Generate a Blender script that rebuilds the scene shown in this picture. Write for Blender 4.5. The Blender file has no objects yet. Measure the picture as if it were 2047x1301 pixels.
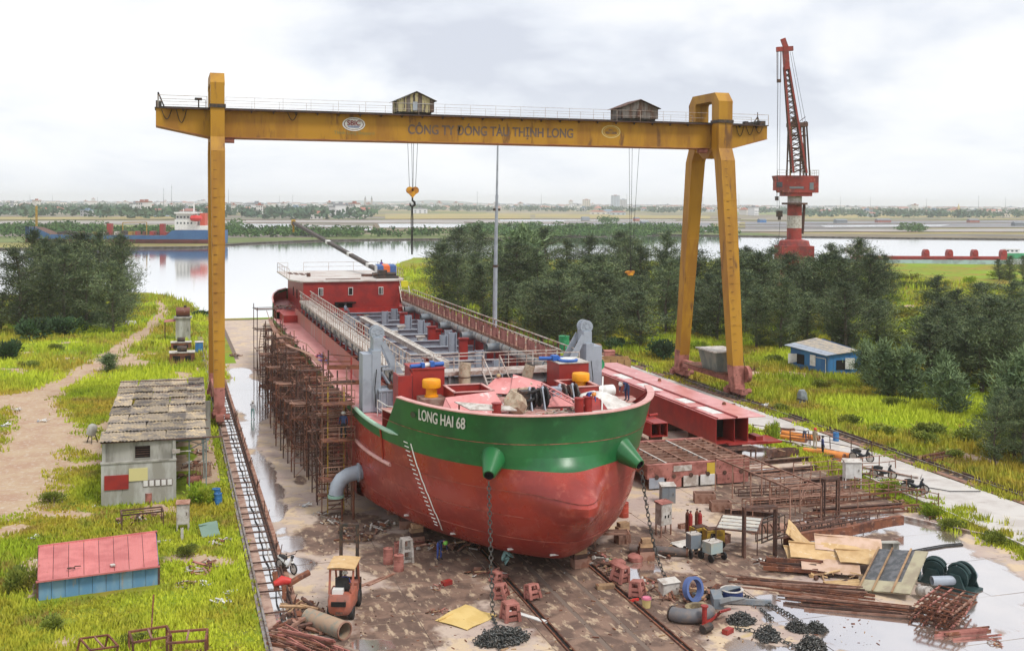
import bpy,math,random
import numpy as np
from mathutils import Vector,Matrix,noise
from math import sin,cos,pi,radians,sqrt
S=bpy.context.scene
COL=S.collection
rnd=random.Random(7)
# ---------------------------------------------------------------- camera
FPX,YAW,PITCH,ROLL,CYP=2213.98,0.301041,0.0252468,0.00606186,461.85
CAM=Vector((-4.3269,-108.3956,20.0))
FW=Vector((sin(YAW)*cos(PITCH),cos(YAW)*cos(PITCH),-sin(PITCH)))
RT=Vector((cos(YAW),-sin(YAW),0)); UP=RT.cross(FW)
cam_d=bpy.data.cameras.new('camera'); cam=bpy.data.objects.new('camera',cam_d); COL.objects.link(cam)
R_=RT*cos(ROLL)+UP*sin(ROLL); U_=UP*cos(ROLL)-RT*sin(ROLL)
cam.matrix_world=Matrix(((R_.x,U_.x,-FW.x,CAM.x),(R_.y,U_.y,-FW.y,CAM.y),(R_.z,U_.z,-FW.z,CAM.z),(0,0,0,1)))
cam_d.sensor_width=36.0; cam_d.lens=FPX/2047*36; cam_d.shift_y=-(650.5-CYP)/2047
cam_d.clip_start=1.0; cam_d.clip_end=40000
S.camera=cam
S.view_settings.view_transform='Standard'; S.view_settings.look='None'
S.view_settings.exposure=0.40; S.view_settings.gamma=1.0; S.view_settings.use_curve_mapping=False
# ---------------------------------------------------------------- sky and sun
SUN_EL,SUN_AZ=radians(58),radians(150)      # sun behind the clouds, to the right behind the camera
w=bpy.data.worlds.new('World'); S.world=w; w.use_nodes=True
nt=w.node_tree; nt.nodes.clear(); N=nt.nodes.new; L=nt.links.new
out=N('ShaderNodeOutputWorld'); bg=N('ShaderNodeBackground'); L(bg.outputs[0],out.inputs[0])
sky=N('ShaderNodeTexSky'); sky.sky_type='NISHITA'; sky.sun_disc=False
sky.sun_elevation=SUN_EL; sky.sun_rotation=SUN_AZ
tc=N('ShaderNodeTexCoord'); sep=N('ShaderNodeSeparateXYZ'); L(tc.outputs['Generated'],sep.inputs[0])
mz=N('ShaderNodeMath'); mz.operation='ADD'; L(sep.outputs[2],mz.inputs[0]); mz.inputs[1].default_value=0.30
mz2=N('ShaderNodeMath'); mz2.operation='MAXIMUM'; L(mz.outputs[0],mz2.inputs[0]); mz2.inputs[1].default_value=0.2
dx=N('ShaderNodeMath'); dx.operation='DIVIDE'; L(sep.outputs[0],dx.inputs[0]); L(mz2.outputs[0],dx.inputs[1])
dy=N('ShaderNodeMath'); dy.operation='DIVIDE'; L(sep.outputs[1],dy.inputs[0]); L(mz2.outputs[0],dy.inputs[1])
cmb=N('ShaderNodeCombineXYZ'); L(dx.outputs[0],cmb.inputs[0]); L(dy.outputs[0],cmb.inputs[1]); cmb.inputs[2].default_value=3.7
n1=N('ShaderNodeTexNoise'); n1.inputs['Scale'].default_value=1.55; n1.inputs['Detail'].default_value=7; n1.inputs['Roughness'].default_value=0.52
n1.inputs['Distortion'].default_value=0.35
L(cmb.outputs[0],n1.inputs['Vector'])
n2=N('ShaderNodeTexNoise'); n2.inputs['Scale'].default_value=4.6; n2.inputs['Detail'].default_value=6
L(cmb.outputs[0],n2.inputs['Vector'])
mixn=N('ShaderNodeMath'); mixn.operation='MULTIPLY_ADD'; L(n2.outputs[0],mixn.inputs[0]); mixn.inputs[1].default_value=0.3; L(n1.outputs[0],mixn.inputs[2])
cr=N('ShaderNodeValToRGB'); L(mixn.outputs[0],cr.inputs[0])
e=cr.color_ramp.elements
e[0].position=0.50; e[0].color=(0.56,0.585,0.655,1)
e[1].position=0.78; e[1].color=(0.86,0.86,0.865,1)
m_=cr.color_ramp.elements.new(0.585); m_.color=(0.67,0.695,0.75,1)
m_=cr.color_ramp.elements.new(0.66); m_.color=(0.77,0.78,0.805,1)
hz=N('ShaderNodeMapRange'); L(sep.outputs[2],hz.inputs[0]); hz.inputs[1].default_value=0.0; hz.inputs[2].default_value=0.11
hz.inputs[3].default_value=0.75; hz.inputs[4].default_value=0.0
mx=N('ShaderNodeMix'); mx.data_type='RGBA'; L(hz.outputs[0],mx.inputs[0]); L(cr.outputs[0],mx.inputs[6]); mx.inputs[7].default_value=(0.73,0.76,0.81,1)
sc_=N('ShaderNodeVectorMath'); sc_.operation='SCALE'; L(sky.outputs[0],sc_.inputs[0]); sc_.inputs[3].default_value=0.10
mx2=N('ShaderNodeMix'); mx2.data_type='RGBA'; mx2.inputs[0].default_value=0.92; L(sc_.outputs[0],mx2.inputs[6]); L(mx.outputs[2],mx2.inputs[7])
L(mx2.outputs[2],bg.inputs[0]); bg.inputs[1].default_value=1.0
sd=bpy.data.lights.new('sun','SUN'); sun=bpy.data.objects.new('sun',sd); COL.objects.link(sun)
sd.energy=1.8; sd.angle=radians(14); sd.color=(1,0.965,0.91)
sv=Vector((sin(SUN_AZ)*cos(SUN_EL),cos(SUN_AZ)*cos(SUN_EL),sin(SUN_EL)))
sun.rotation_euler=sv.to_track_quat('Z','Y').to_euler(); sun.location=(0,0,80)
S.cycles.max_bounces=6; S.cycles.volume_bounces=2; S.cycles.transparent_max_bounces=6
# ---------------------------------------------------------------- helpers
def ray(px,py):
 u,v=px-1023.5,py-CYP
 cr_,sr_=cos(ROLL),sin(ROLL)
 u,v=u*cr_+v*sr_,-u*sr_+v*cr_
 return FW+RT*(u/FPX)-UP*(v/FPX)
def G(px,py,z=0.0):
 """a survey point: where a sight line from the drone meets the level z"""
 d=ray(px,py); return CAM+d*((z-CAM.z)/d.z)
def scl(py,px=1000): return (py-398.5-0.006*px)/20.0    # photo pixels per metre for a thing standing at that row
class MB:
 def __init__(s): s.v=[]; s.f=[]; s.m=[]; s.cm=0
 def add(s,vs,fs,m=None):
  b=len(s.v); s.v +=[tuple(x) for x in vs]; s.f +=[tuple(b+i for i in f) for f in fs]
  s.m +=[s.cm if m is None else m]*len(fs); return s
 def box(s,c,size,rz=0,m=None,M=None,taper=1.0):
  hx,hy,hz_=size[0]/2,size[1]/2,size[2]/2
  vs=[Vector((x*(taper if z > 0 else 1),y*(taper if z > 0 else 1),z)) for z in (-hz_,hz_) for x,y in ((-hx,-hy),(hx,-hy),(hx,hy),(-hx,hy))]
  R=M if M is not None else Matrix.Rotation(rz,3,'Z')
  c=Vector(c)
  return s.add([c+R@v for v in vs],[(3,2,1,0),(4,5,6,7),(0,1,5,4),(1,2,6,5),(2,3,7,6),(3,0,4,7)],m)
 def bb(s,x0,x1,y0,y1,z0,z1,m=None):
  return s.box(((x0+x1)/2,(y0+y1)/2,(z0+z1)/2),(x1-x0,y1-y0,z1-z0),m=m)
 def frame(s,d):
  d=Vector(d).normalized(); a=Vector((0,0,1)) if abs(d.z) < 0.95 else Vector((1,0,0))
  x=a.cross(d).normalized(); y=d.cross(x); return x,y,d
 def beam(s,p,q,w_=0.1,h=None,m=None):
  p,q=Vector(p),Vector(q); x,y,d=s.frame(q-p); h=h or w_
  vs=[b+x*(i*w_/2)+y*(j*h/2) for b in (p,q) for i,j in ((-1,-1),(1,-1),(1,1),(-1,1))]
  return s.add(vs,[(3,2,1,0),(4,5,6,7),(0,1,5,4),(1,2,6,5),(2,3,7,6),(3,0,4,7)],m)
 def tube(s,p,q,r,n=6,r2=None,caps=True,m=None):
  p,q=Vector(p),Vector(q); x,y,d=s.frame(q-p); r2=r if r2 is None else r2
  vs=[b+(x*cos(2*pi*k/n)+y*sin(2*pi*k/n))*rr for b,rr in ((p,r),(q,r2)) for k in range(n)]
  fs=[(k,(k+1) % n,n+(k+1) % n,n+k) for k in range(n)]
  if caps: fs +=[tuple(range(n-1,-1,-1)),tuple(range(n,2*n))]
  return s.add(vs,fs,m)
 def pipe(s,p,q,r,t=0.03,n=16,m=None):
  """an open pipe with wall thickness"""
  p,q=Vector(p),Vector(q); x,y,d=s.frame(q-p)
  vs=[b+(x*cos(2*pi*k/n)+y*sin(2*pi*k/n))*rr for b,rr in ((p,r),(q,r),(q,r-t),(p,r-t)) for k in range(n)]
  fs=[(a*n+k,a*n+(k+1) % n,((a+1) % 4)*n+(k+1) % n,((a+1) % 4)*n+k) for a in range(4) for k in range(n)]
  return s.add(vs,fs,m)
 def path(s,pts,r,n=6,m=None,caps=True):
  pts=[Vector(p) for p in pts]; rs=r if isinstance(r,(list,tuple)) else [r]*len(pts); vs=[]
  px_=None
  for i,p in enumerate(pts):
   d=(pts[min(i+1,len(pts)-1)]-pts[max(i-1,0)]).normalized()
   if px_ is None: x,y,_=s.frame(d)
   else: x=(px_-d*px_.dot(d)).normalized(); y=d.cross(x)
   px_=x
   vs +=[p+(x*cos(2*pi*k/n)+y*sin(2*pi*k/n))*rs[i] for k in range(n)]
  fs=[(i*n+k,i*n+(k+1) % n,(i+1)*n+(k+1) % n,(i+1)*n+k) for i in range(len(pts)-1) for k in range(n)]
  if caps: fs +=[tuple(range(n-1,-1,-1)),tuple(range((len(pts)-1)*n,len(pts)*n))]
  return s.add(vs,fs,m)
 def lathe(s,prof,n=16,o=(0,0,0),M=None,m=None,a0=0,a1=2*pi):
  o=Vector(o); vs=[]; full=abs(a1-a0-2*pi) < 1e-6; k_=n if full else n+1
  for r,z in prof:
   for k in range(k_):
    a=a0+(a1-a0)*k/n; v=Vector((r*cos(a),r*sin(a),z)); vs.append(o+(M@v if M is not None else v))
  fs=[(i*k_+k,i*k_+(k+1) % k_,(i+1)*k_+(k+1) % k_,(i+1)*k_+k) for i in range(len(prof)-1) for k in range(n)]
  if full and tuple(prof[0]) !=tuple(prof[-1]):
   if prof[0][0] > 1e-4: fs.append(tuple(range(n-1,-1,-1)))
   if prof[-1][0] > 1e-4: fs.append(tuple(range((len(prof)-1)*n,len(prof)*n)))
  return s.add(vs,fs,m)
 def poly(s,pts,m=None): return s.add(pts,[tuple(range(len(pts)))],m)
 def plate(s,pts,t=0.02,m=None):
  """a flat polygon with thickness t along its normal"""
  pts=[Vector(p) for p in pts]; n=(pts[1]-pts[0]).cross(pts[2]-pts[0]).normalized()*t; k=len(pts)
  return s.add(pts+[p-n for p in pts],[tuple(range(k)),tuple(range(2*k-1,k-1,-1))]+[(i,k+i,k+(i+1) % k,(i+1) % k) for i in range(k)],m)
 def prism(s,pts2,z0,z1,m=None):
  k=len(pts2)
  return s.add([(x,y,z0) for x,y in pts2]+[(x,y,z1) for x,y in pts2],[tuple(range(k-1,-1,-1)),tuple(range(k,2*k))]+[(i,(i+1) % k,k+(i+1) % k,k+i) for i in range(k)],m)
 def grid(s,P,m=None,mf=None):
  nr,nc=len(P),len(P[0]); b=len(s.v)
  for row in P: s.v +=[tuple(x) for x in row]
  for i in range(nr-1):
   for j in range(nc-1):
    s.f.append((b+i*nc+j,b+i*nc+j+1,b+(i+1)*nc+j+1,b+(i+1)*nc+j)); s.m.append(mf(i,j) if mf else (s.cm if m is None else m))
  return s
OFF={}
def mesh_of(mb,name,mats,off=(0,0,0),smooth=False):
 me=bpy.data.meshes.new(name); ox,oy,oz=off
 me.from_pydata([(x-ox,y-oy,z-oz) for x,y,z in mb.v],[],mb.f)
 mats=mats if isinstance(mats,(list,tuple)) else [mats]
 for m in mats: me.materials.append(m)
 if len(mats) > 1: me.polygons.foreach_set('material_index',mb.m)
 if smooth:
  me.polygons.foreach_set('use_smooth',[True]*len(me.polygons))
  try: me.set_sharp_from_angle(angle=radians(smooth if smooth > 1 else 40))
  except Exception: pass
 me.update(); return me
def tag(o,label=None,cat=None,group=None,kind=None):
 if label: o['label']=label
 if cat: o['category']=cat
 if group: o['group']=group
 if kind: o['kind']=kind
 return o
def thing(name,label,cat,loc=(0,0,0),rz=0,group=None):
 o=bpy.data.objects.new(name,None); COL.objects.link(o); o.empty_display_size=0.3
 o.location=loc; o.rotation_euler=(0,0,rz); OFF[o.name]=tuple(loc)
 return tag(o,label,cat,group)
def part(mb,name,mats,parent=None,world=False,smooth=False,label=None,kind=None):
 off=OFF.get(parent.name,(0,0,0)) if (parent is not None and world) else (0,0,0)
 o=bpy.data.objects.new(name,mesh_of(mb,name,mats,off,smooth)); COL.objects.link(o)
 if parent is not None: o.parent=parent; OFF[o.name]=OFF.get(parent.name,(0,0,0)) if world else (0,0,0)
 return tag(o,label,None,None,kind)
def single(mb,name,mats,label,cat,loc=(0,0,0),rz=0,group=None,smooth=False,world=False,kind=None):
 """a thing that is one mesh"""
 o=bpy.data.objects.new(name,mesh_of(mb,name,mats,loc if world else (0,0,0),smooth)); COL.objects.link(o)
 o.location=loc; o.rotation_euler=(0,0,rz)
 return tag(o,label,cat,group,kind)
def struct(mb,name,mats,smooth=False):
 return tag(part(mb,name,mats,None,smooth=smooth),kind='structure')
def again(me_obj,name,parent,loc=(0,0,0),rot=None,scale=None):
 """a further part sharing the mesh of an earlier one"""
 o=bpy.data.objects.new(name,me_obj.data); COL.objects.link(o); o.parent=parent; o.location=loc
 if rot: o.rotation_euler=rot
 if scale: o.scale=scale
 return o
KIDS={}
def copy_tree(o,parent=None):
 c=o.copy(); COL.objects.link(c)
 if parent is not None: c.parent=parent
 for ch in o.children: copy_tree(ch,c)
 return c
PROTO={}
def put(key,maker,loc,rz,label,group=None,s=1.0,cat=None,tilt=None):
 if key not in PROTO:
  PROTO[key]=r=maker()
  if 'label' not in r: r['label']=label
 else: r=copy_tree(PROTO[key])
 r.location=loc; r.rotation_euler=(tilt[0] if tilt else 0,tilt[1] if tilt else 0,rz)
 r.scale=(s,s,s) if isinstance(s,(int,float)) else s
 r['label']=label
 if group: r['group']=group
 elif 'group' in r: del r['group']
 if cat: r['category']=cat
 return r
# ---------------------------------------------------------------- materials
def mat(name,c1,c2=None,c3=None,scale=1.0,rough=0.7,bump=0.0,metal=0.0,streak=1.0,lo=0.42,hi=0.62,bscale=None,lo3=0.58,hi3=0.68,rough2=None,scale3=None,spec=0.4,det=5,rand=0.0):
 m=bpy.data.materials.new(name); m.use_nodes=True; t=m.node_tree; n=t.nodes; l=t.links
 b=n['Principled BSDF']; b.inputs['Roughness'].default_value=rough; b.inputs['Metallic'].default_value=metal
 b.inputs['Specular IOR Level'].default_value=spec
 c=(*c1,1)
 if c2 is None and not bump and not rand:
  b.inputs['Base Color'].default_value=c; return m
 tc=n.new('ShaderNodeTexCoord'); mp=n.new('ShaderNodeMapping'); l.new(tc.outputs['Object'],mp.inputs[0])
 mp.inputs['Scale'].default_value=(1,1,1/streak)
 def nz(sc,dt=det,off=0):
  q=n.new('ShaderNodeTexNoise'); q.inputs['Scale'].default_value=sc; q.inputs['Detail'].default_value=dt; q.inputs['Roughness'].default_value=0.62
  if off:
   mo=n.new('ShaderNodeVectorMath'); mo.operation='ADD'; l.new(mp.outputs[0],mo.inputs[0]); mo.inputs[1].default_value=(off,off*0.7,off*1.3); l.new(mo.outputs[0],q.inputs['Vector'])
  else: l.new(mp.outputs[0],q.inputs['Vector'])
  return q
 def rng(src,a,bb):
  q=n.new('ShaderNodeMapRange'); l.new(src,q.inputs[0]); q.inputs[1].default_value=a; q.inputs[2].default_value=bb; q.interpolation_type='SMOOTHSTEP'; return q.outputs[0]
 def mixc(f,a,bb):
  q=n.new('ShaderNodeMix'); q.data_type='RGBA'; l.new(f,q.inputs[0])
  for i,v in ((6,a),(7,bb)):
   if isinstance(v,tuple): q.inputs[i].default_value=v
   else: l.new(v,q.inputs[i])
  return q.outputs[2]
 cur=c
 if c2 is not None:
  f=rng(nz(scale).outputs[0],lo,hi); cur=mixc(f,c,(*c2,1))
  if rough2 is not None:
   q=n.new('ShaderNodeMapRange'); l.new(f,q.inputs[0]); q.inputs[3].default_value=rough; q.inputs[4].default_value=rough2; l.new(q.outputs[0],b.inputs['Roughness'])
 if c3 is not None: cur=mixc(rng(nz(scale3 or scale*2.3,det,13).outputs[0],lo3,hi3),cur,(*c3,1))
 if rand:
  oi=n.new('ShaderNodeObjectInfo'); q=n.new('ShaderNodeHueSaturation')
  if isinstance(cur,tuple): q.inputs['Color'].default_value=cur
  else: l.new(cur,q.inputs['Color'])
  r_=n.new('ShaderNodeMapRange'); l.new(oi.outputs['Random'],r_.inputs[0]); r_.inputs[3].default_value=1-rand; r_.inputs[4].default_value=1+rand
  l.new(r_.outputs[0],q.inputs['Value']); cur=q.outputs[0]
 if isinstance(cur,tuple): b.inputs['Base Color'].default_value=cur
 else: l.new(cur,b.inputs['Base Color'])
 if bump:
  q=nz(bscale or scale*6,4,5); bp=n.new('ShaderNodeBump'); bp.inputs['Strength'].default_value=min(1,bump); bp.inputs['Distance'].default_value=0.04*bump
  l.new(q.outputs[0],bp.inputs['Height']); l.new(bp.outputs[0],b.inputs['Normal'])
 return m
K={}
K['yellow']=mat('gantry_yellow',(0.43,0.215,0.014),(0.32,0.145,0.014),(0.16,0.07,0.02),scale=0.5,rough=0.6,streak=5,bump=0.2,lo3=0.565,hi3=0.70,scale3=1.0)
K['yellow_dk']=mat('gantry_underside',(0.42,0.20,0.05),(0.30,0.10,0.05),scale=0.7,rough=0.7)
K['pinkrust']=mat('faded_red_primer',(0.42,0.17,0.14),(0.25,0.09,0.07),(0.12,0.05,0.035),scale=1.2,rough=0.8,bump=0.4)
K['darksteel']=mat('dark_greasy_steel',(0.035,0.032,0.03),(0.09,0.05,0.035),scale=3,rough=0.55,bump=0.3)
K['rust']=mat('rusty_steel',(0.20,0.075,0.04),(0.10,0.042,0.03),(0.30,0.16,0.11),scale=2.2,rough=0.85,bump=0.6,rand=0.25)
K['rustdk']=mat('dark_rust',(0.075,0.042,0.034),(0.14,0.07,0.05),scale=2.5,rough=0.88,bump=0.5,rand=0.3)
K['rustlt']=mat('pale_rust',(0.33,0.19,0.14),(0.22,0.10,0.065),scale=2.0,rough=0.85,bump=0.5,rand=0.2)
K['redox']=mat('red_oxide_paint',(0.33,0.032,0.026),(0.25,0.028,0.026),(0.42,0.10,0.08),scale=0.9,rough=0.42,bump=0.12,lo3=0.62,hi3=0.8)
K['redhull']=mat('hull_red_paint',(0.34,0.042,0.028),(0.25,0.032,0.026),(0.44,0.11,0.08),scale=0.45,rough=0.25,bump=0.55,lo3=0.54,hi3=0.80,scale3=1.6,bscale=0.9,rough2=0.42,spec=0.5)
K['greenhull']=mat('hull_green_paint',(0.016,0.145,0.040),(0.014,0.105,0.034),(0.03,0.19,0.06),scale=0.5,rough=0.34,bump=0.45,lo3=0.54,hi3=0.8,scale3=1.5,bscale=0.9,spec=0.5)
K['pink']=mat('wet_pink_primer',(0.66,0.27,0.26),(0.56,0.19,0.18),(0.72,0.52,0.50),scale=0.7,rough=0.3,bump=0.1,spec=0.6)
K['pinkcap']=mat('pale_pink_rail',(0.66,0.36,0.33),(0.56,0.28,0.25),scale=1.5,rough=0.45)
K['grey']=mat('blue_grey_paint',(0.34,0.38,0.44),(0.28,0.31,0.36),(0.42,0.40,0.38),scale=1.2,rough=0.5,bump=0.15,lo3=0.64,hi3=0.75)
K['greydk']=mat('darker_grey_paint',(0.17,0.20,0.23),(0.22,0.22,0.22),scale=1.6,rough=0.55,bump=0.2)
K['white']=mat('white_paint',(0.72,0.72,0.70),(0.58,0.57,0.54),scale=2,rough=0.55)
K['dirtywhite']=mat('dirty_white',(0.55,0.52,0.48),(0.36,0.31,0.27),scale=2.2,rough=0.7,bump=0.2)
K['handrail']=mat('pale_handrail_paint',(0.52,0.47,0.43),(0.33,0.22,0.18),scale=1.6,rough=0.6)
K['mushroom']=mat('orange_yellow_paint',(0.85,0.36,0.01),(0.78,0.30,0.01),scale=2,rough=0.4)
K['black']=mat('black_rubber',(0.018,0.018,0.02),(0.035,0.033,0.032),scale=4,rough=0.7)
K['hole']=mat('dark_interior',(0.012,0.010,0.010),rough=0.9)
K['glass']=mat('dark_glass',(0.02,0.025,0.03),rough=0.12,spec=0.8)
K['blue']=mat('blue_painted_sheet',(0.035,0.14,0.36),(0.05,0.20,0.44),(0.13,0.16,0.2),scale=0.9,rough=0.6,streak=5,lo3=0.6,hi3=0.72)
K['bluebr']=mat('bright_blue',(0.03,0.12,0.42),rough=0.45)
K['concrete']=mat('stained_concrete',(0.40,0.39,0.35),(0.23,0.22,0.19),(0.07,0.07,0.06),scale=0.8,rough=0.9,streak=3.5,bump=0.3,lo3=0.60,hi3=0.76,scale3=1.2)
K['asbestos']=mat('weathered_roof_sheet',(0.33,0.27,0.20),(0.15,0.13,0.12),(0.48,0.37,0.22),scale=0.7,rough=0.95,bump=0.5,rand=0.35,lo3=0.52,hi3=0.62)
K['wood']=mat('raw_timber',(0.42,0.27,0.15),(0.28,0.17,0.10),scale=2,rough=0.85,rand=0.25)
K['ply']=mat('pale_plywood',(0.56,0.38,0.19),(0.47,0.30,0.14),(0.60,0.47,0.32),scale=1.3,rough=0.75,rand=0.12)
K['plypink']=mat('pinkish_plywood',(0.60,0.42,0.32),(0.50,0.33,0.22),scale=1.1,rough=0.75,rand=0.12)
K['chain']=mat('wet_black_chain',(0.03,0.035,0.034),(0.08,0.07,0.06),scale=6,rough=0.4,spec=0.6)
K['orange']=mat('orange_pipe_paint',(0.72,0.27,0.05),(0.60,0.20,0.05),scale=1.5,rough=0.5)
K['machyellow']=mat('worn_yellow_machine_paint',(0.42,0.27,0.03),(0.20,0.12,0.04),scale=3,rough=0.7,bump=0.3)
K['winchgreen']=mat('dark_green_winch_paint',(0.018,0.045,0.045),(0.03,0.06,0.06),scale=2,rough=0.5)
K['redplastic']=mat('bright_red',(0.55,0.04,0.035),rough=0.5)
K['redroof']=mat('faded_red_roof_sheet',(0.56,0.18,0.17),(0.46,0.13,0.125),(0.34,0.09,0.06),scale=0.8,rough=0.6,bump=0.1,rand=0.08,lo3=0.64,hi3=0.72)
K['tarpwhite']=mat('white_tarpaulin',(0.72,0.70,0.66),(0.60,0.57,0.53),scale=2,rough=0.5,bump=0.3)
K['green']=mat('bright_green_paint',(0.03,0.26,0.10),(0.05,0.34,0.15),scale=2,rough=0.4)
K['skin']=mat('skin',(0.33,0.19,0.12),rough=0.6)
K['lagging']=mat('beige_lagging',(0.46,0.38,0.28),(0.30,0.22,0.15),(0.55,0.30,0.22),scale=2.5,rough=0.85,bump=0.4)
K['letter']=mat('grey_lettering',(0.12,0.085,0.08),(0.18,0.12,0.07),scale=2.5,rough=0.7)
K['steelrail']=mat('worn_rail_steel',(0.30,0.27,0.25),(0.17,0.11,0.08),scale=2,rough=0.4,metal=0.4)
K['orangetarp']=mat('orange_tarpaulin',(0.75,0.15,0.04),rough=0.6)
def cloth(name,c):
 if 'c_'+name not in K: K['c_'+name]=mat('cloth_'+name,c,tuple(x*0.75 for x in c),scale=8,rough=0.9)
 return K['c_'+name]
# ================================================================ ground, river, yard
def xy(px,py,z=0): p=G(px,py,z); return (p.x,p.y)
def seg_d(p,a,b):
 ax,ay=a; bx,by=b; dx_,dy_=bx-ax,by-ay; L2=dx_*dx_+dy_*dy_+1e-9
 t=max(0,min(1,((p[0]-ax)*dx_+(p[1]-ay)*dy_)/L2)); return math.hypot(p[0]-ax-t*dx_,p[1]-ay-t*dy_),t
def ground_mat():
 m=bpy.data.materials.new('grassy_soil'); m.use_nodes=True; t=m.node_tree; n=t.nodes; l=t.links; b=n['Principled BSDF']
 b.inputs['Roughness'].default_value=0.95; b.inputs['Specular IOR Level'].default_value=0.2
 tc=n.new('ShaderNodeTexCoord')
 def nz(s,d=6,o=0):
  q=n.new('ShaderNodeTexNoise'); q.inputs['Scale'].default_value=s; q.inputs['Detail'].default_value=d; q.inputs['Roughness'].default_value=0.65
  mo=n.new('ShaderNodeVectorMath'); mo.operation='ADD'; l.new(tc.outputs['Object'],mo.inputs[0]); mo.inputs[1].default_value=(o,o,0); l.new(mo.outputs[0],q.inputs['Vector']); return q.outputs[0]
 def mr(s,a,c): q=n.new('ShaderNodeMapRange'); l.new(s,q.inputs[0]); q.inputs[1].default_value=a; q.inputs[2].default_value=c; q.interpolation_type='SMOOTHSTEP'; return q.outputs[0]
 def mx(f,a,c):
  q=n.new('ShaderNodeMix'); q.data_type='RGBA'; l.new(f,q.inputs[0])
  for i,v in ((6,a),(7,c)):
   if isinstance(v,tuple): q.inputs[i].default_value=(*v,1)
   else: l.new(v,q.inputs[i])
  return q.outputs[2]
 g=mx(mr(nz(0.09,7),.42,.6),(0.20,0.27,0.022),(0.30,0.22,0.035))
 g=mx(mr(nz(0.7,7,30),.5,.68),g,(0.13,0.14,0.025))
 g=mx(mr(nz(0.045,5,70),.5,.6),g,(0.20,0.30,0.02))
 at=n.new('ShaderNodeAttribute'); at.attribute_name='dirt'
 nn=nz(0.5,7,9); ad=n.new('ShaderNodeMath'); ad.operation='MULTIPLY_ADD'; l.new(nn,ad.inputs[0]); ad.inputs[1].default_value=1.3; l.new(at.outputs['Fac'],ad.inputs[2])
 soil=mx(mr(nz(0.4,7,44),.4,.65),(0.46,0.34,0.23),(0.40,0.26,0.18))
 soil=mx(mr(nz(2.5,5,60),.5,.7),soil,(0.52,0.44,0.36))
 g=mx(mr(ad.outputs[0],.92,1.12),g,soil)
 l.new(g,b.inputs['Base Color'])
 bp=n.new('ShaderNodeBump'); bp.inputs['Strength'].default_value=0.7; bp.inputs['Distance'].default_value=0.15; l.new(nz(1.6,7,3),bp.inputs['Height']); l.new(bp.outputs[0],b.inputs['Normal'])
 return m
K['ground']=ground_mat()
BANK=[(-900,60),(-300,100),(-80,132),(-45,141),(-25,150),(-8.2,146),(-0.2,118.5),(1.9,95),(5,86.6),(12.7,86.8),(24,92),(40,170),(81,287),(125,268),(171,240),(229,221),(264,206),(330,190),(600,150),(2500,-100)]
FARB=[(-2500,700),(-600,520),(-180,420),(-72,398),(-30,402),(8.7,405),(30,445),(73,488),(127,498),(180,508),(240,545),(305,572),(342,541),(432,486),(501,455),(700,420),(2500,240),(9000,-400)]
def land(name,path,corners,z=-0.03,inward=1):
 mb=MB(); pts=[]
 for i in range(len(path)-1):
  a,b_=path[i],path[i+1]; k=max(1,int(math.dist(a,b_)/9)) if abs(a[0]) < 700 and abs(b_[0]) < 800 else 1
  for j in range(k):
   t=j/k; q=noise.noise((a[0]*0.05+t*k*0.7,a[1]*0.05,3))*2.2 if k > 1 else 0
   nx,ny=-(b_[1]-a[1]),b_[0]-a[0]; l_=math.hypot(nx,ny)
   pts.append((a[0]+(b_[0]-a[0])*t+nx/l_*q,a[1]+(b_[1]-a[1])*t+ny/l_*q))
 pts.append(path[-1])
 mb.poly([(x,y,z) for x,y in (pts+corners)][::inward])
 P0,P1=[],[]
 for i,(x,y) in enumerate(pts):
  a,b_=pts[max(0,i-1)],pts[min(len(pts)-1,i+1)]; nx,ny=-(b_[1]-a[1]),b_[0]-a[0]; l_=math.hypot(nx,ny)
  s_=2.6 if inward > 0 else -2.6
  P0.append((x,y,z)); P1.append((x+nx/l_*s_*1.0,y+ny/l_*s_*1.0,-1.5))
 mb.grid([P0,P1],m=1)
 return struct(mb,name,[K['ground'] if name=='ground' else K['farground'],K['bankmud']])
K['bankmud']=mat('bank_mud',(0.22,0.19,0.15),(0.33,0.30,0.27),(0.10,0.11,0.05),scale=0.4,rough=0.8,bump=0.6)
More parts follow.
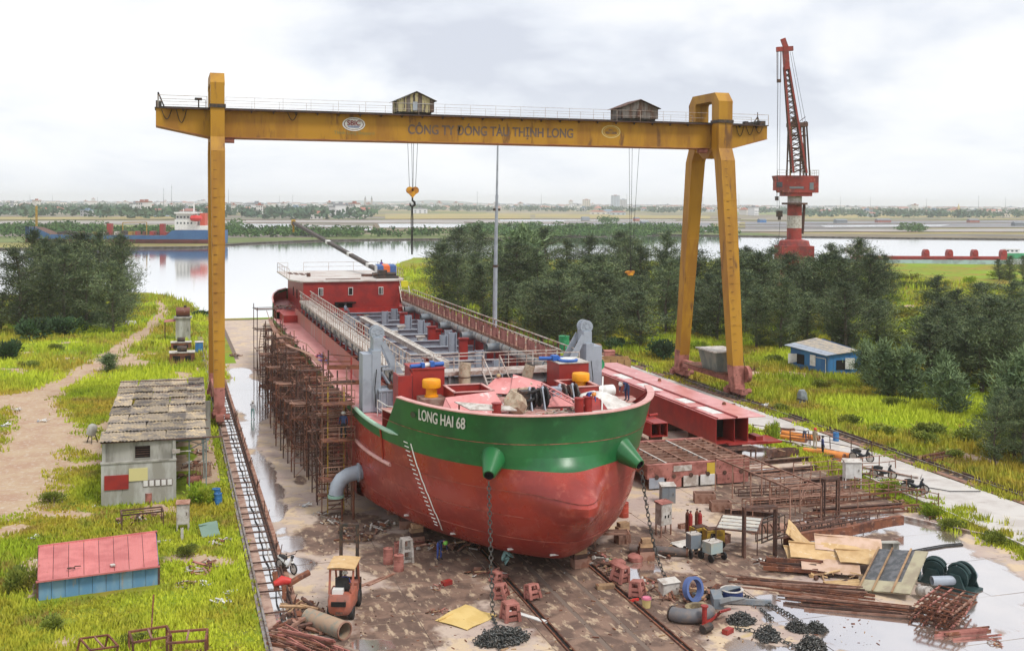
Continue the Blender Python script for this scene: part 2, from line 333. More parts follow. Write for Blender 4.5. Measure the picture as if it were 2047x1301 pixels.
def far_mat():
 m=bpy.data.materials.new('flat_fields'); m.use_nodes=True; t=m.node_tree; n=t.nodes; l=t.links; b=n['Principled BSDF']
 b.inputs['Roughness'].default_value=0.9; b.inputs['Specular IOR Level'].default_value=0.15
 tc=n.new('ShaderNodeTexCoord'); mp=n.new('ShaderNodeMapping'); l.new(tc.outputs['Object'],mp.inputs[0]); mp.inputs['Rotation'].default_value=(0,0,0.32)
 def vor(sx,sy,seed):
  q=n.new('ShaderNodeTexVoronoi'); m2=n.new('ShaderNodeMapping'); l.new(mp.outputs[0],m2.inputs[0]); m2.inputs['Scale'].default_value=(sx,sy,1); m2.inputs['Location'].default_value=(seed,seed,0)
  q.distance='CHEBYCHEV'; q.inputs['Scale'].default_value=1.0; q.inputs['Randomness'].default_value=0.75; l.new(m2.outputs[0],q.inputs['Vector']); return q
 v=vor(0.0035,0.011,0.3); cr_=n.new('ShaderNodeValToRGB'); cr_.color_ramp.interpolation='CONSTANT'
 sp=n.new('ShaderNodeSeparateColor'); l.new(v.outputs['Color'],sp.inputs[0]); l.new(sp.outputs[0],cr_.inputs[0])
 cols=[(0,(0.22,0.18,0.12)),(.14,(0.24,0.22,0.07)),(.28,(0.17,0.16,0.12)),(.4,(0.29,0.24,0.09)),(.52,(0.24,0.21,0.18)),(.66,(0.14,0.17,0.06)),(.78,(0.27,0.24,0.19)),(.9,(0.19,0.17,0.14))]
 e=cr_.color_ramp.elements; e[0].position=0; e[0].color=(*cols[0][1],1); e[1].position=cols[1][0]; e[1].color=(*cols[1][1],1)
 for p_,c in cols[2:]: q=e.new(p_); q.color=(*c,1)
 nz=n.new('ShaderNodeTexNoise'); nz.inputs['Scale'].default_value=0.02; nz.inputs['Detail'].default_value=8; l.new(tc.outputs['Object'],nz.inputs['Vector'])
 mr=n.new('ShaderNodeMapRange'); l.new(nz.outputs[0],mr.inputs[0]); mr.inputs[1].default_value=.35; mr.inputs[2].default_value=.65; mr.inputs[3].default_value=0.75; mr.inputs[4].default_value=1.25
 hs=n.new('ShaderNodeHueSaturation'); l.new(cr_.outputs[0],hs.inputs['Color']); l.new(mr.outputs[0],hs.inputs['Value'])
 l.new(hs.outputs[0],b.inputs['Base Color']); return m
K['farground']=far_mat()
land('ground',BANK,[(2500,-700),(-900,-700)],-0.03,-1)
land('far_ground',FARB,[(9000,9000),(-5000,9000),(-2500,4000)],-0.03,1)
def water_mat(name,c,rough,bs,gl,bstr=0.12,bd=0.05,sx=1.0):
 m=bpy.data.materials.new(name); m.use_nodes=True; t=m.node_tree; n=t.nodes; l=t.links; b=n['Principled BSDF']
 b.inputs['Base Color'].default_value=(*c,1); b.inputs['Roughness'].default_value=0.5; b.inputs['Specular IOR Level'].default_value=0.4
 g=n.new('ShaderNodeBsdfGlossy'); g.inputs['Roughness'].default_value=rough; g.inputs['Color'].default_value=(0.97,0.97,0.98,1)
 mx=n.new('ShaderNodeMixShader'); fr=n.new('ShaderNodeFresnel'); fr.inputs['IOR'].default_value=1.5
 ad=n.new('ShaderNodeMath'); ad.operation='ADD'; ad.use_clamp=True; l.new(fr.outputs[0],ad.inputs[0]); ad.inputs[1].default_value=gl
 l.new(ad.outputs[0],mx.inputs[0]); l.new(b.outputs[0],mx.inputs[1]); l.new(g.outputs[0],mx.inputs[2]); l.new(mx.outputs[0],n['Material Output'].inputs[0])
 tc=n.new('ShaderNodeTexCoord'); mp=n.new('ShaderNodeMapping'); l.new(tc.outputs['Object'],mp.inputs[0]); mp.inputs['Scale'].default_value=(sx,1,1)
 q=n.new('ShaderNodeTexNoise'); q.inputs['Scale'].default_value=bs; q.inputs['Detail'].default_value=5; l.new(mp.outputs[0],q.inputs['Vector'])
 bp=n.new('ShaderNodeBump'); bp.inputs['Strength'].default_value=bstr; bp.inputs['Distance'].default_value=bd; l.new(q.outputs[0],bp.inputs['Height'])
 l.new(bp.outputs[0],g.inputs['Normal']); return m
K['river']=water_mat('river_water',(0.34,0.31,0.28),0.07,0.35,0.42,0.25,0.02)
K['pond']=water_mat('pond_water',(0.45,0.44,0.42),0.12,0.4,0.5)
mb=MB(); mb.poly([(-3500,-300,-0.85),(7000,-900,-0.85),(7000,1500,-0.85),(-3500,1500,-0.85)]); struct(mb,'river',K['river'])
def pond(pts,m='pond',z=0.02):
 mb=MB(); mb.poly([(x,y,z) for x,y in pts]); return struct(mb,'pond' if m=='pond' else 'salt_field',K[m])
K['paleland']=mat('pale_salt_field',(0.34,0.31,0.29),(0.26,0.235,0.21),scale=0.02,rough=0.8)
K['straw']=mat('straw_field',(0.36,0.28,0.09),(0.26,0.23,0.10),scale=0.015,rough=0.9)
K['greyfield']=mat('grey_salt_field',(0.17,0.17,0.19),(0.24,0.23,0.23),scale=0.02,rough=0.8)
K['greenfield']=mat('green_field',(0.16,0.22,0.06),(0.24,0.25,0.09),scale=0.02,rough=0.9)
for q,m in (([(0,442),(1010,439),(1480,441),(1480,446),(0,448)],'paleland'),
   ([(455,447),(600,447),(596,461),(470,461)],'pond'),([(600,450),(745,452),(742,462),(598,461)],'pond'),
   ([(755,446),(925,445),(990,450),(985,455),(760,455)],'pond'),([(930,446),(1180,449),(1190,457),(1000,455)],'pond'),
   ([(770,428),(1060,427),(1060,437),(770,438)],'straw'),([(1070,428),(1420,432),(1420,437),(1070,436)],'straw'),
   ([(1000,439),(1350,440),(1355,443),(1000,442)],'pond'),([(1130,444),(1420,446),(1430,455),(1180,454)],'greyfield'),
   ([(1130,456),(1450,459),(1450,463),(1200,462)],'pond'),([(1490,444),(2047,441),(2047,455),(1490,458)],'greyfield'),
   ([(1600,430),(2047,428),(2047,434),(1600,437)],'straw'),([(1480,459),(2047,457),(2047,463),(1480,465)],'paleland'),
   ([(0,434),(380,433),(420,437),(0,439)],'straw'),([(0,449),(420,450),(430,455),(0,456)],'greenfield'),
   ([(1640,451),(1900,449),(1880,452),(1650,454)],'pond'),([(1470,425),(1700,424),(1700,428),(1470,429)],'greenfield')):
 z={'paleland': 0.05,'straw': 0.07,'greyfield': 0.09,'greenfield': 0.11,'pond': 0.15}[m]
 pond([xy(a,b_,z) for a,b_ in q][::-1],m,z)
mb=MB()
for (a,b_,c,d) in ((455,446.5,1185,447.5),(455,462,985,463),(598,450,600,461),(750,449,758,461),(0,441,1480,438),(0,457,430,456),(1130,443,2047,440),(1190,464,2047,465),(1140,455,2047,456),(770,439,1060,438),(1480,450,2047,446),(600,455,742,456),(930,445,1195,458)):
 p,q=G(a,b_),G(c,d); mb.beam((p.x,p.y,0.2),(q.x,q.y,0.2),3.0,1.0)
struct(mb,'field_bund',mat('bund_earth',(0.20,0.14,0.10),(0.14,0.13,0.06),scale=0.05,rough=0.95))
PATHS=[([(-30,1010),(40,930),(90,860),(60,800),(150,755),(215,715),(265,680),(300,655),(330,622),(315,600)],[4.4,4.0,3.4,2.6,1.7,1.5,1.3,1.1,1.0,0.6]),
  ([(60,870),(150,880),(215,905)],[3.4,2.6,1.4]),([(80,935),(190,925)],[1.6,0.9]),([(0,800),(90,780)],[2.4,1.6]),
  ([(365,1115),(440,1125)],[1.0,0.8]),([(60,1025),(170,1030)],[0.7,0.7]),([(400,855),(428,960)],[0.9,0.8]),([(90,1180),(60,1120)],[0.8,0.6]),
  ([(1500,745),(1620,752),(1560,741)],[1.1,1.0,0.8]),([(1440,745),(1500,742)],[0.8,0.8]),([(1800,640),(1900,655)],[1.6,1.6]),([(1780,555),(1900,530),(2047,545)],[2.6,3.0,2.6]),
  ([(1900,905),(1990,925)],[1.2,0.8]),([(1760,1065),(1960,1150)],[0.5,0.8]),([(1000,660),(1100,700)],[1.5,1.5]),([(1820,610),(1760,640)],[1.0,1.0])]
PATHS=[([xy(*p) for p in a],b_) for a,b_ in PATHS]
def dirt_at(x,y):
 v=0.0
 for pts,ws in PATHS:
  for i in range(len(pts)-1):
   d,t=seg_d((x,y),pts[i],pts[i+1]); w_=ws[i]*(1-t)+ws[i+1]*t
   v=max(v,1.15-0.75*max(0,d/w_)) if d < w_*1.6 else v
 q=noise.noise((x*.17,y*.13,9))+.5*noise.noise((x*.5,y*.4,4))
 if q < -.30 and (x < 0 and y < 60): v=max(v,min(.95,.2+(-.30-q)*4))
 return max(0.0,min(1.0,v))
ROAD_L=[(46.9,34),(46.6,0),(45.9,-20),(45.0,-35),(43.9,-55),(42.9,-76),(42.2,-95)]
def road_left(y):
 for (a,b_),(c,d) in zip(ROAD_L,ROAD_L[1:]):
  if y <=b_ and y >=d: return a+(c-a)*(b_-y)/(b_-d)
 return 46.9 if y > 0 else 42.2
def in_yard(x,y): return (1.75 < x < road_left(y)-1.3 and -96 < y < 32) or (3 < x < 30 and 30 <=y < 84)
def on_road(x,y): return road_left(y)-0.1 < x < 51.0 and -96 < y < 34
def bank_y(x):
 for (a,b_),(c,d) in zip(BANK,BANK[1:]):
  if a <=x <=c: return b_+(d-b_)*(x-a)/(c-a)
 return 0
mb=MB(); mb.v=[]; step=0.9; idx={}; dirt=[]
x0,x1,y0_,y1_=-62,150,-92,240
def vid(i,j):
 if (i,j) not in idx:
  x,y=x0+i*step,y0_+j*step; idx[(i,j)]=len(mb.v); mb.v.append((x,y,0.0)); dirt.append(dirt_at(x,y))
 return idx[(i,j)]
for i in range(int((x1-x0)/step)):
 for j in range(int((y1_-y0_)/step)):
  x,y=x0+(i+.5)*step,y0_+(j+.5)*step
  if y > bank_y(x)-1.2 or (in_yard(x-0.5,y) and in_yard(x+0.5,y)) or on_road(x-.5,y) and on_road(x+.5,y) or -.4 < x < 2: continue
  dd=(x-CAM.x)*sin(YAW)+(y-CAM.y)*cos(YAW); la=(x-CAM.x)*cos(YAW)-(y-CAM.y)*sin(YAW)
  if dd < 35 or abs(la) > dd*0.70+4: continue
  mb.f.append((vid(i,j),vid(i+1,j),vid(i+1,j+1),vid(i,j+1))); mb.m.append(0)
gl=struct(mb,'grassland',K['ground'])
a_=gl.data.attributes.new('dirt','FLOAT','POINT'); a_.data.foreach_set('value',dirt)
# ---------------------------------------------------------------- yard floor: slabs with open joints, wet patches and mud
def yard_mat():
 m=bpy.data.materials.new('wet_yard_concrete'); m.use_nodes=True; t=m.node_tree; n=t.nodes; l=t.links; b=n['Principled BSDF']
 tc=n.new('ShaderNodeTexCoord'); geo=n.new('ShaderNodeNewGeometry')
 def nz(s,d=6,o=0,sx=1,sy=1,dist=0):
  mo=n.new('ShaderNodeMapping'); l.new(geo.outputs['Position'],mo.inputs[0]); mo.inputs['Location'].default_value=(o,o,0); mo.inputs['Scale'].default_value=(sx,sy,1)
  q=n.new('ShaderNodeTexNoise'); q.inputs['Scale'].default_value=s; q.inputs['Detail'].default_value=d; q.inputs['Roughness'].default_value=0.62; q.inputs['Distortion'].default_value=dist
  l.new(mo.outputs[0],q.inputs['Vector']); return q.outputs[0]
 def mr(s,a,c): q=n.new('ShaderNodeMapRange'); l.new(s,q.inputs[0]); q.inputs[1].default_value=a; q.inputs[2].default_value=c; q.interpolation_type='SMOOTHSTEP'; return q.outputs[0]
 def mx(f,a,c):
  q=n.new('ShaderNodeMix'); q.data_type='RGBA'; l.new(f,q.inputs[0])
  for i,v in ((6,a),(7,c)):
   if isinstance(v,tuple): q.inputs[i].default_value=(*v,1)
   else: l.new(v,q.inputs[i])
  return q.outputs[2]
 def attr(nm): q=n.new('ShaderNodeAttribute'); q.attribute_name=nm; return q.outputs['Fac']
 def madd(a,k,c): q=n.new('ShaderNodeMath'); q.operation='MULTIPLY_ADD'; l.new(a,q.inputs[0]); q.inputs[1].default_value=k; l.new(c,q.inputs[2]); return q.outputs[0]
 c=mx(mr(nz(0.22,7),.40,.62),(0.50,0.40,0.325),(0.42,0.325,0.285))
 c=mx(mr(nz(0.55,7,21,dist=.4),.50,.60),c,(0.56,0.43,0.29))
 c=mx(mr(nz(1.7,6,33),.54,.70),c,(0.31,0.23,0.20))
 c=mx(mr(nz(0.8,7,83,dist=.8),.62,.70),c,(0.50,0.38,0.21))
 c=mx(mr(nz(6.0,4,5),.62,.75),c,(0.50,0.45,0.40))
 mud=mx(mr(nz(0.7,7,51,dist=.5),.42,.60),(0.125,0.08,0.062),(0.235,0.15,0.11))  # dark brown mud, its tone lowered further to deepen the shade beneath the hull
 mud=mx(mr(nz(2.4,6,71,sy=.35),.53,.64),mud,(0.44,0.33,0.23))
 fm=mr(madd(nz(0.45,7,12),1.5,attr('mud')),1.12,1.40); c=mx(fm,c,mud)
 fw=mr(madd(nz(1.3,7,15,sy=.4,dist=.5),.8,madd(nz(0.32,7,91,sy=.55,dist=.3),1.7,attr('wet'))),1.66,1.84)
 fd=mr(madd(nz(0.32,7,91,sy=.55,dist=.3),1.7,attr('wet')),1.20,1.40)
 c=mx(fd,c,mx(mr(nz(0.5,5,44),.4,.6),(0.26,0.19,0.155),(0.36,0.27,0.215)))
 l.new(c,b.inputs['Base Color']); b.inputs['Specular IOR Level'].default_value=0.35
 ro=n.new('ShaderNodeMapRange'); l.new(fd,ro.inputs[0]); ro.inputs[3].default_value=0.8; ro.inputs[4].default_value=0.32; l.new(ro.outputs[0],b.inputs['Roughness'])
 bp=n.new('ShaderNodeBump'); bp.inputs['Strength'].default_value=0.5; bp.inputs['Distance'].default_value=0.03; l.new(nz(5,6,8),bp.inputs['Height']); l.new(bp.outputs[0],b.inputs['Normal'])
 g=n.new('ShaderNodeBsdfGlossy'); g.inputs['Roughness'].default_value=0.10; g.inputs['Color'].default_value=(0.95,0.95,0.97,1)
 ms=n.new('ShaderNodeMixShader'); k=n.new('ShaderNodeMath'); k.operation='MULTIPLY'; l.new(fw,k.inputs[0]); k.inputs[1].default_value=0.70
 l.new(k.outputs[0],ms.inputs[0]); l.new(b.outputs[0],ms.inputs[1]); l.new(g.outputs[0],ms.inputs[2]); l.new(ms.outputs[0],n['Material Output'].inputs[0]); return m
K['yard']=yard_mat()
WET=[(485,772,34,18),(505,800,48,26),(495,860,22,20),(520,1000,30,30),(478,745,22,10),(512,830,22,12),(500,887,12,10),(512,915,16,16),(525,950,26,30),(545,985,24,20),(552,1018,18,22),(575,1088,30,16),(600,1128,34,14),
 (1560,1205,70,16),(1650,1235,120,22),(1760,1262,130,26),(1880,1285,140,26),(1960,1230,110,30),(1930,1150,90,36),(1990,1185,90,26),(1850,1085,60,22),(1880,1115,60,26),(1640,1060,80,22),(1730,1045,80,20),(1820,1050,36,18),(1600,1080,30,22),(1560,1300,60,12),(1490,1290,40,12),
 (1290,1135,30,12),(1260,1150,22,10),(1540,880,60,12),(1490,915,50,12),(1545,945,46,8),(740,1290,50,12),(1900,1055,30,16),(2040,1290,60,30),(1460,915,40,9),(1700,1290,90,14),(560,1060,10,8),(1010,1290,14,8)]
MUD=[(780,1120,60,30),(850,1150,90,35),(800,1220,90,50),(880,1190,90,50),(760,1290,110,30),(960,1120,150,40),(1300,1190,120,50),(1400,1170,70,26),(1290,1090,90,40),(1150,1180,160,90),(1380,1230,80,30),(1600,1190,90,20),(900,1085,150,30),(1300,1260,120,40),(1560,990,130,60),(1700,980,120,50),(1460,1120,80,30),(600,960,12,8),(1220,1130,80,50),(640,1080,60,26),(700,1050,70,30),(1560,1120,60,30),(1760,1100,60,50)]
def ell(L_):
 o=[]
 for px,py,rx,ry in L_:
  c=G(px,py); a=G(px+rx,py)-c; b_=G(px,max(460,py-ry))-c; b2=c-G(px,py+ry)
  o.append((c.x,c.y,a.x,a.y,(b_.x+b2.x)/2,(b_.y+b2.y)/2))
 return o
WETE,MUDE=ell(WET),ell(MUD)
def field(E,x,y):
 v=0
 for cx_,cy_,ax,ay,bx,by in E:
  det=ax*by-ay*bx; dx_,dy_=x-cx_,y-cy_
  u=(dx_*by-dy_*bx)/det; v_=(ax*dy_-ay*dx_)/det; r=u*u+v_*v_
  if r < 2.4: v=max(v,1.0-0.42*r)
 return max(0,v)
mb=MB()
mb.poly([(1.75,-96,-0.022),(45,-96,-0.022),(46,32,-0.022),(28,84,-0.022),(4,84,-0.022),(1.75,30,-0.022)])
yard=struct(mb,'yard_floor',mat('joint_dirt',(0.17,0.125,0.10),rough=0.95))
def slab(x0,x1,y0,y1,name='concrete_slab',z=0.0,dm=0.0):
 gp=0.018; x0 +=gp; x1 -=gp; y0 +=gp; y1 -=gp
 nx,ny=max(1,int((x1-x0)/0.55)),max(1,int((y1-y0)/0.7)); mb=MB(); P=[]; wv,mv=[],[]
 dz=rnd.uniform(-0.006,0.006)+z; tx,ty=rnd.uniform(-.0008,.0008),rnd.uniform(-.0008,.0008)
 for i in range(ny+1):
  row=[]
  for j in range(nx+1):
   x,y=x0+(x1-x0)*j/nx,y0+(y1-y0)*i/ny
   row.append((x,y,dz+tx*(x-x0)+ty*(y-y0))); wv.append(field(WETE,x,y)); mv.append(max(field(MUDE,x,y),dm))
  P.append(row)
 mb.grid(P)
 k=len(mb.v); cs=[P[0][0],P[0][-1],P[-1][-1],P[-1][0]]
 mb.add(cs+[(a,b_,-0.02) for a,b_,c in cs],[(0,4,5,1),(1,5,6,2),(2,6,7,3),(3,7,4,0)]); wv +=[0]*8; mv +=[0.5]*8
 o=part(mb,name,K['yard'],yard)
 for nm,vals in (('wet',wv),('mud',mv)):
  a=o.data.attributes.new(nm,'FLOAT','POINT'); a.data.foreach_set('value',vals)
ys=[-82.0]
while ys[-1] < 30: ys.append(ys[-1]+rnd.choice((5.0,5.0,4.8,5.3))*(1 if ys[-1] < 0 else 1.6))
for a,b_ in zip(ys,ys[1:]):
 slab(1.8,7.1,a,b_); slab(7.1,12.2,a,b_)
for a,b_ in zip(ys,ys[1:]):
 if a > -14: break
 for c,d in ((18.7,24.2),(24.2,30.0),(30.0,36.0),(36.0,road_left(a)-1.4)): slab(c,d,a,b_)
slab(18.7,44.6,ys[-1] if 0 else -11,32);
for a in (30,45,60): slab(4.2,12.2,a,a+15 if a < 60 else 83)
for (c,d) in ((12.2,12.68),(13.02,14.5),(14.72,16.15),(16.37,17.78),(18.12,18.7)):
 for a in range(-90,84,29): slab(c,d,a,a+29,'slipway_strip',dm=0.85)
mb=MB(); rp=[(x,y) for x,y in ROAD_L]+[(50.0,-95),(50.35,0),(51.0,34)]
K['road']=mat('pale_road_concrete',(0.54,0.51,0.48),(0.45,0.41,0.38),(0.60,0.54,0.45),scale=0.35,rough=0.75,bump=0.3,bscale=5)
road=struct(MB().prism([(x,y) for x,y in rp][::-1],-0.025,-0.02),'road',mat('road_joint',(0.15,0.13,0.11),rough=.9))
for a in range(-95,34,6):
 mb=MB(); b_=min(34,a+6); g_=0.02
 mb.prism([(road_left(a),a+g_),(50.2,a+g_),(50.25,b_-g_),(road_left(b_),b_-g_)],-0.02,0.05+rnd.uniform(-.004,.004)); part(mb,'road_slab',K['road'],road)
mb=MB()
for i in range(len(ROAD_L)-1):
 (a,b_),(c,d)=ROAD_L[i],ROAD_L[i+1]
 if b_ < -25 and b_ > -96: mb.beam((a-0.35,b_,0.12),(c-0.35,d,0.12),0.16,0.2)
single(mb,'kerb',K['dirtywhite'],'low pale concrete kerb along the yard side of the road','kerb')
t=thing('crane_rail','left gantry rail with cross ties over a flooded cable channel','crane rail',(0,-40,0))
mb=MB(); mb.bb(-0.22,0.02-0.06,-92,60,0,0.10); mb.bb(-0.07,0.07,-92,60,0,0.09); mb.bb(-0.03,0.03,-92,60,0.09,0.2); mb.bb(-0.05,0.05,-92,60,0.2,0.25)
part(mb,'rail',K['steelrail'],t,True)
mb=MB(); mb.bb(0.09,0.55,-92,60,-0.02,0.06); part(mb,'ledge',mat('brick_ledge',(0.42,0.29,0.23),(0.30,0.18,0.14),scale=2,rough=.9,bump=.5),t,True)
mb=MB(); mb.poly([(0.5,-92,0.012),(1.34,-92,0.012),(1.34,60,0.012),(0.5,60,0.012)]); part(mb,'channel_water',K['pond'],t,True)
mb=MB(); mb.bb(1.3,1.52,-92,60,-0.02,0.16); mb.bb(1.42,1.5,-92,60,0.16,0.30); part(mb,'side_angle',K['rustdk'],t,True)
mb=MB(); mb.bb(1.53,1.8,-92,60,-0.02,0.07); part(mb,'kerb',K['rustlt'],t,True)
mb=MB(); mb.path([(0.85+0.05*sin(y*1.7)+0.05*sin(y*.6),y,0.07) for y in range(-92,40,1)],0.035,5); part(mb,'hose',K['black'],t,True)
mb=MB(); mb.path([(1.08+0.04*sin(y*1.3+1),y,0.09) for y in range(-92,40,1)],0.03,5); part(mb,'hose',K['dirtywhite'],t,True)
mb=MB(); mb.box((0,0,0),(1.55,0.07,0.07)); p0=None
y=-90.0; k=0
while y < 10:
 if p0 is None: p0=part(mb,'cross_tie',K['rustdk'],t); o=p0; o.location=(0.75,y+40,0.17)
 else: o=again(p0,'cross_tie',t,(0.75,y+40,0.17+rnd.uniform(-.02,.03)),(0,0,rnd.uniform(-.06,.06)))
 y +=rnd.choice((1.6,2.2,1.3,3.0))
mb=MB()
for k in range(70):
 y=rnd.uniform(-88,0); mb.tube((1.55,y,0.05),(1.62+rnd.uniform(-.1,.15),y+rnd.uniform(-.5,.5),rnd.uniform(.4,.9)),0.025,4)
part(mb,'post',K['rustdk'],t,True,kind='stuff')
t=thing('crane_rail','right gantry rail on dark ballast between the road and the grass','crane rail',(51.5,-10,0))
mb=MB(); mb.bb(51.43,51.57,-95,90,0,0.09); mb.bb(51.47,51.53,-95,90,0.09,0.2); mb.bb(51.45,51.55,-95,90,0.2,0.25); part(mb,'rail',K['steelrail'],t,True)
mb=MB(); mb.bb(50.45,51.0,-95,90,-0.02,0.06); part(mb,'kerb',K['rustlt'],t,True)
mb=MB(); mb.bb(51.02,52.1,-95,90,-0.02,0.03); part(mb,'ballast',mat('dark_ballast',(0.06,0.05,0.045),(0.13,0.10,0.08),scale=3,rough=.95,bump=1),t,True)
mb=MB(); mb.bb(52.15,52.35,-95,90,-0.02,0.16); part(mb,'kerb',K['rustdk'],t,True)
mb=MB()
for y in range(-95,90,1): mb.bb(51.15,51.9,y,y+.22,0.03,0.07)
part(mb,'sleeper',K['wood'],t,True,kind='stuff')
for X,lb in ((12.85,'slipway track left of the keel line with twin bars'),(17.95,'slipway track right of the keel line with twin bars')):
 t=thing('slipway_track',lb,'slipway track',(X,-60,0))
 for dx_ in (-0.13,0.13):
  mb=MB(); mb.bb(X+dx_-.035,X+dx_+.035,-92,80,-0.02,0.07); part(mb,'rail',K['rust'],t,True)
 mb=MB(); mb.bb(X-.09,X+.09,-92,80,-0.02,-0.008); part(mb,'groove',K['hole'],t,True)
mb=MB(); mb.box((2000,4050,42),(14200,10100,90)); mb.v=[(x,y,-3.0 if z < 0 else 62.0) for x,y,z in mb.v]
hzm=bpy.data.materials.new('haze_air'); hzm.use_nodes=True; n=hzm.node_tree.nodes; n.remove(n['Principled BSDF'])
pv=n.new('ShaderNodeVolumePrincipled'); pv.inputs['Color'].default_value=(0.95,0.975,1.0,1); pv.inputs['Density'].default_value=HAZE=0.00013; pv.inputs['Anisotropy'].default_value=0.2
hzm.node_tree.links.new(pv.outputs[0],n['Material Output'].inputs['Volume'])
tag(part(mb,'haze',hzm),kind='stuff')
# ================================================================ gantry crane
t=thing('gantry_crane','huge yellow gantry crane spanning the ship with a long lettered box girder','gantry crane',(25,0,0))
SP=51.5; ZT,ZB=28.5,26.0
def rail_run(mb,pts,h=1.1,sp=2.6,r=0.03,mid=True):
 for a,b_ in zip(pts,pts[1:]):
  a,b_=Vector(a),Vector(b_); n=max(1,int((b_-a).length/sp))
  mb.beam(a+Vector((0,0,h)),b_+Vector((0,0,h)),r*1.6)
  if mid: mb.beam(a+Vector((0,0,h*.5)),b_+Vector((0,0,h*.5)),r*1.3)
  for i in range(n+1):
   p=a.lerp(b_,i/n); mb.beam(p,p+Vector((0,0,h)),r*1.6)
mb=MB()
side=[(-5.4,ZB+.95),(-0.7,ZB),(53.4,ZB),(57.8,ZB+1.15),(57.8,ZT),(-5.4,ZT)]
Y0,Y1=-1.5,1.5; k=len(side)
mb.add([(x,Y0,z) for x,z in side]+[(x,Y1,z) for x,z in side],[tuple(range(k)),tuple(range(2*k-1,k-1,-1))]+[(i,k+i,k+(i+1) % k,(i+1) % k) for i in range(k)])
part(mb,'girder',K['yellow'],t,True)
mb=MB(); mb.bb(-5.5,57.9,Y0-.16,Y1+.16,ZT,ZT+.09); part(mb,'top_flange',K['darksteel'],t,True)
mb=MB(); mb.bb(-.7,53.4,Y0-.10,Y1+.10,ZB-.07,ZB); mb.beam((-5.4,0,ZB+.92),(-.7,0,ZB-.035),3.2,.06); mb.beam((57.8,0,ZB+1.1),(53.4,0,ZB-.035),3.2,.06); part(mb,'bottom_flange',K['yellow_dk'],t,True)
br=None
for i in range(30):
 x=-3+i*2.05
 if -1.2 < x < 1.2 or 50 < x < 53: continue
 if br is None:
  mb=MB(); mb.bb(-.03,.03,-.28,0,-.16,0); mb.bb(-.12,.12,-.5,0,0,.05); br=part(mb,'bracket',K['darksteel'],t); br.location=(x-25,Y0,ZT-.1)
 else: again(br,'bracket',t,(x-25,Y0,ZT-.1))
mb=MB(); mb.bb(-4.5,57,Y0-.66,Y0-.16,ZT-.06,ZT); part(mb,'walkway',K['rustdk'],t,True)
for y in (Y0-.6,Y1+.1):
 mb=MB(); rail_run(mb,[(-5.2,y,ZT+.05),(-.9,y,ZT+.05)]); rail_run(mb,[(.8,y,ZT+.05),(50.4,y,ZT+.05)],r=.018); rail_run(mb,[(53,y,ZT+.05),(57.6,y,ZT+.05)])
 part(mb,'railing',K['handrail'],t,True)
mb=MB()
for a in (-.85,.85): mb.bb(-5,57.4,a-.06,a+.06,ZT+.09,ZT+.24)
part(mb,'trolley_rail',K['darksteel'],t,True)
mb=MB(); mb.beam((-5.2,-1,ZT),(-5.2,-1,ZT+1.5),.12); mb.beam((-4.6,-1,ZT),(-5.2,-1,ZT+1.5),.12); mb.beam((-4.4,-.6,ZT+.1),(-3.7,-.6,ZT+.1),.3,.2); mb.bb(-5.4,-4.9,-1.5,1.5,ZT+.09,ZT+.7)
mb.bb(-1.95,-1.3,-1.1,-.5,ZT+.9,ZT+1.1); mb.beam((-1.6,-.8,ZT),(-1.6,-.8,ZT+.9),.12); part(mb,'end_stop',K['darksteel'],t,True)
mb=MB(); mb.beam((57.3,-1,ZT),(56.9,-1,ZT+1.0),.1); mb.beam((56.2,-1,ZT),(56.9,-1,ZT+1.0),.1); mb.bb(55.4,55.8,-1,-.4,ZT,ZT+.5); mb.bb(56.9,57.6,-1.5,1.5,ZT+.09,ZT+.55); mb.beam((56.9,-1,ZT),(56.9,-1,ZT+1.5),.07); part(mb,'end_stop',K['darksteel'],t,True)
mb=MB()
for x,d in ((-4.9,.9),(-3.6,1.2),(55.2,.9),(54,1.1),(56.3,.7),(6.5,.7)):
 mb.path([(x+.9*a/8,Y0-.12,ZT-.1-d*sin(pi*a/8)) for a in range(9)],.035,4)
part(mb,'cable',K['black'],t,True)
mb=MB()   # joint seams and gussets of the girder
for x in (9.8,20.4,31.0,41.5): mb.bb(x-.04,x+.04,Y0-.012,Y0,ZB,ZT)
part(mb,'seam_plate',K['yellow'],t,True)
def loft(mb,secs):
 """rectangular sections (centre, half x, half y) joined"""
 P=[[(c[0]-hx,c[1]-hy,c[2]),(c[0]+hx,c[1]-hy,c[2]),(c[0]+hx,c[1]+hy,c[2]),(c[0]-hx,c[1]+hy,c[2]),(c[0]-hx,c[1]-hy,c[2])] for c,hx,hy in secs]
 mb.grid(P); b=len(mb.v)
 mb.add(P[0][:4],[(3,2,1,0)]); mb.add(P[-1][:4],[(0,1,2,3)])
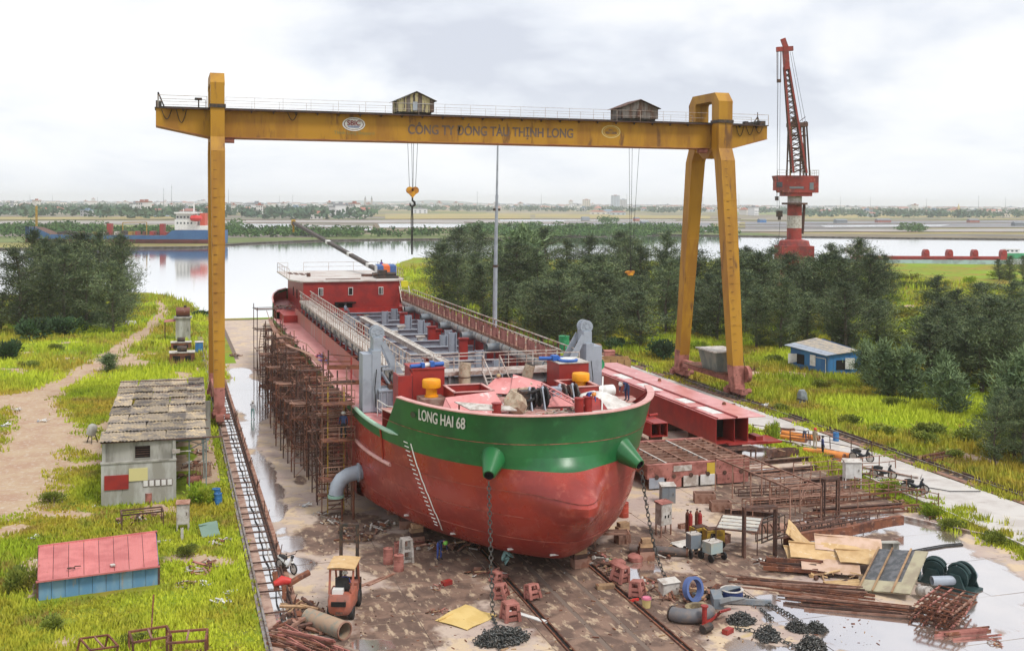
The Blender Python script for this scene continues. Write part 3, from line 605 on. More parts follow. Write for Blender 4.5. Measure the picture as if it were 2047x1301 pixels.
for X,hw in ((0.0,0.62),(51.7,0.80)):
 for sgn in (-1,1):
  mb=MB(); zt_=30.9
  loft(mb,[((X,sgn*6.5,1.5),hw*.68,.55),((X,sgn*6.2,3.2),hw*.75,.62),((X,sgn*3.4,24.6),hw*1.02,.74),((X,sgn*2.72,25.9),hw,.80),((X,sgn*2.72,zt_-.3),hw,.80)])
  part(mb,'leg',K['yellow'],t,True)
  mb=MB(); loft(mb,[((X,sgn*6.51,1.2),hw*.70,.60),((X,sgn*6.22,3.4),hw*.76+.03,.65)]); part(mb,'leg_foot',K['pinkrust'],t,True)
  mb=MB(); mb.bb(X-hw-.09,X+hw+.09,sgn*2.72-.92,sgn*2.72+.92,ZT+.05,ZT+.38); part(mb,'collar',K['darksteel'],t,True)
  for z in (7.5,11.8,16.1,20.4):
   f=(z-3.2)/21.4; y=6.2-2.8*f; h1,h2=hw*(.75+.27*f)+.012,.62+.12*f+.012; mb=MB(); loft(mb,[((X,sgn*y,z-.05),h1,h2),((X,sgn*y,z+.05),h1,h2)]); part(mb,'joint_band',K['yellow'],t,True)
  mb=MB()
  for q in range(24):
   f=q/24; z=5+q*.85; y=sgn*(6.0-2.7*f)
   mb.beam((X-.42,y-.72 if sgn < 0 else y+.72,z),(X-.12,y-.72 if sgn < 0 else y+.72,z),.035)
  part(mb,'rungs',K['rustdk'],t,True,kind='stuff')
  mb=MB(); mb.bb(X-.34,X+.34,sgn*6.5-1.7,sgn*6.5+1.7,.62,1.15); mb.prism([(X-.55,sgn*6.5-.75),(X+.55,sgn*6.5-.75),(X+.55,sgn*6.5+.75),(X-.55,sgn*6.5+.75)],1.05,1.5)
  b_=part(mb,'bogie',K['pinkrust'],t,True)
  for dy_ in (-1.35,-.45,.45,1.35):
   mb=MB(); mb.tube((X-.14,sgn*6.5+dy_,.55),(X+.14,sgn*6.5+dy_,.55),.33,14); mb.tube((X-.2,sgn*6.5+dy_,.55),(X+.2,sgn*6.5+dy_,.55),.13,8); part(mb,'wheel',K['rustdk'],b_,True)
  mb=MB(); mb.tube((X+.4,sgn*6.5-1.35,.95),(X+.85,sgn*6.5-1.35,.95),.26,10); part(mb,'motor',K['pinkrust'],b_,True); part(MB().bb(X-.62,X-.34,sgn*6.5+.9,sgn*6.5+1.7,.45,.95),'brake_box',K['pinkrust'],b_,True)
 mb=MB(); pr=[(-3.52,30.6),(-3.52,30.85),(-2.6,31.8),(2.6,31.8),(3.52,30.85),(3.52,30.6),(1.92,30.6),(1.92,30.75),(1.75,30.9),(-1.75,30.9),(-1.92,30.75),(-1.92,30.6)]
 k=len(pr); fs=[(0,1,10,11),(1,2,9,10),(2,3,8,9),(3,4,7,8),(4,5,6,7)]
 mb.add([(X-hw-.02,y,z) for y,z in pr]+[(X+hw+.02,y,z) for y,z in pr],[f[::-1] for f in fs]+[tuple(k+i for i in f) for f in fs]+[(i,(i+1) % k,k+(i+1) % k,k+i) for i in range(k)])
 part(mb,'head_frame',K['yellow'],t,True)
 mb=MB(); loft(mb,[((X,0,24.9),hw*.7,.5),((X,0,25.93),hw*.8,2.0)]); mb.bb(X-hw*.9,X+hw*.9,-2.1,2.1,25.6,25.92); part(mb,'crosshead',K['yellow'],t,True)
 mb=MB(); mb.bb(X-.3,X+.3,-5.6,5.6,1.55,2.35); part(mb,'sill_beam',K['pinkrust'],t,True)
for x0_,x1_ in ((1.0,1.6),(50.0,50.7)):
 mb=MB(); mb.tube((x0_-.3,-1.2,25.7),(x1_,-1.2,25.7),.26,12); part(mb,'hinge_pin',K['pinkrust'],t,True)
mb=MB(); mb.tube((52.35,-7.0,2.55),(52.75,-7.0,2.55),.85,20); part(mb,'cable_reel',K['pinkrust'],t,True)
mb=MB(); mb.add([(50.7,-4.2,2.4),(52.6,-4.2,2.4),(52.6,-.8,2.4),(50.7,-.8,2.4),(50.2,-4.6,4.5),(53.1,-4.6,4.5),(53.1,-.6,4.5),(50.2,-.6,4.5)],[(3,2,1,0),(0,1,5,4),(1,2,6,5),(2,3,7,6),(3,0,4,7),(4,5,6,7)])
mh=part(mb,'machine_house',mat('grey_green_sheet',(0.13,0.15,0.14),(0.22,0.22,0.19),scale=1.5,rough=.8,streak=4),t,True)
mb=MB(); mb.bb(50.0,53.3,-4.8,-.4,4.5,4.62); part(mb,'roof',K['dirtywhite'],mh,True)
mb=MB(); mb.bb(50.4,53.1,-5.4,3.2,2.32,2.42); rail_run(mb,[(53.0,-5.2,2.4),(53.0,3,2.4)],r=.025); part(mb,'platform',K['rust'],t,True)
mb=MB(); mb.beam((52.4,-6.9,3.0),(52.3,-5.3,9.5),.05); mb.beam((52.6,-3.7,4.6),(52.6,-3.7,6.5),.07); mb.beam((52.2,-3.7,6.5),(53.0,-3.7,6.5),.07); part(mb,'cable',K['black'],t,True)
def text_mesh(body,size,sx=1.0,align='CENTER',bold=0.0,space=1.0):
 c=bpy.data.curves.new('lettering','FONT'); c.body=body; c.size=size; c.align_x=align; c.align_y='CENTER'; c.offset=bold; c.extrude=0.0; c.space_character=space
 o=bpy.data.objects.new('lettering',c); COL.objects.link(o); bpy.context.view_layer.update()
 me=bpy.data.meshes.new_from_object(o.evaluated_get(bpy.context.evaluated_depsgraph_get())); bpy.data.objects.remove(o);
 return [(v.co.x*sx,v.co.y) for v in me.vertices],[tuple(p.vertices) for p in me.polygons]
def text_front(body,cx_,cz,y,height,width,m,parent,bold=0.02,name='lettering',t_=0.012):
 vs,fs=text_mesh(body,1.0); xs=[v[0] for v in vs]; ys_=[v[1] for v in vs]
 kx=width/(max(xs)-min(xs)); kz=height/(max(ys_)-min(ys_)); mx_=(max(xs)+min(xs))/2; my=(max(ys_)+min(ys_))/2
 mb=MB()
 for q,(ex,ez) in enumerate(((0,0),(bold,0),(-bold,0),(0,bold*.6),(0,-bold*.6),(bold,bold*.6),(-bold,-bold*.6))): mb.add([(cx_+(a-mx_+ex)*kx,y-t_-.0012*q,cz+(b-my+ez)*kz) for a,b in vs],fs)
 return part(mb,name,m,parent,True)
text_front('CÔNG TY ĐÓNG TÀU THỊNH LONG',26.75,27.15,Y0,1.42,17.2,K['letter'],t,bold=.028)
def oval(cx_,cz,rx,rz_,y,m,name,parent,th=.03):
 mb=MB(); mb.plate([(cx_+rx*cos(-2*pi*i/36),y,cz+rz_*sin(-2*pi*i/36)) for i in range(36)][::-1],th); return part(mb,name,m,parent,True)
lw=oval(12.8,27.5,1.10,.66,Y0-.035,K['white'],'emblem',t)
mb=MB()
for i in range(36):
 a,b_=2*pi*i/36,2*pi*(i+1)/36
 mb.add([(12.8+cos(a)*r*1.03,Y0-.045,27.5+sin(a)*r*.60) for r in (.86,.93)]+[(12.8+cos(b_)*r*1.03,Y0-.045,27.5+sin(b_)*r*.60) for r in (.93,.86)],[(0,1,2,3)])
part(mb,'rim_line',mat('emblem_line',(0.15,0.03,0.03),rough=.5),lw,True)
text_front('SBIC',12.8,27.62,Y0-.04,.46,1.25,mat('emblem_red',(0.22,0.02,0.03),rough=.5),lw,bold=.03)
mb=MB()
for i in range(3): mb.bb(12.8-.62+.06*i,12.8+.62-.06*i,Y0-.05,Y0-.042,27.30-.07*i,27.335-.07*i)
part(mb,'wave_line',mat('emblem_blue',(0.05,0.10,0.3),rough=.5),lw,True)
text_front('Thinh Long Shipyard',12.85,26.62,Y0,.40,3.9,mat('faded_lettering',(0.22,0.20,0.07),rough=.7),t,bold=.01)
mb=MB()
for i in range(40):
 a,b_=2*pi*i/40,2*pi*(i+1)/40
 for r0_,r1_ in ((.90,1.0),(.74,.78)):
  mb.add([(39.55+cos(a)*r*1.05,Y0-.012,27.45+sin(a)*r*.66) for r in (r0_,r1_)]+[(39.55+cos(b_)*r*1.05,Y0-.012,27.45+sin(b_)*r*.66) for r in (r1_,r0_)],[(0,1,2,3)])
ro_=part(mb,'emblem',mat('pale_yellow_ring',(0.60,0.50,0.22),rough=.6),t,True)
text_front('ISO',39.55,27.62,Y0,.2,.5,K['letter'],ro_,bold=.03); text_front('9001:2008',39.55,27.32,Y0,.24,1.25,K['letter'],ro_,bold=.03)
def cabin(x0_,x1_,lab,mwall,pit,ragged):
 t=thing('trolley_cabin',lab,'trolley cabin',((x0_+x1_)/2,0,ZT+.24)); ya,yb=-1.35,1.7; z0=ZT+.42; zw=ZT+1.55; zr=ZT+2.35; xm=(x0_+x1_)/2
 mb=MB(); mb.bb(x0_+.2,x1_-.2,ya+.2,yb-.2,ZT+.24,z0); wheels=part(mb,'chassis',K['darksteel'],t,True)
 n_=int((x1_-x0_)/.38)
 for i in range(n_):
  a,b_=x0_+(x1_-x0_)*i/n_,x0_+(x1_-x0_)*(i+1)/n_-.02; f=lambda x: zw+(zr-zw)*(1-abs(x-xm)/((x1_-x0_)/2))
  j=rnd.uniform(-.04,.04) if ragged else 0; zz=z0-rnd.uniform(0,.12 if ragged else 0)
  mb=MB(); mb.plate([(a,ya+j,zz),(b_,ya+j,zz),(b_,ya+j,f(b_)-.03),(a,ya+j,f(a)-.03)],.03)
  part(mb,'wall_sheet',mwall[i % len(mwall)],t,True)
 n_=6
 for sx in (0,1):
  for i in range(n_):
   a,b_=ya+(yb-ya)*i/n_,ya+(yb-ya)*(i+1)/n_-.03; x=x0_ if sx==0 else x1_
   j=rnd.uniform(-.15,.1) if ragged and sx==0 else 0
   mb=MB(); mb.plate([(x+j*.5,b_,z0),(x+j*.5,a,z0),(x+j,a,zw),(x+j,b_,zw)],.03); part(mb,'wall_sheet',mwall[(i+1) % len(mwall)],t,True)
 mb=MB(); mb.plate([(x1_,yb,z0),(x0_,yb,z0),(x0_,yb,zw),(xm,yb,zr),(x1_,yb,zw)],.03); part(mb,'back_wall',mwall[0],t,True)
 for s_ in (-1,1):
  xa=xm+s_*((x1_-x0_)/2+.28)
  mb=MB(); mb.plate([(xm,ya-.25,zr+.06),(xa,ya-.25,zw-.05),(xa,yb+.25,zw-.05),(xm,yb+.25,zr+.06)][::s_],.05); part(mb,'roof_sheet',pit,t,True)
 mb=MB(); mb.bb(x0_,x1_,ya-.05,ya-.02,z0+.75,z0+.8); mb.bb(xm-.35,xm+.1,ya-.08,ya-.045,z0+.1,z0+.95); part(mb,'door',K['grey'] if ragged else K['rustdk'],t,True)
 return t
K['cabY']=mat('peeling_cream_sheet',(0.42,0.36,0.20),(0.10,0.08,0.07),scale=3.0,streak=6,rough=.8,lo=.5,hi=.55)
K['cabG']=mat('rusty_grey_sheet',(0.16,0.14,0.13),(0.10,0.06,0.045),scale=2.5,streak=6,rough=.85)
cabin(17.2,20.75,'ragged cream and grey sheet cabin on the girder above the lettering',[K['cabY'],K['cabY'],K['cabG']],K['cabG'],True)
cabin(40.8,44.9,'dark brown sheet cabin on the girder near the right leg',[K['cabG']],K['rustdk'],False)
def hook(x,z,ropes,lab,low,small=False):
 t=thing('hook_block',lab,'hook block',(x,0,z)); s_=.62 if not small else .5
 mb=MB()
 for dx_ in ropes: mb.tube((x+dx_[0],0,ZB-.1),(x+dx_[1],0,z),.022,4)
 part(mb,'rope',K['black'],t,True)
 mb=MB()
 if not small:
  for q in (-1,1): mb.tube((x+q*.27,-.14,z-.1),(x+q*.27,.14,z-.1),.36,16)
  mb.prism([(x-.6,-.13),(x+.6,-.13),(x+.6,.13),(x-.6,.13)],z-.3,z-.1)
  mb.add([(x-.56,-.15,z-.2),(x+.56,-.15,z-.2),(x,-.15,z-.85),(x-.56,.15,z-.2),(x+.56,.15,z-.2),(x,.15,z-.85)],[(2,1,0),(3,4,5),(0,1,4,3),(1,2,5,4),(2,0,3,5)])
 else:
  mb.prism([(x-.42,-.16),(x+.42,-.16),(x+.42,.16),(x-.42,.16)],z-.22,z); mb.add([(x-.42,-.16,z-.22),(x+.42,-.16,z-.22),(x+.25,-.16,z-.5),(x-.25,-.16,z-.5),(x-.42,.16,z-.22),(x+.42,.16,z-.22),(x+.25,.16,z-.5),(x-.25,.16,z-.5)],[(3,2,1,0),(4,5,6,7),(1,2,6,5),(2,3,7,6),(3,0,4,7)])
  mb.tube((x-.6,0,z-.15),(x-.42,0,z-.15),.09,8)
 part(mb,'sheave_block',mat('hook_yellow',(0.62,0.30,0.02),(0.3,0.1,0.03),scale=2,rough=.6),t,True)
 if not small:
  mb=MB(); mb.path([(x,0,z-.8),(x,0,z-1.1),(x+.22,0,z-1.3),(x+.24,0,z-1.55),(x,0,z-1.72),(x-.22,0,z-1.6),(x-.26,0,z-1.35)],[.08,.1,.12,.13,.12,.09,.05],8); part(mb,'hook',K['black'],t,True)
  mb=MB(); mb.path([(x,0,z-1.6),(x+.05,0,z-3),(x,0,z-6.5)],.06,5); mb.path([(x-.05,0,z-1.6),(x-.12,0,z-3),(x-.06,0,z-6.5)],.05,5); part(mb,'sling',K['black'],t,True)
hook(18.92,21.3,[(-.5,-.3),(-.1,0),(.1,.05),(.5,.3)],'yellow heart shaped hook block hanging below the left cabin',1)
hook(42.5,12.9,[(-.25,0),(.1,.03),(.9,.1)],'small yellow block hanging low in front of the dark trees',1,True)
p=G(988,722); t=thing('light_mast','tall thin grey mast rising behind the ship in front of the trees','mast',(p.x,p.y,0))
mb=MB(); mb.tube((0,0,0),(.1,0,12),.31,10,.26); mb.tube((.1,0,12),(.22,0,21),.24,10,.18); mb.tube((.22,0,21),(.3,0,27.2),.15,8,.11); part(mb,'pole',K['grey'],t)
mb=MB(); mb.tube((.1,0,11.9),(.1,0,12.2),.34,10); mb.bb(-.25,.65,-.1,.1,19.0,19.3); part(mb,'fitting',K['darksteel'],t)
# ================================================================ the ship on the slipway
XC=15.6; DK=6.65; FD=7.9; YB=-38.0
SHIP=thing('cargo_ship','large red and green ship on the slipway named LONG HAI 68 with open hold','ship',(XC,-10,0))
def lerp_tab(z,tab):
 for (a,*u),(b_,*v) in zip(tab,tab[1:]):
  if z <=b_: f=max(0,(z-a)/(b_-a)); return [p+(q-p)*f for p,q in zip(u,v)]
 return list(tab[-1][1:])
TAB=[(1.3,1.48,8.05,-53.7),(2.2,1.62,8.3,-54.6),(3.5,1.78,8.4,-55.0),(5.0,2.0,8.4,-54.6),(6.1,2.15,8.4,-54.2),(7.5,2.35,8.45,-54.2),(9.0,2.5,8.6,-54.5)]
def bow(u,z,o=0.0):
 """u 0..1 from the left shoulder round the stem to the right shoulder"""
 n_,w_,F=lerp_tab(z,TAB); th=pi*u; c,s_=cos(th),sin(th); w_ -=o
 L_=YB-F-o; x=-w_*math.copysign(abs(c)**(2/n_),c); y=YB-L_*abs(s_)**(2/n_)
 y -=2.75*math.exp(-(x/1.55)**2)*math.exp(-((z-4.7)/1.25)**2)*(1 if s_ > 0 else 0)
 if z > 1.3: pass
 return Vector((XC+x,y,z))
def bow_at(x=None,y=None,z=6,left=True):
 """solve u for a given plan x or y"""
 best=None
 for i in range(401):
  u=i/400*(.5 if left else .5)+(0 if left else .5); p=bow(u,z); e_=abs(p.x-x) if x is not None else abs(p.y-y)
  if best is None or e_ < best[0]: best=(e_,u)
 return best[1]
def unif(z,n_):
 """u samples evenly spaced along the contour"""
 us=[i/600 for i in range(601)]; ps=[bow(u,z) for u in us]; d=[0]
 for a,b_ in zip(ps,ps[1:]): d.append(d[-1]+(b_-a).length)
 o=[]; j=0
 for i in range(n_+1):
  t_=d[-1]*i/n_
  while j < 599 and d[j+1] < t_: j +=1
  o.append(us[j]+(us[j+1]-us[j])*((t_-d[j])/max(1e-9,d[j+1]-d[j])))
 return o
ZS=[1.3,1.6,2.0,2.5,3.0,3.5,4.0,4.4,4.8,5.2,5.6,6.1,6.4,6.75]
mb=MB(); P=[]
for z in [1.12]+ZS:
 if z==1.12: P.append([Vector((XC+(bow(u,1.3).x-XC)*.955,YB+(bow(u,1.3).y-YB)*.975,z)) for u in unif(1.3,84)])
 else: P.append([bow(u,z) for u in unif(z,84)])
mb.grid(P,mf=lambda i,j: 1 if i >=12 else 0)
mb.add(P[0],[tuple(range(len(P[0])))[::-1]],0)
SEC=[(YB,8.4,1.3,6.75),(-30,8.4,1.3,6.65),(-10,8.4,1.3,6.65),(10,8.4,1.3,6.65),(20,8.4,1.5,6.65),(22.5,8.3,1.7,8.3),(27,8.0,2.3,8.5),(31,7.5,3.2,8.6),(35,6.6,4.6,8.7),(37,5.4,5.6,8.8)]
for sgn in (-1,1):
 R=[]
 for Y,hw,zb,zt_ in SEC:
  zz=[zb-.18,zb,(zb+6.1)/2,6.1,zt_] if zb < 6 else [zb-.1,zb,5.9,6.1,zt_]
  R.append([(XC+sgn*(hw-(.38 if k==0 else 0)),Y,z) for k,z in enumerate(zz)])
 if sgn > 0: R=R[::-1]
 mb.grid(R,mf=lambda i,j: 1 if j==3 else 0)
Rb=[(XC+s_*(hw-.38),Y,zb-.18) for s_ in (-1,1) for Y,hw,zb,zt_ in SEC]; n_=len(SEC)
mb.add(Rb,[(i,n_+i,n_+i+1,i+1) for i in range(n_-1)],0)
mb.add([(XC-5.4,37,5.5),(XC+5.4,37,5.5),(XC+5.4,37,8.8),(XC-5.4,37,8.8)],[(1,0,3,2)],1)
hull=part(mb,'hull',[K['redhull'],K['greenhull']],SHIP,True,smooth=32)
mb=MB()
for z in (2.4,3.7,5.0,7.45):
 us=[u for u in unif(z,90)]
 pts=[bow(u,z) for u in us if z < 6.7 or bow(u,z).y < -44]
 mb.path([p+Vector(((p.x-XC)*.0012,-.004,0)) for p in pts],.018,3,caps=False)
for x_ in (-7.2,-5.6,-3.6,-1.2,1.9,4.1,6.2,7.4):
 mb.path([bow(bow_at(x=XC+x_,z=z,left=x_ < 0),z)+Vector((0,-.004,0)) for z in (2,3,3.7)],.014,3)
part(mb,'weld_seam',mat('weld_line',(.40,.12,.09),(.16,.04,.03),scale=1.5,rough=.5),hull,True,kind='stuff')
def bulk_u(z,k):
 ya=-44.8-(z-6.75)*1.15
 return bow_at(y=ya,z=z,left=True)
ZB_=[6.75,7.1,7.45,7.8,8.2,8.6,9.0]; P=[]; Pi=[]
def arc(z,n_,o=0.0):
 u0=bulk_u(z,0); us=[u0+(1-2*u0)*i/400 for i in range(401)]; ps=[bow(u,z,o) for u in us]; d=[0]
 for a,b_ in zip(ps,ps[1:]): d.append(d[-1]+(b_-a).length)
 r=[]; j=0
 for i in range(n_+1):
  t_=d[-1]*i/n_
  while j < 399 and d[j+1] < t_: j +=1
  r.append(ps[j].lerp(ps[j+1],min(1,(t_-d[j])/max(1e-9,d[j+1]-d[j]))))
 return r
def sheer(p): return Vector((p.x,p.y,p.z+(p.z-6.75)/2.25*(.10*((p.x-XC)/8)**2)))
for z in ZB_: P.append([sheer(p) for p in arc(z,80)]); Pi.append([sheer(p) for p in arc(z,80,.10)])
mb=MB(); mb.grid(P); mb.grid([r[::-1] for r in Pi],m=1)
for a,b_ in ((P,Pi),):
 for i in range(len(ZB_)-1):
  mb.add([a[i][0],a[i+1][0],b_[i+1][0],b_[i][0]],[(0,1,2,3)],0); mb.add([a[i][-1],a[i+1][-1],b_[i+1][-1],b_[i][-1]],[(3,2,1,0)],0)
bulwark=part(mb,'bulwark',[K['greenhull'],K['redox']],SHIP,True,smooth=32)
o_,i_=[sheer(p) for p in arc(9.0,90,-.10)],[sheer(p) for p in arc(9.0,90,.30)]
mb=MB(); mb.grid([[p+Vector((0,0,.03)) for p in o_],[p+Vector((0,0,.03)) for p in i_]]); mb.grid([[p-Vector((0,0,.03)) for p in i_],[p-Vector((0,0,.03)) for p in o_]]); mb.grid([[p-Vector((0,0,.03)) for p in o_],[p+Vector((0,0,.03)) for p in o_]])
part(mb,'bulwark_cap',K['pinkcap'],bulwark,True,smooth=30)
mb=MB()
for k in range(6,76,3):
 p,q=Pi[0][k],Pi[-1][k]; n2_=Vector((XC-p.x,-40-p.y,0)).normalized()
 p=Vector((p.x,p.y,FD)); mb.plate([p,p+n2_*.34,q-Vector((0,0,.05))+n2_*.12,q-Vector((0,0,.05))],.025)
part(mb,'bulwark_stay',K['redox'],bulwark,True,kind='stuff')
for left in (True,False):
 pts=[]
 us=unif(6.8,120)
 for u in us:
  p=bow(u,6.8)
  if p.y > -46.9 and (p.x < XC)==left: pts.append(p+Vector((-.05 if left else .05,0,0)))
 mb=MB(); mb.path(pts,[.13]*(len(pts)-3)+[.10,.06,.03] if left else [.03,.06,.10]+[.13]*(len(pts)-3),8); part(mb,'rail_cap',mat('pale_green_cap',(0.36,0.55,0.42),rough=.5) if left else K['pinkcap'],hull,True,smooth=40)
 pts=[bow(u,4.75)+Vector((-.05 if left else .05,0,0)) for u in us if bow(u,4.75).y > -45.3 and (bow(u,4.75).x < XC)==left]
 mb=MB(); mb.path(pts,.12,8); part(mb,'fender_bar',K['pinkcap'],hull,True,smooth=40)
 u=bow_at(y=-44.2,z=5.8,left=left);
 mb=MB(); mb.path([bow(bow_at(y=-44.1,z=z,left=left),z)+Vector((-.04 if left else .04,0,0)) for z in (4.75,5.4,6.1,6.75)],.07,5); part(mb,'fender_post',K['redhull'],hull,True)
for sgn in (-1,1):
 tip=Vector((XC+sgn*4.22,-54.05,6.0)); root=Vector((XC+sgn*3.1,-51.9,7.1))
 mb=MB(); x,y,d=mb.frame(tip-root); n_=24; secs=[(0,.98),(.4,.74),(.95,.34),(1.0,.31),(1.0,.25),(.9,.24)]
 P=[[root+(tip-root)*f+(x*cos(2*pi*k/n_)+y*sin(2*pi*k/n_))*r for k in range(n_+1)] for f,r in secs]
 mb.grid(P,mf=lambda i,j: (2 if i >=4 else (0 if (P[i][j].z+P[i+1][j].z+P[i][j+1].z+P[i+1][j+1].z)/4 > 5.95-.1 else 1)))
 part(mb,'hawse_cone',[K['greenhull'],K['redhull'],K['hole']],hull,True,smooth=50)
 tip2=root+(tip-root)*.9; mb=MB(); mb.tube(tip2,tip2+(tip-root)*.01,.28,16); part(mb,'hawse_hole',K['hole'],hull,True)
def on_bulwark(x_,z,off=.02):
 u=bow_at(x=x_,z=z,left=x_ < XC); p=sheer(bow(u,z)); q=sheer(bow(u+.004,z)); tn=(q-p).normalized(); nn=Vector((tn.y,-tn.x,0))
 if nn.y > 0: nn=-nn
 return p+nn*off,tn
class ArcMap:
 def __init__(s,z,x_start):
  u0=bow_at(x=x_start,z=z,left=True); s.us=[u0+i*.0006 for i in range(700)]; s.d=[0]
  ps=[bow(u,z) for u in s.us]
  for a,b_ in zip(ps,ps[1:]): s.d.append(s.d[-1]+(b_-a).length)
 def at(s,dist,z,off=.055):
  i=min(range(0,699),key=lambda k: abs(s.d[k]-dist)); u=s.us[i]+(.0006*(dist-s.d[i])/max(1e-9,s.d[i+1]-s.d[i]))
  p=sheer(bow(u,z)); q=sheer(bow(u+.003,z)); tn=(q-p).normalized(); nn=Vector((tn.y,-tn.x,0)); nn=-nn if nn.y > 0 else nn
  return p+nn*off
K['hullwhite']=mat('hull_lettering_white',(0.78,0.78,0.76),rough=.5)
for side_ in (1,):
 am=ArcMap(8.4,8.75); vs,fs=text_mesh('LONG HAI 68',1.0); xs=[v[0] for v in vs]; ys_=[v[1] for v in vs]
 kx=3.45/(max(xs)-min(xs)); kz=.62/(max(ys_)-min(ys_)); x0_=min(xs); y00=(max(ys_)+min(ys_))/2
 mb=MB()
 for q,(ex,ez) in enumerate(((0,0),(.035,0),(-.035,0),(.02,.02),(-.02,-.02))): mb.add([am.at((a-x0_+ex)*kx+.12*(b-y00),8.42+(b-y00+ez)*kz-.012*(a-x0_)*kx,.055+.002*q) for a,b in vs],fs); part(mb,'lettering',K['hullwhite'],bulwark,True)
 mb=MB(); c0=am.at(-.55,8.3); c1=am.at(-.5,8.3); tn=(c1-c0).normalized(); nn=tn.cross(Vector((0,0,1)))
 mb.add([c0+tn*(.26*cos(2*pi*k/18))+Vector((0,0,.17*sin(2*pi*k/18)))+nn*.02 for k in range(18)],[tuple(range(18))]); part(mb,'fairlead',mat('fairlead_hole',(.06,.07,.035),rough=.8),bulwark,True)
mb=MB(); zs_=[6.55-5.0*i/40 for i in range(41)]
def dm(z,dx_=0):
 x_=8.62+(6.55-z)*.22+.028*(6.55-z)**2; return bow(bow_at(x=x_+dx_,z=z,left=True),z)+Vector((-.03,-.035,0))
pl=[dm(z) for z in zs_]
for a,b_ in zip(pl,pl[1:]): mb.add([a-Vector((.028,-.03,0)),a+Vector((.028,-.03,0)),b_+Vector((.028,-.03,0)),b_-Vector((.028,-.03,0))],[(0,1,2,3)])
for i in range(20):
 z=6.5-.245*i; a,b_=dm(z,-.26),dm(z-.02,-.12); mb.add([a,b_,b_+Vector((0,0,.06)),a+Vector((0,0,.06))],[(0,1,2,3)])
part(mb,'draught_marks',K['hullwhite'],hull,True,kind='stuff')
for (u_,z_) in ((.18,1.75),(.27,1.6),(.37,1.5),(.46,1.5)):
 p=bow(u_,z_); mb=MB(); mb.bb(p.x-.24,p.x+.24,p.y-.06,p.y+.02,z_-.04,z_+.06); part(mb,'anode',K['white'],hull,True)
# ---- decks
mb=MB()
mb.poly([(XC-5.9,YB,DK),(XC-5.9,20,DK),(XC-8.35,20,DK),(XC-8.35,YB,DK)]); mb.poly([(XC+5.9,YB,DK),(XC+5.9,20,DK),(XC+8.35,20,DK),(XC+8.35,YB,DK)])
for sgn in (-1,1):
 row=[bow(u,6.6) for u in unif(6.6,160)]; pts=[p for p in row if p.y > -44.6 and (p.x-XC)*sgn > 0]
 if sgn > 0: pts=pts[::-1]
 mb.poly([(p.x-sgn*.05,p.y,6.6) for p in pts]+[(XC+sgn*5.9,-44.6,6.6),(XC+sgn*5.9,YB,6.6)])
part(mb,'side_deck',K['pink'],SHIP,True)
mb=MB(); row=[p for p in [bow(u,7.9,.12) for u in unif(7.9,160)] if p.y < -44.0]
mb.prism([(p.x,p.y) for p in row]+[(XC+6.2,-44.0),(XC+6.2,-39.2),(XC-6.2,-39.2),(XC-6.2,-44.0)],FD-.04,FD); part(mb,'forecastle_deck',mat('dirty_deck',(0.46,0.30,0.26),(0.33,0.12,0.10),(0.50,0.42,0.38),scale=1.1,rough=.7,bump=.3),SHIP,True)
mb=MB()
for sgn in (-1,1):
 x=XC+sgn*6.2; mb.bb(x-.03,x+.03,-44.1,-39.2,6.6,FD+.0); mb.bb(min(x,XC+sgn*7.9),max(x,XC+sgn*7.9),-44.12,-44.05,6.6,FD)
mb.bb(XC-6.2,XC+6.2,-39.2,-39.1,6.6,FD); part(mb,'bulkhead',K['redox'],SHIP,True)
mb=MB(); mb.bb(XC-7.8,XC+7.8,15.2,20.0,DK+.02,7.45); mb.prism([(XC-8.2,20),(XC+8.2,20),(XC+7.9,27),(XC+7.4,31),(XC+6.5,35),(XC+5.3,36.9),(XC-5.3,36.9),(XC-6.5,35),(XC-7.4,31),(XC-7.9,27)],7.40,7.47); part(mb,'quarter_deck',K['redox'],SHIP,True)
mb=MB()
for sgn in (-1,1):
 R=[(XC+sgn*(hw-.1),Y) for Y,hw,a,b_ in SEC if Y >=20]
 for (a,b_),(c,d) in zip(R,R[1:]): mb.plate([(a,b_,7.4),(c,d,7.4),(c,d,8.5),(a,b_,8.3 if b_ > 21 else 6.7)][::-sgn],.04)
part(mb,'stern_bulwark',K['redox'],SHIP,True)
mb=MB()
for sgn in (-1,1):
 mb.path([(XC+sgn*8.44,y,DK+.03) for y in (YB,-20,0,20)],.07,6)
 mb.path([(XC+sgn*hw,Y,zt_) for Y,hw,zb,zt_ in SEC if Y > 21],.09,6)
part(mb,'gunwale',K['pinkcap'],SHIP,True)
# ---- hold: coaming walls, floor, brackets
WX=5.9
mb=MB()
for sgn in (-1,1): mb.bb(min(XC+sgn*6.3,XC+sgn*6.24),max(XC+sgn*6.3,XC+sgn*6.24),-37.2,17.5,DK-.1,8.0);
part(mb,'coaming',mat('pinkish_brown_plate',(0.42,0.15,0.12),(0.36,0.17,0.14),(0.38,0.30,0.28),scale=.5,rough=.5,streak=4),SHIP,True)
mb=MB()
for sgn in (-1,1): mb.bb(min(XC+sgn*(WX-.1),XC+sgn*5.85),max(XC+sgn*(WX-.1),XC+sgn*5.85),-37,17,3.0,8.0)
mb.bb(XC-5.8,XC+5.8,16.9,17,3,8.0); mb.bb(XC-5.8,XC+5.8,-37.1,-37,3,8.2); mb.bb(XC-5.8,XC+5.8,-37,17,3.0,3.1); part(mb,'hold_lining',K['redox'],SHIP,True)
mb=MB()
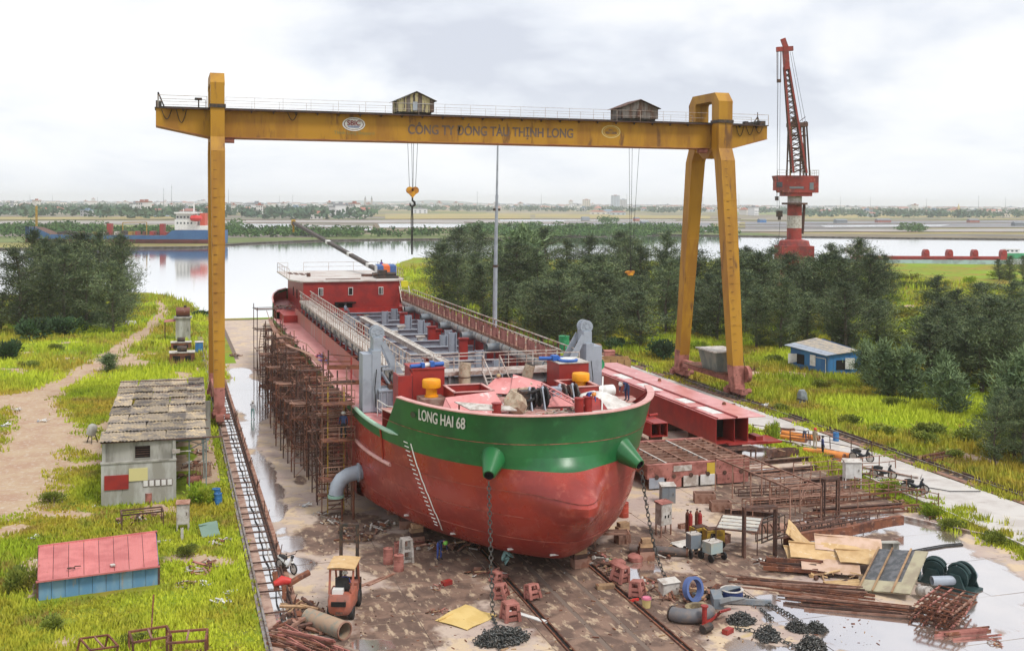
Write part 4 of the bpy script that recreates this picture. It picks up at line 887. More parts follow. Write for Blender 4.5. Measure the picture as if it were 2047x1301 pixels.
for sgn in (-1,1):
 for (a,b_,c) in ((5.6,3.1,6.6),):
  mb.plate([(XC+sgn*5.7,-36.8,6.2),(XC+sgn*3.2,-36.8,3.15),(XC+sgn*3.2,16.8,3.15),(XC+sgn*5.7,16.8,6.2)][::-sgn],.05)
part(mb,'hopper_slope',K['redox'],SHIP,True)
bk=None
for sgn in (-1,1):
 for i in range(16):
  y=-35+i*3.0
  if bk is None:
   mb=MB(); mb.add([(0,-.5,0),(0,.5,0),(.7,.25,0),(.7,-.25,0),(0,-.5,.04),(0,.5,.04),(.7,.25,.04),(.7,-.25,.04)],[(0,1,2,3),(7,6,5,4),(0,4,5,1),(1,5,6,2),(2,6,7,3),(3,7,4,0)]); bk=part(mb,'coaming_bracket',K['redox'],SHIP); bk.location=(-6.3,y+10,8.0);
  else: again(bk,'coaming_bracket',SHIP,(sgn*6.3,y+10,8.0),scale=(1 if sgn < 0 else -1,1,1))
cb=None
for i,y in enumerate((-33.5,-29.2,-24.9,-20.6,-16.3,-12.0,-7.7,-3.4,.9,5.2,9.5,13.8)):
 if cb is None:
  mb=MB(); mb.bb(-5.2,5.2,-.2,.2,.28,.34); mb.bb(-5.2,5.2,-.03,.03,-.32,.28); mb.bb(-5.2,5.2,-.2,.2,-.38,-.32); mb.cm=1; mb.bb(-5.2,5.2,.04,.06,-1.3,-.5)
  cb=part(mb,'cross_beam',[K['grey'],K['redox']],SHIP); cb.location=(0,y+10,7.4)
 else: again(cb,'cross_beam',SHIP,(0,y+10,7.4+rnd.uniform(-.05,.05)))
pg=pr_=None
for i,y in enumerate((-31.4,-27,-22.7,-18.4,-14.1,-9.8,-5.5,-1.2,3.1,7.4)):
 for x_ in (-2.9,2.9):
  z_=9.15
  if pg is None:
   mb=MB(); mb.bb(-.3,.3,-.02,.02,-4.5,0); mb.bb(-.32,-.26,-.22,.22,-4.5,0); mb.bb(.26,.32,-.22,.22,-4.5,0); pg=part(mb,'hold_post',K['grey'],SHIP); pg.location=(x_,y+10,z_-.3)
   pr_=part(MB().bb(-.34,.34,-.2,.2,-5,0).bb(-.42,.42,-.28,.28,-.12,0),'hold_post',K['redox'],SHIP); pr_.location=(x_+.9,y+11,z_-.4)
  else:
   again(pg if (i+(x_ > 0)) % 3 else pr_,'hold_post',SHIP,(x_+rnd.uniform(-.3,.3),y+10+rnd.uniform(-.8,.8),z_-rnd.uniform(0,.7)))
   if rnd.random() < .45: again(pr_ if i % 2 else pg,'hold_post',SHIP,(x_*rnd.choice((.5,1.35)),y+11.5,z_-rnd.uniform(.4,1.2)))
 mb=MB(); mb.bb(-.4,.4,-.25,.25,0,.14); mb.bb(-.25,.25,-.18,.18,-.3,0); o=part(mb,'beam_shoe',K['dirtywhite'],SHIP); o.location=(rnd.choice((-2.2,0,1.6)),y+8.2,7.95)
mb=MB(); mb.beam((13.2,-4.1,8.95),(13.9,-34.6,8.85),.42,.4); mb.beam((12.95,-4.1,9.17),(13.65,-34.6,9.07),.10,.05); mb.beam((13.45,-4.1,9.17),(14.15,-34.6,9.07),.1,.05); part(mb,'centre_girder',K['dirtywhite'],SHIP,True)
for sgn in (-1,1):
 x=XC+sgn*5.62; mb=MB(); mb.tube((x,-38.1,8.55),(x,14.5,8.65),.42,16)
 pp=part(mb,'side_pipe',K['lagging'] if False else mat('pale_grey_pipe',(0.42,0.42,0.40),(0.30,0.28,0.24),(0.5,0.40,0.30),scale=1.4,rough=.6),SHIP,True,smooth=40)
 mb=MB()
 for y in range(-37,14,2): mb.tube((x,y,8.56),(x,y+.12,8.56),.47,14)
 part(mb,'flange',K['greydk'],pp,True,kind='stuff')
 xa,xb=(XC-6.15,XC-5.0) if sgn < 0 else (XC+5.3,XC+6.45)
 xa,xb=min(xa,xb),max(xa,xb); z0=9.15
 mb=MB(); mb.bb(xa,xb,-38.3,14.6,z0-.06,z0); mb.bb(xa,xa+.06,-38.3,14.6,z0-.24,z0-.06); mb.bb(xb-.06,xb,-38.3,14.6,z0-.24,z0-.06)
 wk=part(mb,'walkway',K['rustlt'] if sgn > 0 else K['dirtywhite'],SHIP,True)
 for xx in (xa,xb):
  mb=MB(); mb.beam((xx,-38.3,z0+1.0),(xx,14.6,z0+1.0),.075); mb.beam((xx,-38.3,z0+.52),(xx,14.6,z0+.52),.05); part(mb,'handrail',K['handrail'],wk,True)
  mb=MB()
  y=-38.2
  while y < 14.6: mb.beam((xx,y,z0-.2),(xx,y,z0+1.0),.06); y +=1.15
  part(mb,'stanchions',K['handrail'] if sgn < 0 else K['rust'],wk,True,kind='stuff')
 if sgn > 0:
  mb=MB(); y=-37.5
  while y < 14: mb.bb(xa-.03,xa-.01,y,y+1.9,z0+.05,z0+.85); y +=2.3
  part(mb,'side_sheet',K['pinkrust'],wk,True,kind='stuff')
 mb=MB(); y=-37
 while y < 14: mb.beam((x,y,DK),(x,y,8.1),.12); mb.beam((XC+sgn*6.1,y,7.9),(XC+sgn*6.1,y,z0-.1),.1); y +=3.1
 part(mb,'pipe_stand',K['greydk'],SHIP,True,kind='stuff')
for y in (-24,-16,-8,0,8):   # short branch pipes hanging below the right walkway
 mb=MB(); mb.pipe((XC+4.2,y,8.5),(XC+5.6,y+.1,8.5),.36,.05,14); part(mb,'branch_pipe',K['greydk'],SHIP,True,smooth=40)
mb=MB(); mb.bb(XC-6.15,XC+6.45,-39.0,-37.6,8.95,9.05); mb.bb(XC-6.15,XC+6.45,-39.05,-38.99,8.8,9.05); cw=part(mb,'cross_walkway',K['handrail'],SHIP,True)
for (y,a,b_) in ((-39.0,-6.1,-.35),(-39.0,.8,6.4),(-37.6,-5.0,5.3)):
 mb=MB(); rail_run(mb,[(XC+a,y,9.05),(XC+b_,y,9.05)],h=1.0,sp=1.7,r=.035); part(mb,'handrail',K['handrail'],cw,True)
mb=MB()
for (a,b_) in ((-.35,.8),):
 for xx in (a,b_):
  mb.beam((XC+xx,-39.0,10.05),(XC+xx+.35,-40.1,8.7),.06); mb.beam((XC+xx,-39.0,9.0),(XC+xx+.2,-40.1,FD),.1); mb.beam((XC+xx+.35,-40.1,8.75),(XC+xx+.35,-40.1,FD),.06)
 for k in range(5): mb.beam((XC+a,-39.1-.2*k,8.8-.2*k),(XC+b_,-39.1-.2*k,8.8-.2*k),.12,.04)
part(mb,'ladder',K['handrail'],cw,True)
mb=MB(); mb.tube((XC-6.1,-38.3,8.15),(XC+6.2,-38.3,8.15),.48,20); cpx=part(mb,'cross_pipe',mat('cross_pipe_grey',(0.36,0.37,0.38),(0.26,0.25,0.23),scale=1.2,rough=.5,bump=.1),SHIP,True,smooth=40)
mb=MB()
for a in (-5.9,-5.5,-5.1,-4.6,-2.2,1.5,4): mb.tube((XC+a,-38.3,8.15),(XC+a+.09,-38.3,8.15),.54,18)
for a in (-5,-2.6,.2,1.6,4.2): mb.bb(XC+a,XC+a+.14,-38.95,-38.8,DK,8.95)
part(mb,'flange',K['greydk'],cpx,True,kind='stuff')
mb=MB(); mb.bb(XC-6.3,XC-2,-39.4,-39.3,6.7,8.2); mb.bb(XC+2.5,XC+6.3,-39.4,-39.3,6.7,8.2); part(mb,'breakwater',K['redox'],SHIP,True)
for sgn,nm in ((-1,'left'),(1,'right')):
 def X(a): return XC+sgn*a
 mb=MB()
 def bbx(a,b_,y0,y1,z0,z1): mb.bb(min(X(a),X(b_)),max(X(a),X(b_)),y0,y1,z0,z1)
 bbx(8.15,7.55,-38.7,-37.3,6.65,10.35); bbx(7.55,7.0,-38.75,-37.25,6.65,10.55); bbx(7.45,6.85,-38.6,-37.4,10.5,11.35)
 tw=part(mb,'hoist_tower',K['grey'],SHIP,True)
 for y in (-38.65,-37.45):
  mb=MB(); mb.plate([(X(6.95),y,10.9),(X(6.75),y,11.2),(X(5.1),y,8.35),(X(5.65),y,8.05)][::(1 if sgn > 0 else -1)],.10); mb.beam((X(6.9),y,9.35),(X(6.2),y,9.35),.22,.1); mb.beam((X(6.9),y,9.2),(X(6.3),y,8.2),.14,.1)
  part(mb,'brace',K['grey'],tw,True)
 for y in (-38.35,-37.7):
  mb=MB(); mb.tube((X(7.15),y-.07,11.65),(X(7.15),y+.07,11.65),.44,24); mb.tube((X(7.15),y-.12,11.65),(X(7.15),y+.12,11.65),.14,10)
  for k in range(8):
   a=2*pi*k/8; mb.tube((X(7.15)+.28*cos(a),y-.10,11.65+.28*sin(a)),(X(7.15)+.28*cos(a),y+.10,11.65+.28*sin(a)),.07,6)
  part(mb,'sheave',K['grey'],tw,True,smooth=40)
 mb=MB(); bbx(7.0,4.6,-38.9,-38.7,7.9,8.15); bbx(7.2,4.6,-39.3,-37.4,8.0,8.1); bbx(7.2,4.6,-39.25,-39.2,6.7,8.0)
 for k in range(7): bbx(7.1-.38*k,7.02-.38*k,-39.33,-39.2,6.8,7.95)
 part(mb,'stiffened_base',K['grey'],tw,True)
 mb=MB(); bbx(6.5,5.9,-39.1,-38.3,7.3,8.4); part(mb,'red_bracket',K['rust'],tw,True)
 mb=MB(); mb.path([(X(7.3),-38.9,9.4),(X(7.42),-38.95,8.2),(X(7.35),-38.95,7.0)],.03,4); part(mb,'cable',K['black'],tw,True)
mb=MB(); mb.lathe([(.05,0),(.16,.1),(.12,.5),(.22,.8),(.02,1.0)],8,(0,0,0)); tarp_i=single(mb,'plastic_bag',K['white'],'white plastic sheet caught on the foot of the left grey tower brace','plastic sheet',(10.35,-39.0,7.75),rz=.3,smooth=True); tarp_i.rotation_euler=(0,-2.7,0); tarp_i.location.z=8.6
for sgn in (-1,1):
 x0_,x1_=(XC-5.7,XC-3.7) if sgn < 0 else (XC+3.8,XC+5.8)
 mb=MB(); mb.bb(x0_,x1_,-42.3,-39.9,FD,9.8); lk=part(mb,'deck_locker',K['redox'],SHIP,True)
 mb=MB(); mb.bb(x0_-.06,x1_+.06,-42.36,-39.84,9.8,9.86); part(mb,'lid',K['dirtywhite'] if sgn > 0 else K['redox'],lk,True)
 xx=(x0_+x1_)/2; mb=MB()
 if sgn < 0:
  mb.tube((xx-1.1,-42.1,9.98),(xx-.3,-41.9,9.98),.12,8); mb.tube((xx+.3,-41.7,9.98),(xx+1.1,-41.6,10.0),.14,8); mb.bb(xx-.4,xx-.2,-42.2,-41.7,9.88,10.15); mb.bb(xx+.2,xx+.45,-42,-41.5,9.88,10.2)
 else:
  mb.lathe([(.62,0),(.66,.12),(.55,.16)],20,(xx-.2,-41.7,9.87)); mb.tube((xx-1.9,-40.9,10.0),(xx-.4,-41.3,10.0),.12,8); mb.bb(xx-1.1,xx-.7,-41.4,-40.8,9.88,10.2)
 b_=thing('valve_gear','blue valve gear lying on the %s red deck locker of the ship' % ('left' if sgn < 0 else 'right'),'valve gear',(xx,-41.5,9.86)); part(mb,'valve_bodies',K['bluebr'],b_,True,kind='stuff')
 mb=MB()
 if sgn < 0: mb.tube((xx-.3,-41.9,9.98),(xx+.3,-41.7,9.98),.14,10)
 else: mb.lathe([(.5,0),(.5,.05)],20,(xx-.2,-41.7,10.02))
 part(mb,'cylinder',K['white'],b_,True)
 if sgn < 0:
  mb=MB(); mb.bb(x0_-.95,x0_-.1,-42.6,-42.5,FD-1.0,9.5); mb.bb(x0_-.95,x0_-.85,-42.5,-41.0,FD-1.0,9.5); mb.beam((x0_-.1,-42.55,9.45),(x0_+.05,-41.2,9.75),.1); part(mb,'door_plate',K['redox'],SHIP,True)
 hx0,hx1=(XC-3.9,XC-1.5) if sgn < 0 else (XC+3.3,XC+5.2); ya,yb=-45.6,-42.9
 mb=MB()
 for (a,b_,c,d) in ((hx0,hx1,ya,ya+.08),(hx0,hx1,yb-.08,yb),(hx0,hx0+.08,ya,yb),(hx1-.08,hx1,ya,yb)): mb.bb(a,b_,c,d,FD,8.85)
 hc=part(mb,'hatch_coaming',K['redox'],SHIP,True)
 mb=MB()
 for (a,b_,c,d) in ((hx0-.06,hx1+.06,ya-.06,ya+.12),(hx0-.06,hx1+.06,yb-.12,yb+.06),(hx0-.06,hx0+.12,ya,yb),(hx1-.12,hx1+.06,ya,yb)): mb.bb(a,b_,c,d,8.85,8.9)
 part(mb,'rim',K['pinkcap'],hc,True); mb=MB(); mb.bb(hx0+.1,hx1-.1,ya+.1,yb-.1,FD,FD+.03); part(mb,'well',K['redox'],hc,True)
 xv,yv=XC+sgn*4.8,-43.5
 mb=MB(); mb.bb(xv-.75,xv+.75,yv-.9,yv+.7,FD,8.32); part(mb,'vent_plinth',mat('plinth_brown',(0.20,0.10,0.08),(0.30,0.22,0.18),scale=2,rough=.7),SHIP,True)
 mb=MB(); mb.lathe([(.42,0),(.42,.08),(.34,.09),(.34,.5),(.36,.52),(.54,.56),(.56,.62),(.56,.98),(.52,1.05),(.1,1.12),(0,1.13)],24,(xv,yv,8.32)); part(mb,'ventilator',K['mushroom'],SHIP,True,smooth=35)
mb=MB(); mb.plate([(11.1,-48.0,8.0),(10.9,-46.6,8.75),(13.9,-46.4,8.95),(14.2,-48.0,8.0)],.05); mb.plate([(10.5,-47.2,7.95),(11.1,-48.0,8.0),(10.9,-46.6,8.75)],.05)
part(mb,'hawse_trunk',K['pink'],SHIP,True)
mb=MB(); mb.plate([(17.0,-47.0,8.0),(16.9,-45.8,8.95),(18.6,-45.6,8.8),(18.6,-47.2,8.0)],.05); part(mb,'hawse_trunk',K['pink'],SHIP,True)
mb=MB(); mb.plate([(16.0,-42.6,8.0),(16.6,-41.4,9.1),(18.4,-41.8,8.6),(17.6,-43.4,8.0)],.05); mb.plate([(14.3,-41.8,8.1),(17.6,-43.3,8.1),(17.4,-41.6,8.9),(15.6,-41.0,8.9)],.05); part(mb,'folded_plate',K['pink'],SHIP,True)
for xx,yy,nm in ((16.4,-46.6,'left'),(18.5,-46.0,'right')):
 mb=MB(); mb.tube((xx-.9,yy,8.55),(xx+.9,yy,8.55),.12,10)
 for dx_,r in ((-.75,.32),(-.15,.62),(.2,.55),(.6,.62)): mb.tube((xx+dx_-.05,yy,8.55),(xx+dx_+.05,yy,8.55),r,20)
 wl=part(mb,'windlass',K['black'] if nm=='left' else K['darksteel'],SHIP,True)
 for dx_ in (-.42,.38):
  mb=MB(); mb.plate([(xx+dx_,yy-.8,FD),(xx+dx_,yy-.45,FD),(xx+dx_,yy+.05,9.1),(xx+dx_,yy-.15,9.2)],.08); mb.plate([(xx+dx_,yy+.8,FD),(xx+dx_,yy+.5,FD),(xx+dx_,yy-.15,9.1),(xx+dx_,yy,9.2)],.08); part(mb,'frame',K['grey'],wl,True)
 mb=MB(); mb.bb(xx-1.0,xx-.5,yy-.5,yy+.1,FD,8.9); mb.bb(xx-1.05,xx-.45,yy-.55,yy+.15,8.9,9.02); part(mb,'gearbox',K['grey'] if nm=='right' else K['darksteel'],wl,True)
for sgn,(xx,yy) in ((1,(18.75,-49.0)),(1,(18.1,-49.3)),(-1,(13.1,-49.6))):
 mb=MB(); mb.tube((xx,yy,FD),(xx,yy,8.85),.26,16); mb.tube((xx,yy,8.85),(xx,yy,8.9),.30,16); part(mb,'bollard',K['redox'],SHIP,True,smooth=40)
for sgn in (-1,1):
 mb=MB(); pts=[(XC+sgn*7.4,-39.8,6.6),(XC+sgn*7.2,-42.0,6.6),(XC+sgn*6.6,-44.6,6.9)]; rail_run(mb,pts,h=1.0,sp=1.1,r=.035); part(mb,'railing',K['white'],SHIP,True)
DH=(10.25,21.3,18.0,35.0)
mb=MB(); mb.bb(DH[0],DH[1],DH[2],DH[3],7.0,10.9); dh=part(mb,'deckhouse',K['redox'],SHIP,True)
mb=MB(); mb.prism([(9.9,17.8),(21.6,17.8),(22.2,20),(22.2,36.5),(9.0,36.5),(9.0,21)],10.9,11.05); part(mb,'roof',mat('pale_roof_deck',(0.56,0.52,0.48),(0.44,0.36,0.32),(0.62,0.60,0.58),scale=.35,rough=.5),dh,True)
for x_ in (12.2,15.6,19.1):
 mb=MB(); mb.bb(x_-.27,x_+.27,17.93,17.99,9.35,10.25); wf=part(mb,'window',K['white'],dh,True)
 mb=MB(); mb.bb(x_-.2,x_+.2,17.90,17.935,9.42,10.18); part(mb,'pane',K['hole'],wf,True)
 if x_ !=15.6: mb=MB(); mb.bb(x_+.0,x_+.06,17.885,17.90,9.42,10.18); part(mb,'mullion',K['white'],wf,True)
mb=MB(); mb.bb(10.2,10.24,19.3,20.2,7.5,9.6); mb.bb(10.2,10.24,24,24.6,8.6,9.6); mb.bb(10.2,10.24,28,28.6,8.6,9.6); part(mb,'door',K['hole'],dh,True)
mb=MB(); mb.bb(14.0,16.2,17.6,17.9,8.45,8.6); mb.bb(13.8,14.1,17.5,17.95,7.6,8.6); mb.bb(14.2,15.8,17.9,17.97,7.6,8.4); part(mb,'recess',K['hole'],dh,True)
mb=MB(); rail_run(mb,[(9.1,22.0,11.05),(9.1,36.4,11.05)],r=.03); rail_run(mb,[(12.4,36.4,11.05),(22.1,36.4,11.05)],r=.03); rail_run(mb,[(9.1,36.4,11.05),(10.4,36.4,11.05)],r=.03); rail_run(mb,[(22.1,36.4,11.05),(22.1,20,11.05)],r=.03,sp=1.2); part(mb,'roof_railing',K['handrail'],dh,True)
mb=MB(); mb.bb(21.4,22.2,17.6,18.4,10.2,10.9); part(mb,'yellow_box',mat('bright_yellow',(0.62,0.58,0.03),rough=.5),dh,True)
mb=MB()
for k in range(6): mb.bb(21.2,22.3,14.8+.5*k,15.1+.5*k,7.3+.5*k,7.36+.5*k)
mb.beam((21.2,14.6,7.1),(21.2,17.8,10.3),.1); mb.beam((22.3,14.6,7.1),(22.3,17.8,10.3),.1); mb.beam((21.2,14.6,8.1),(21.2,17.8,11.3),.05); part(mb,'stair',K['dirtywhite'],dh,True)
mb=MB()
for k in range(4): mb.bb(10+.6*k,10.4+.6*k,30-k,33-k,11.06,11.12)
mb.bb(13,17,19.5,19.9,11.06,11.13); mb.bb(18,19.5,24,25,11.06,11.3); mb.bb(11.5,11.9,25,25.5,11.06,11.5); part(mb,'deck_litter',K['rustdk'],dh,True,kind='stuff')
bm=thing('crane_boom','long dark lattice boom slanting from the deckhouse roof over the river','boom',(19.8,21.5,11.05))
a,b_=Vector((20.1,20.6,11.5)),Vector((15.2,75,16.6)); mb=MB(); x,y,d=mb.frame(b_-a)
mb.beam(a,b_,.55,.4); part(mb,'boom_box',K['darksteel'],bm,True)
mb=MB()
for f in (.30,.53,.12): mb.beam(a.lerp(b_,f),a.lerp(b_,f+.022),.62,.47)
part(mb,'white_band',K['white'],bm,True)
mb=MB(); mb.bb(19.0,21.6,20.0,22.4,11.05,11.35); mb.bb(19.3,20.3,20.5,21.5,11.35,12.0); mb.tube((18.6,20.6,11.5),(21.4,21,11.5),.25,10); part(mb,'pivot',K['darksteel'],bm,True)
mb=MB(); mb.tube(b_+Vector((-.3,0,0)),b_+Vector((.3,0,0)),.5,12); mb.beam(b_,b_-Vector((0,0,1.6)),.3); part(mb,'head_sheave',K['machyellow'],bm,True)
tn=thing('tent','small tent of blue, orange and white tarpaulin strips on the deckhouse roof','tent',(20.6,23.0,11.05),rz=0)
cs=[K['c_tb'] if 'c_tb' in K else cloth('tb',(0.08,0.15,0.35)),K['orangetarp'],cloth('tb',(0.08,0.15,0.35)),K['white']]
for k in range(3):
 x0_=-1.15+.77*k; mb=MB(); sg=[(x0_,-.9,0),(x0_+.77,-.9,0),(x0_+.77,-.75,1.35),(x0_,-.75,1.35)]
 mb.plate(sg,.04); mb.plate([(x0_,-.75,1.35),(x0_+.77,-.75,1.35),(x0_+.77,.8,1.5),(x0_,.8,1.5)],.04); part(mb,'cloth_strip',cs[k],tn)
mb=MB(); mb.plate([(-1.17,.9,0),(-1.17,-.9,0),(-1.17,-.75,1.35),(-1.17,.8,1.5)],.04); mb.plate([(1.17,-.9,0),(1.17,.9,0),(1.17,.8,1.5),(1.17,-.75,1.35)],.04); part(mb,'side_cloth',K['white'],tn)
p=Vector((XC-8.4,-39.2,2.75)); pts=[p+Vector(v) for v in ((.35,0,.25),(-.2,0,.22),(-.75,0,.1),(-1.15,0,-.15),(-1.42,0,-.55),(-1.5,0,-1.1))]
el=thing('discharge_elbow','big grey pipe elbow bending down from the ship side','pipe elbow',tuple(pts[-1]))
mb=MB(); mb.path(pts,.46,20,caps=False); part(mb,'elbow',K['grey'],el,True,smooth=50)
mb=MB(); mb.tube(pts[-1]-Vector((0,0,.0)),pts[-1]-Vector((0,0,.16)),.52,20); part(mb,'flange',mat('green_rim',(0.25,0.42,0.34),rough=.5),el,True)
mb=MB(); mb.tube(pts[1]+Vector((.05,0,0)),pts[1]+Vector((.15,0,0)),.60,20); mb.tube(pts[0],pts[0]+Vector((-.1,0,0)),.60,20); part(mb,'flange',K['grey'],el,True)
mb=MB(); mb.tube((p.x-1.1,p.y+.1,0),(p.x-1.1,p.y+.1,2.3),.06,6); mb.tube((p.x-.4,p.y,0),(p.x-.4,p.y,2.5),.08,6); part(mb,'prop',K['rust'],el,True)
ORD='first second third fourth fifth sixth seventh eighth ninth tenth eleventh twelfth thirteenth fourteenth'.split()
# ================================================================ people
def person(pose,cols,helmet=None,seed=0):
 """one continuous body grown on a skeleton; cols: shirt, trousers"""
 J={'pel': (0,0,.95),'sp': (0,0,1.15),'ch': (0,.0,1.36),'nk': (0,0,1.47),'hd': (0,-.02,1.60),'ht': (0,-.01,1.70),
  'sl': (.19,0,1.40),'el': (.25,-.02,1.13),'wl': (.26,-.10,.90),'fl': (.26,-.13,.80),
  'sr': (-.19,0,1.40),'er': (-.25,-.02,1.13),'wr': (-.26,-.10,.90),'fr': (-.26,-.13,.80),
  'hl': (.10,0,.90),'kl': (.12,-.03,.49),'al': (.12,.02,.08),'tl': (.13,-.16,.04),
  'hr': (-.10,0,.90),'kr': (-.12,-.03,.49),'ar': (-.12,.02,.08),'tr': (-.13,-.16,.04)}
 P={'stand': {},'bend': {'sp': (0,-.12,1.08),'ch': (0,-.34,1.14),'nk': (0,-.45,1.15),'hd': (0,-.55,1.10),'ht': (0,-.62,1.05),'sl': (.18,-.34,1.12),'el': (.22,-.40,.86),'wl': (.18,-.50,.64),'fl': (.16,-.53,.56),'sr': (-.18,-.34,1.12),'er': (-.22,-.40,.86),'wr': (-.18,-.48,.64),'fr': (-.16,-.52,.56)},
  'crouch': {'pel': (0,.05,.36),'hl': (.1,.05,.34),'hr': (-.1,.05,.34),'sp': (0,-.02,.55),'ch': (0,-.14,.76),'nk': (0,-.20,.86),'hd': (0,-.27,.97),'ht': (0,-.29,1.06),'sl': (.18,-.14,.78),'el': (.25,-.33,.60),'wl': (.16,-.52,.50),'fl': (.14,-.6,.47),'sr': (-.18,-.14,.78),'er': (-.25,-.33,.60),'wr': (-.16,-.52,.50),'fr': (-.14,-.6,.47),'kl': (.17,-.32,.50),'kr': (-.17,-.32,.50),'al': (.14,-.08,.08),'ar': (-.14,-.08,.08),'tl': (.15,-.26,.04),'tr': (-.15,-.26,.04)},
  'sit': {'pel': (0,0,.5),'hl': (.1,-.02,.48),'hr': (-.1,-.02,.48),'sp': (0,.0,.7),'ch': (0,-.03,.92),'nk': (0,-.05,1.03),'hd': (0,-.08,1.16),'ht': (0,-.07,1.26),'sl': (.18,-.03,.95),'el': (.24,-.14,.70),'wl': (.15,-.38,.68),'fl': (.12,-.46,.68),'sr': (-.18,-.03,.95),'er': (-.24,-.14,.70),'wr': (-.15,-.38,.68),'fr': (-.12,-.46,.68),'kl': (.14,-.45,.5),'kr': (-.14,-.45,.5),'al': (.14,-.45,.08),'ar': (-.14,-.45,.08),'tl': (.14,-.62,.04),'tr': (-.14,-.62,.04)},
  'point': {'el': (.34,-.22,1.28),'wl': (.30,-.46,1.32),'fl': (.28,-.55,1.33)}}[pose]
 J.update(P)
 names=list(J); ix={n: i for i,n in enumerate(names)}
 E=[('pel','sp'),('sp','ch'),('ch','nk'),('nk','hd'),('hd','ht')]
 for s in 'lr': E +=[('ch','s'+s),('s'+s,'e'+s),('e'+s,'w'+s),('w'+s,'f'+s),('pel','h'+s),('h'+s,'k'+s),('k'+s,'a'+s),('a'+s,'t'+s)]
 Rr={'pel': .14,'sp': .125,'ch': .145,'nk': .06,'hd': .095,'ht': .07,'s': .075,'e': .05,'w': .038,'f': .035,'h': .10,'k': .07,'a': .05,'t': .045}
 me=bpy.data.meshes.new('body'); me.from_pydata([J[n] for n in names],[(ix[a],ix[b_]) for a,b_ in E],[])
 o=bpy.data.objects.new('body',me); COL.objects.link(o); md=o.modifiers.new('Skin','SKIN'); sv=me.skin_vertices[0].data
 for n in names: r=Rr.get(n,Rr.get(n[0])); sv[ix[n]].radius=(r,r*.85)
 sv[ix['pel']].use_root=True
 m2=o.modifiers.new('Sub','SUBSURF'); m2.levels=1
 bpy.context.view_layer.update(); nm=bpy.data.meshes.new_from_object(o.evaluated_get(bpy.context.evaluated_depsgraph_get())); bpy.data.objects.remove(o)
 reg={('pel','sp'): 0,('sp','ch'): 0,('ch','nk'): 0,('nk','hd'): 2,('hd','ht'): 2}
 for s in 'lr': reg.update({('ch','s'+s): 0,('s'+s,'e'+s): 0,('e'+s,'w'+s): 0,('w'+s,'f'+s): 2,('pel','h'+s): 1,('h'+s,'k'+s): 1,('k'+s,'a'+s): 1,('a'+s,'t'+s): 3})
 for m in (cols[0],cols[1],K['skin'],K['black']): nm.materials.append(m)
 for p in nm.polygons:
  c=p.center; best=None
  for (a,b_),k in reg.items():
   A,B=Vector(J[a]),Vector(J[b_]); ab=B-A; t_=max(0,min(1,(c-A).dot(ab)/ab.length_squared)); d_=(A+ab*t_-c).length
   if a=='pel' and b_=='sp' and t_ < .25: k=1
   if best is None or d_ < best[0]: best=(d_,k)
  p.material_index=best[1]; p.use_smooth=True
 r=thing('person','person','person'); b=bpy.data.objects.new('body',nm); COL.objects.link(b); b.parent=r
 hd,ht=Vector(J['hd']),Vector(J['ht']); up=(ht-hd).normalized()
 q=up.to_track_quat('Z','Y').to_matrix(); mb=MB()
 if helmet is not None:
  mb.lathe([(.155,.0),(.15,.03),(.125,.035),(.115,.09),(.07,.14),(0,.155)],12,hd+up*.01,M=q); part(mb,'helmet',helmet,r,smooth=60)
 else: mb.lathe([(.108,-.03),(.112,.04),(.08,.11),(0,.135)],10,hd+Vector((0,.01,.0)),M=q); part(mb,'hair',K['black'],r,smooth=60)
 f=q@Vector((0,-1,0));
 if f.y > 0: f=-f
 mb=MB(); mb.box(hd+f*.098-up*.0,(.02,.03,.035),M=q); part(mb,'nose',K['skin'],r)
 mb=MB()
 for s_ in (-1,1): mb.box(hd+f*.09+up*.02+Vector((s_*.032,0,0)),(.02,.012,.012),M=q)
 part(mb,'eyes',K['black'],r)
 return r
def put_person(loc,rz,pose,shirt,trs,helm,label):
 r=person(pose,(cloth(*shirt),cloth(*trs)),helm); r.location=loc; r.rotation_euler=(0,0,rz); r['label']=label; return r
TEAL,WHT,NAVY,BLU,GRY,BEI,BLK=('teal',(.30,.50,.48)),('white',(.62,.64,.66)),('navy',(.03,.045,.11)),('blue',(.06,.10,.36)),('grey',(.22,.24,.26)),('beige',(.46,.38,.28)),('black',(.02,.02,.025))
hw_=K['white']
p=G(505,838); put_person(p,2.6,'point',WHT,TEAL,hw_,'person in pale shirt, teal trousers and white helmet by the puddle near the gantry foot')
p=G(1001,1124); put_person((p.x,p.y-.5,0),1.4,'crouch',TEAL,TEAL,hw_,'person crouching in light teal overalls and white helmet beneath the bow')
p=G(878,1118); put_person(p,.4,'bend',NAVY,BLU,mat('green_helmet',(.2,.55,.08),rough=.4),'person in dark blue with green helmet bending among the blocks under the hull')
p=G(1629,897); put_person(p,1.9,'stand',BEI,BEI,K['redplastic'],'person in beige with red helmet standing on the pale road')
p=G(1644,913); put_person(p,1.2,'stand',('vest',(.05,.07,.2)),BLK,None,'dark haired person in navy vest and black trousers standing on the road')
p=G(1608,885); put_person(p,2.2,'bend',WHT,('denim',(.08,.11,.18)),None,'person in pale shirt bending over the orange pipes beside the road')
p=G(1549,872); put_person(p,.6,'crouch',GRY,GRY,hw_,'person in grey crouching behind the tall weeds at the road edge')
put_person((16.0,-40.6,7.95),-.5,'bend',GRY,('darkgrey',(.08,.08,.09)),mat('tan_helmet',(.5,.38,.2),rough=.4),'person in grey bending on the forecastle deck below the ladder')
put_person((22.5,-46.0,7.95),-1.2,'bend',NAVY,NAVY,hw_,'person in navy with white helmet at the right of the bow bulwark')
put_person((21.2,29.0,11.06),.8,'stand',('purple',(.10,.06,.3)),BLU,None,'person in blue standing behind the tent on the deckhouse roof')
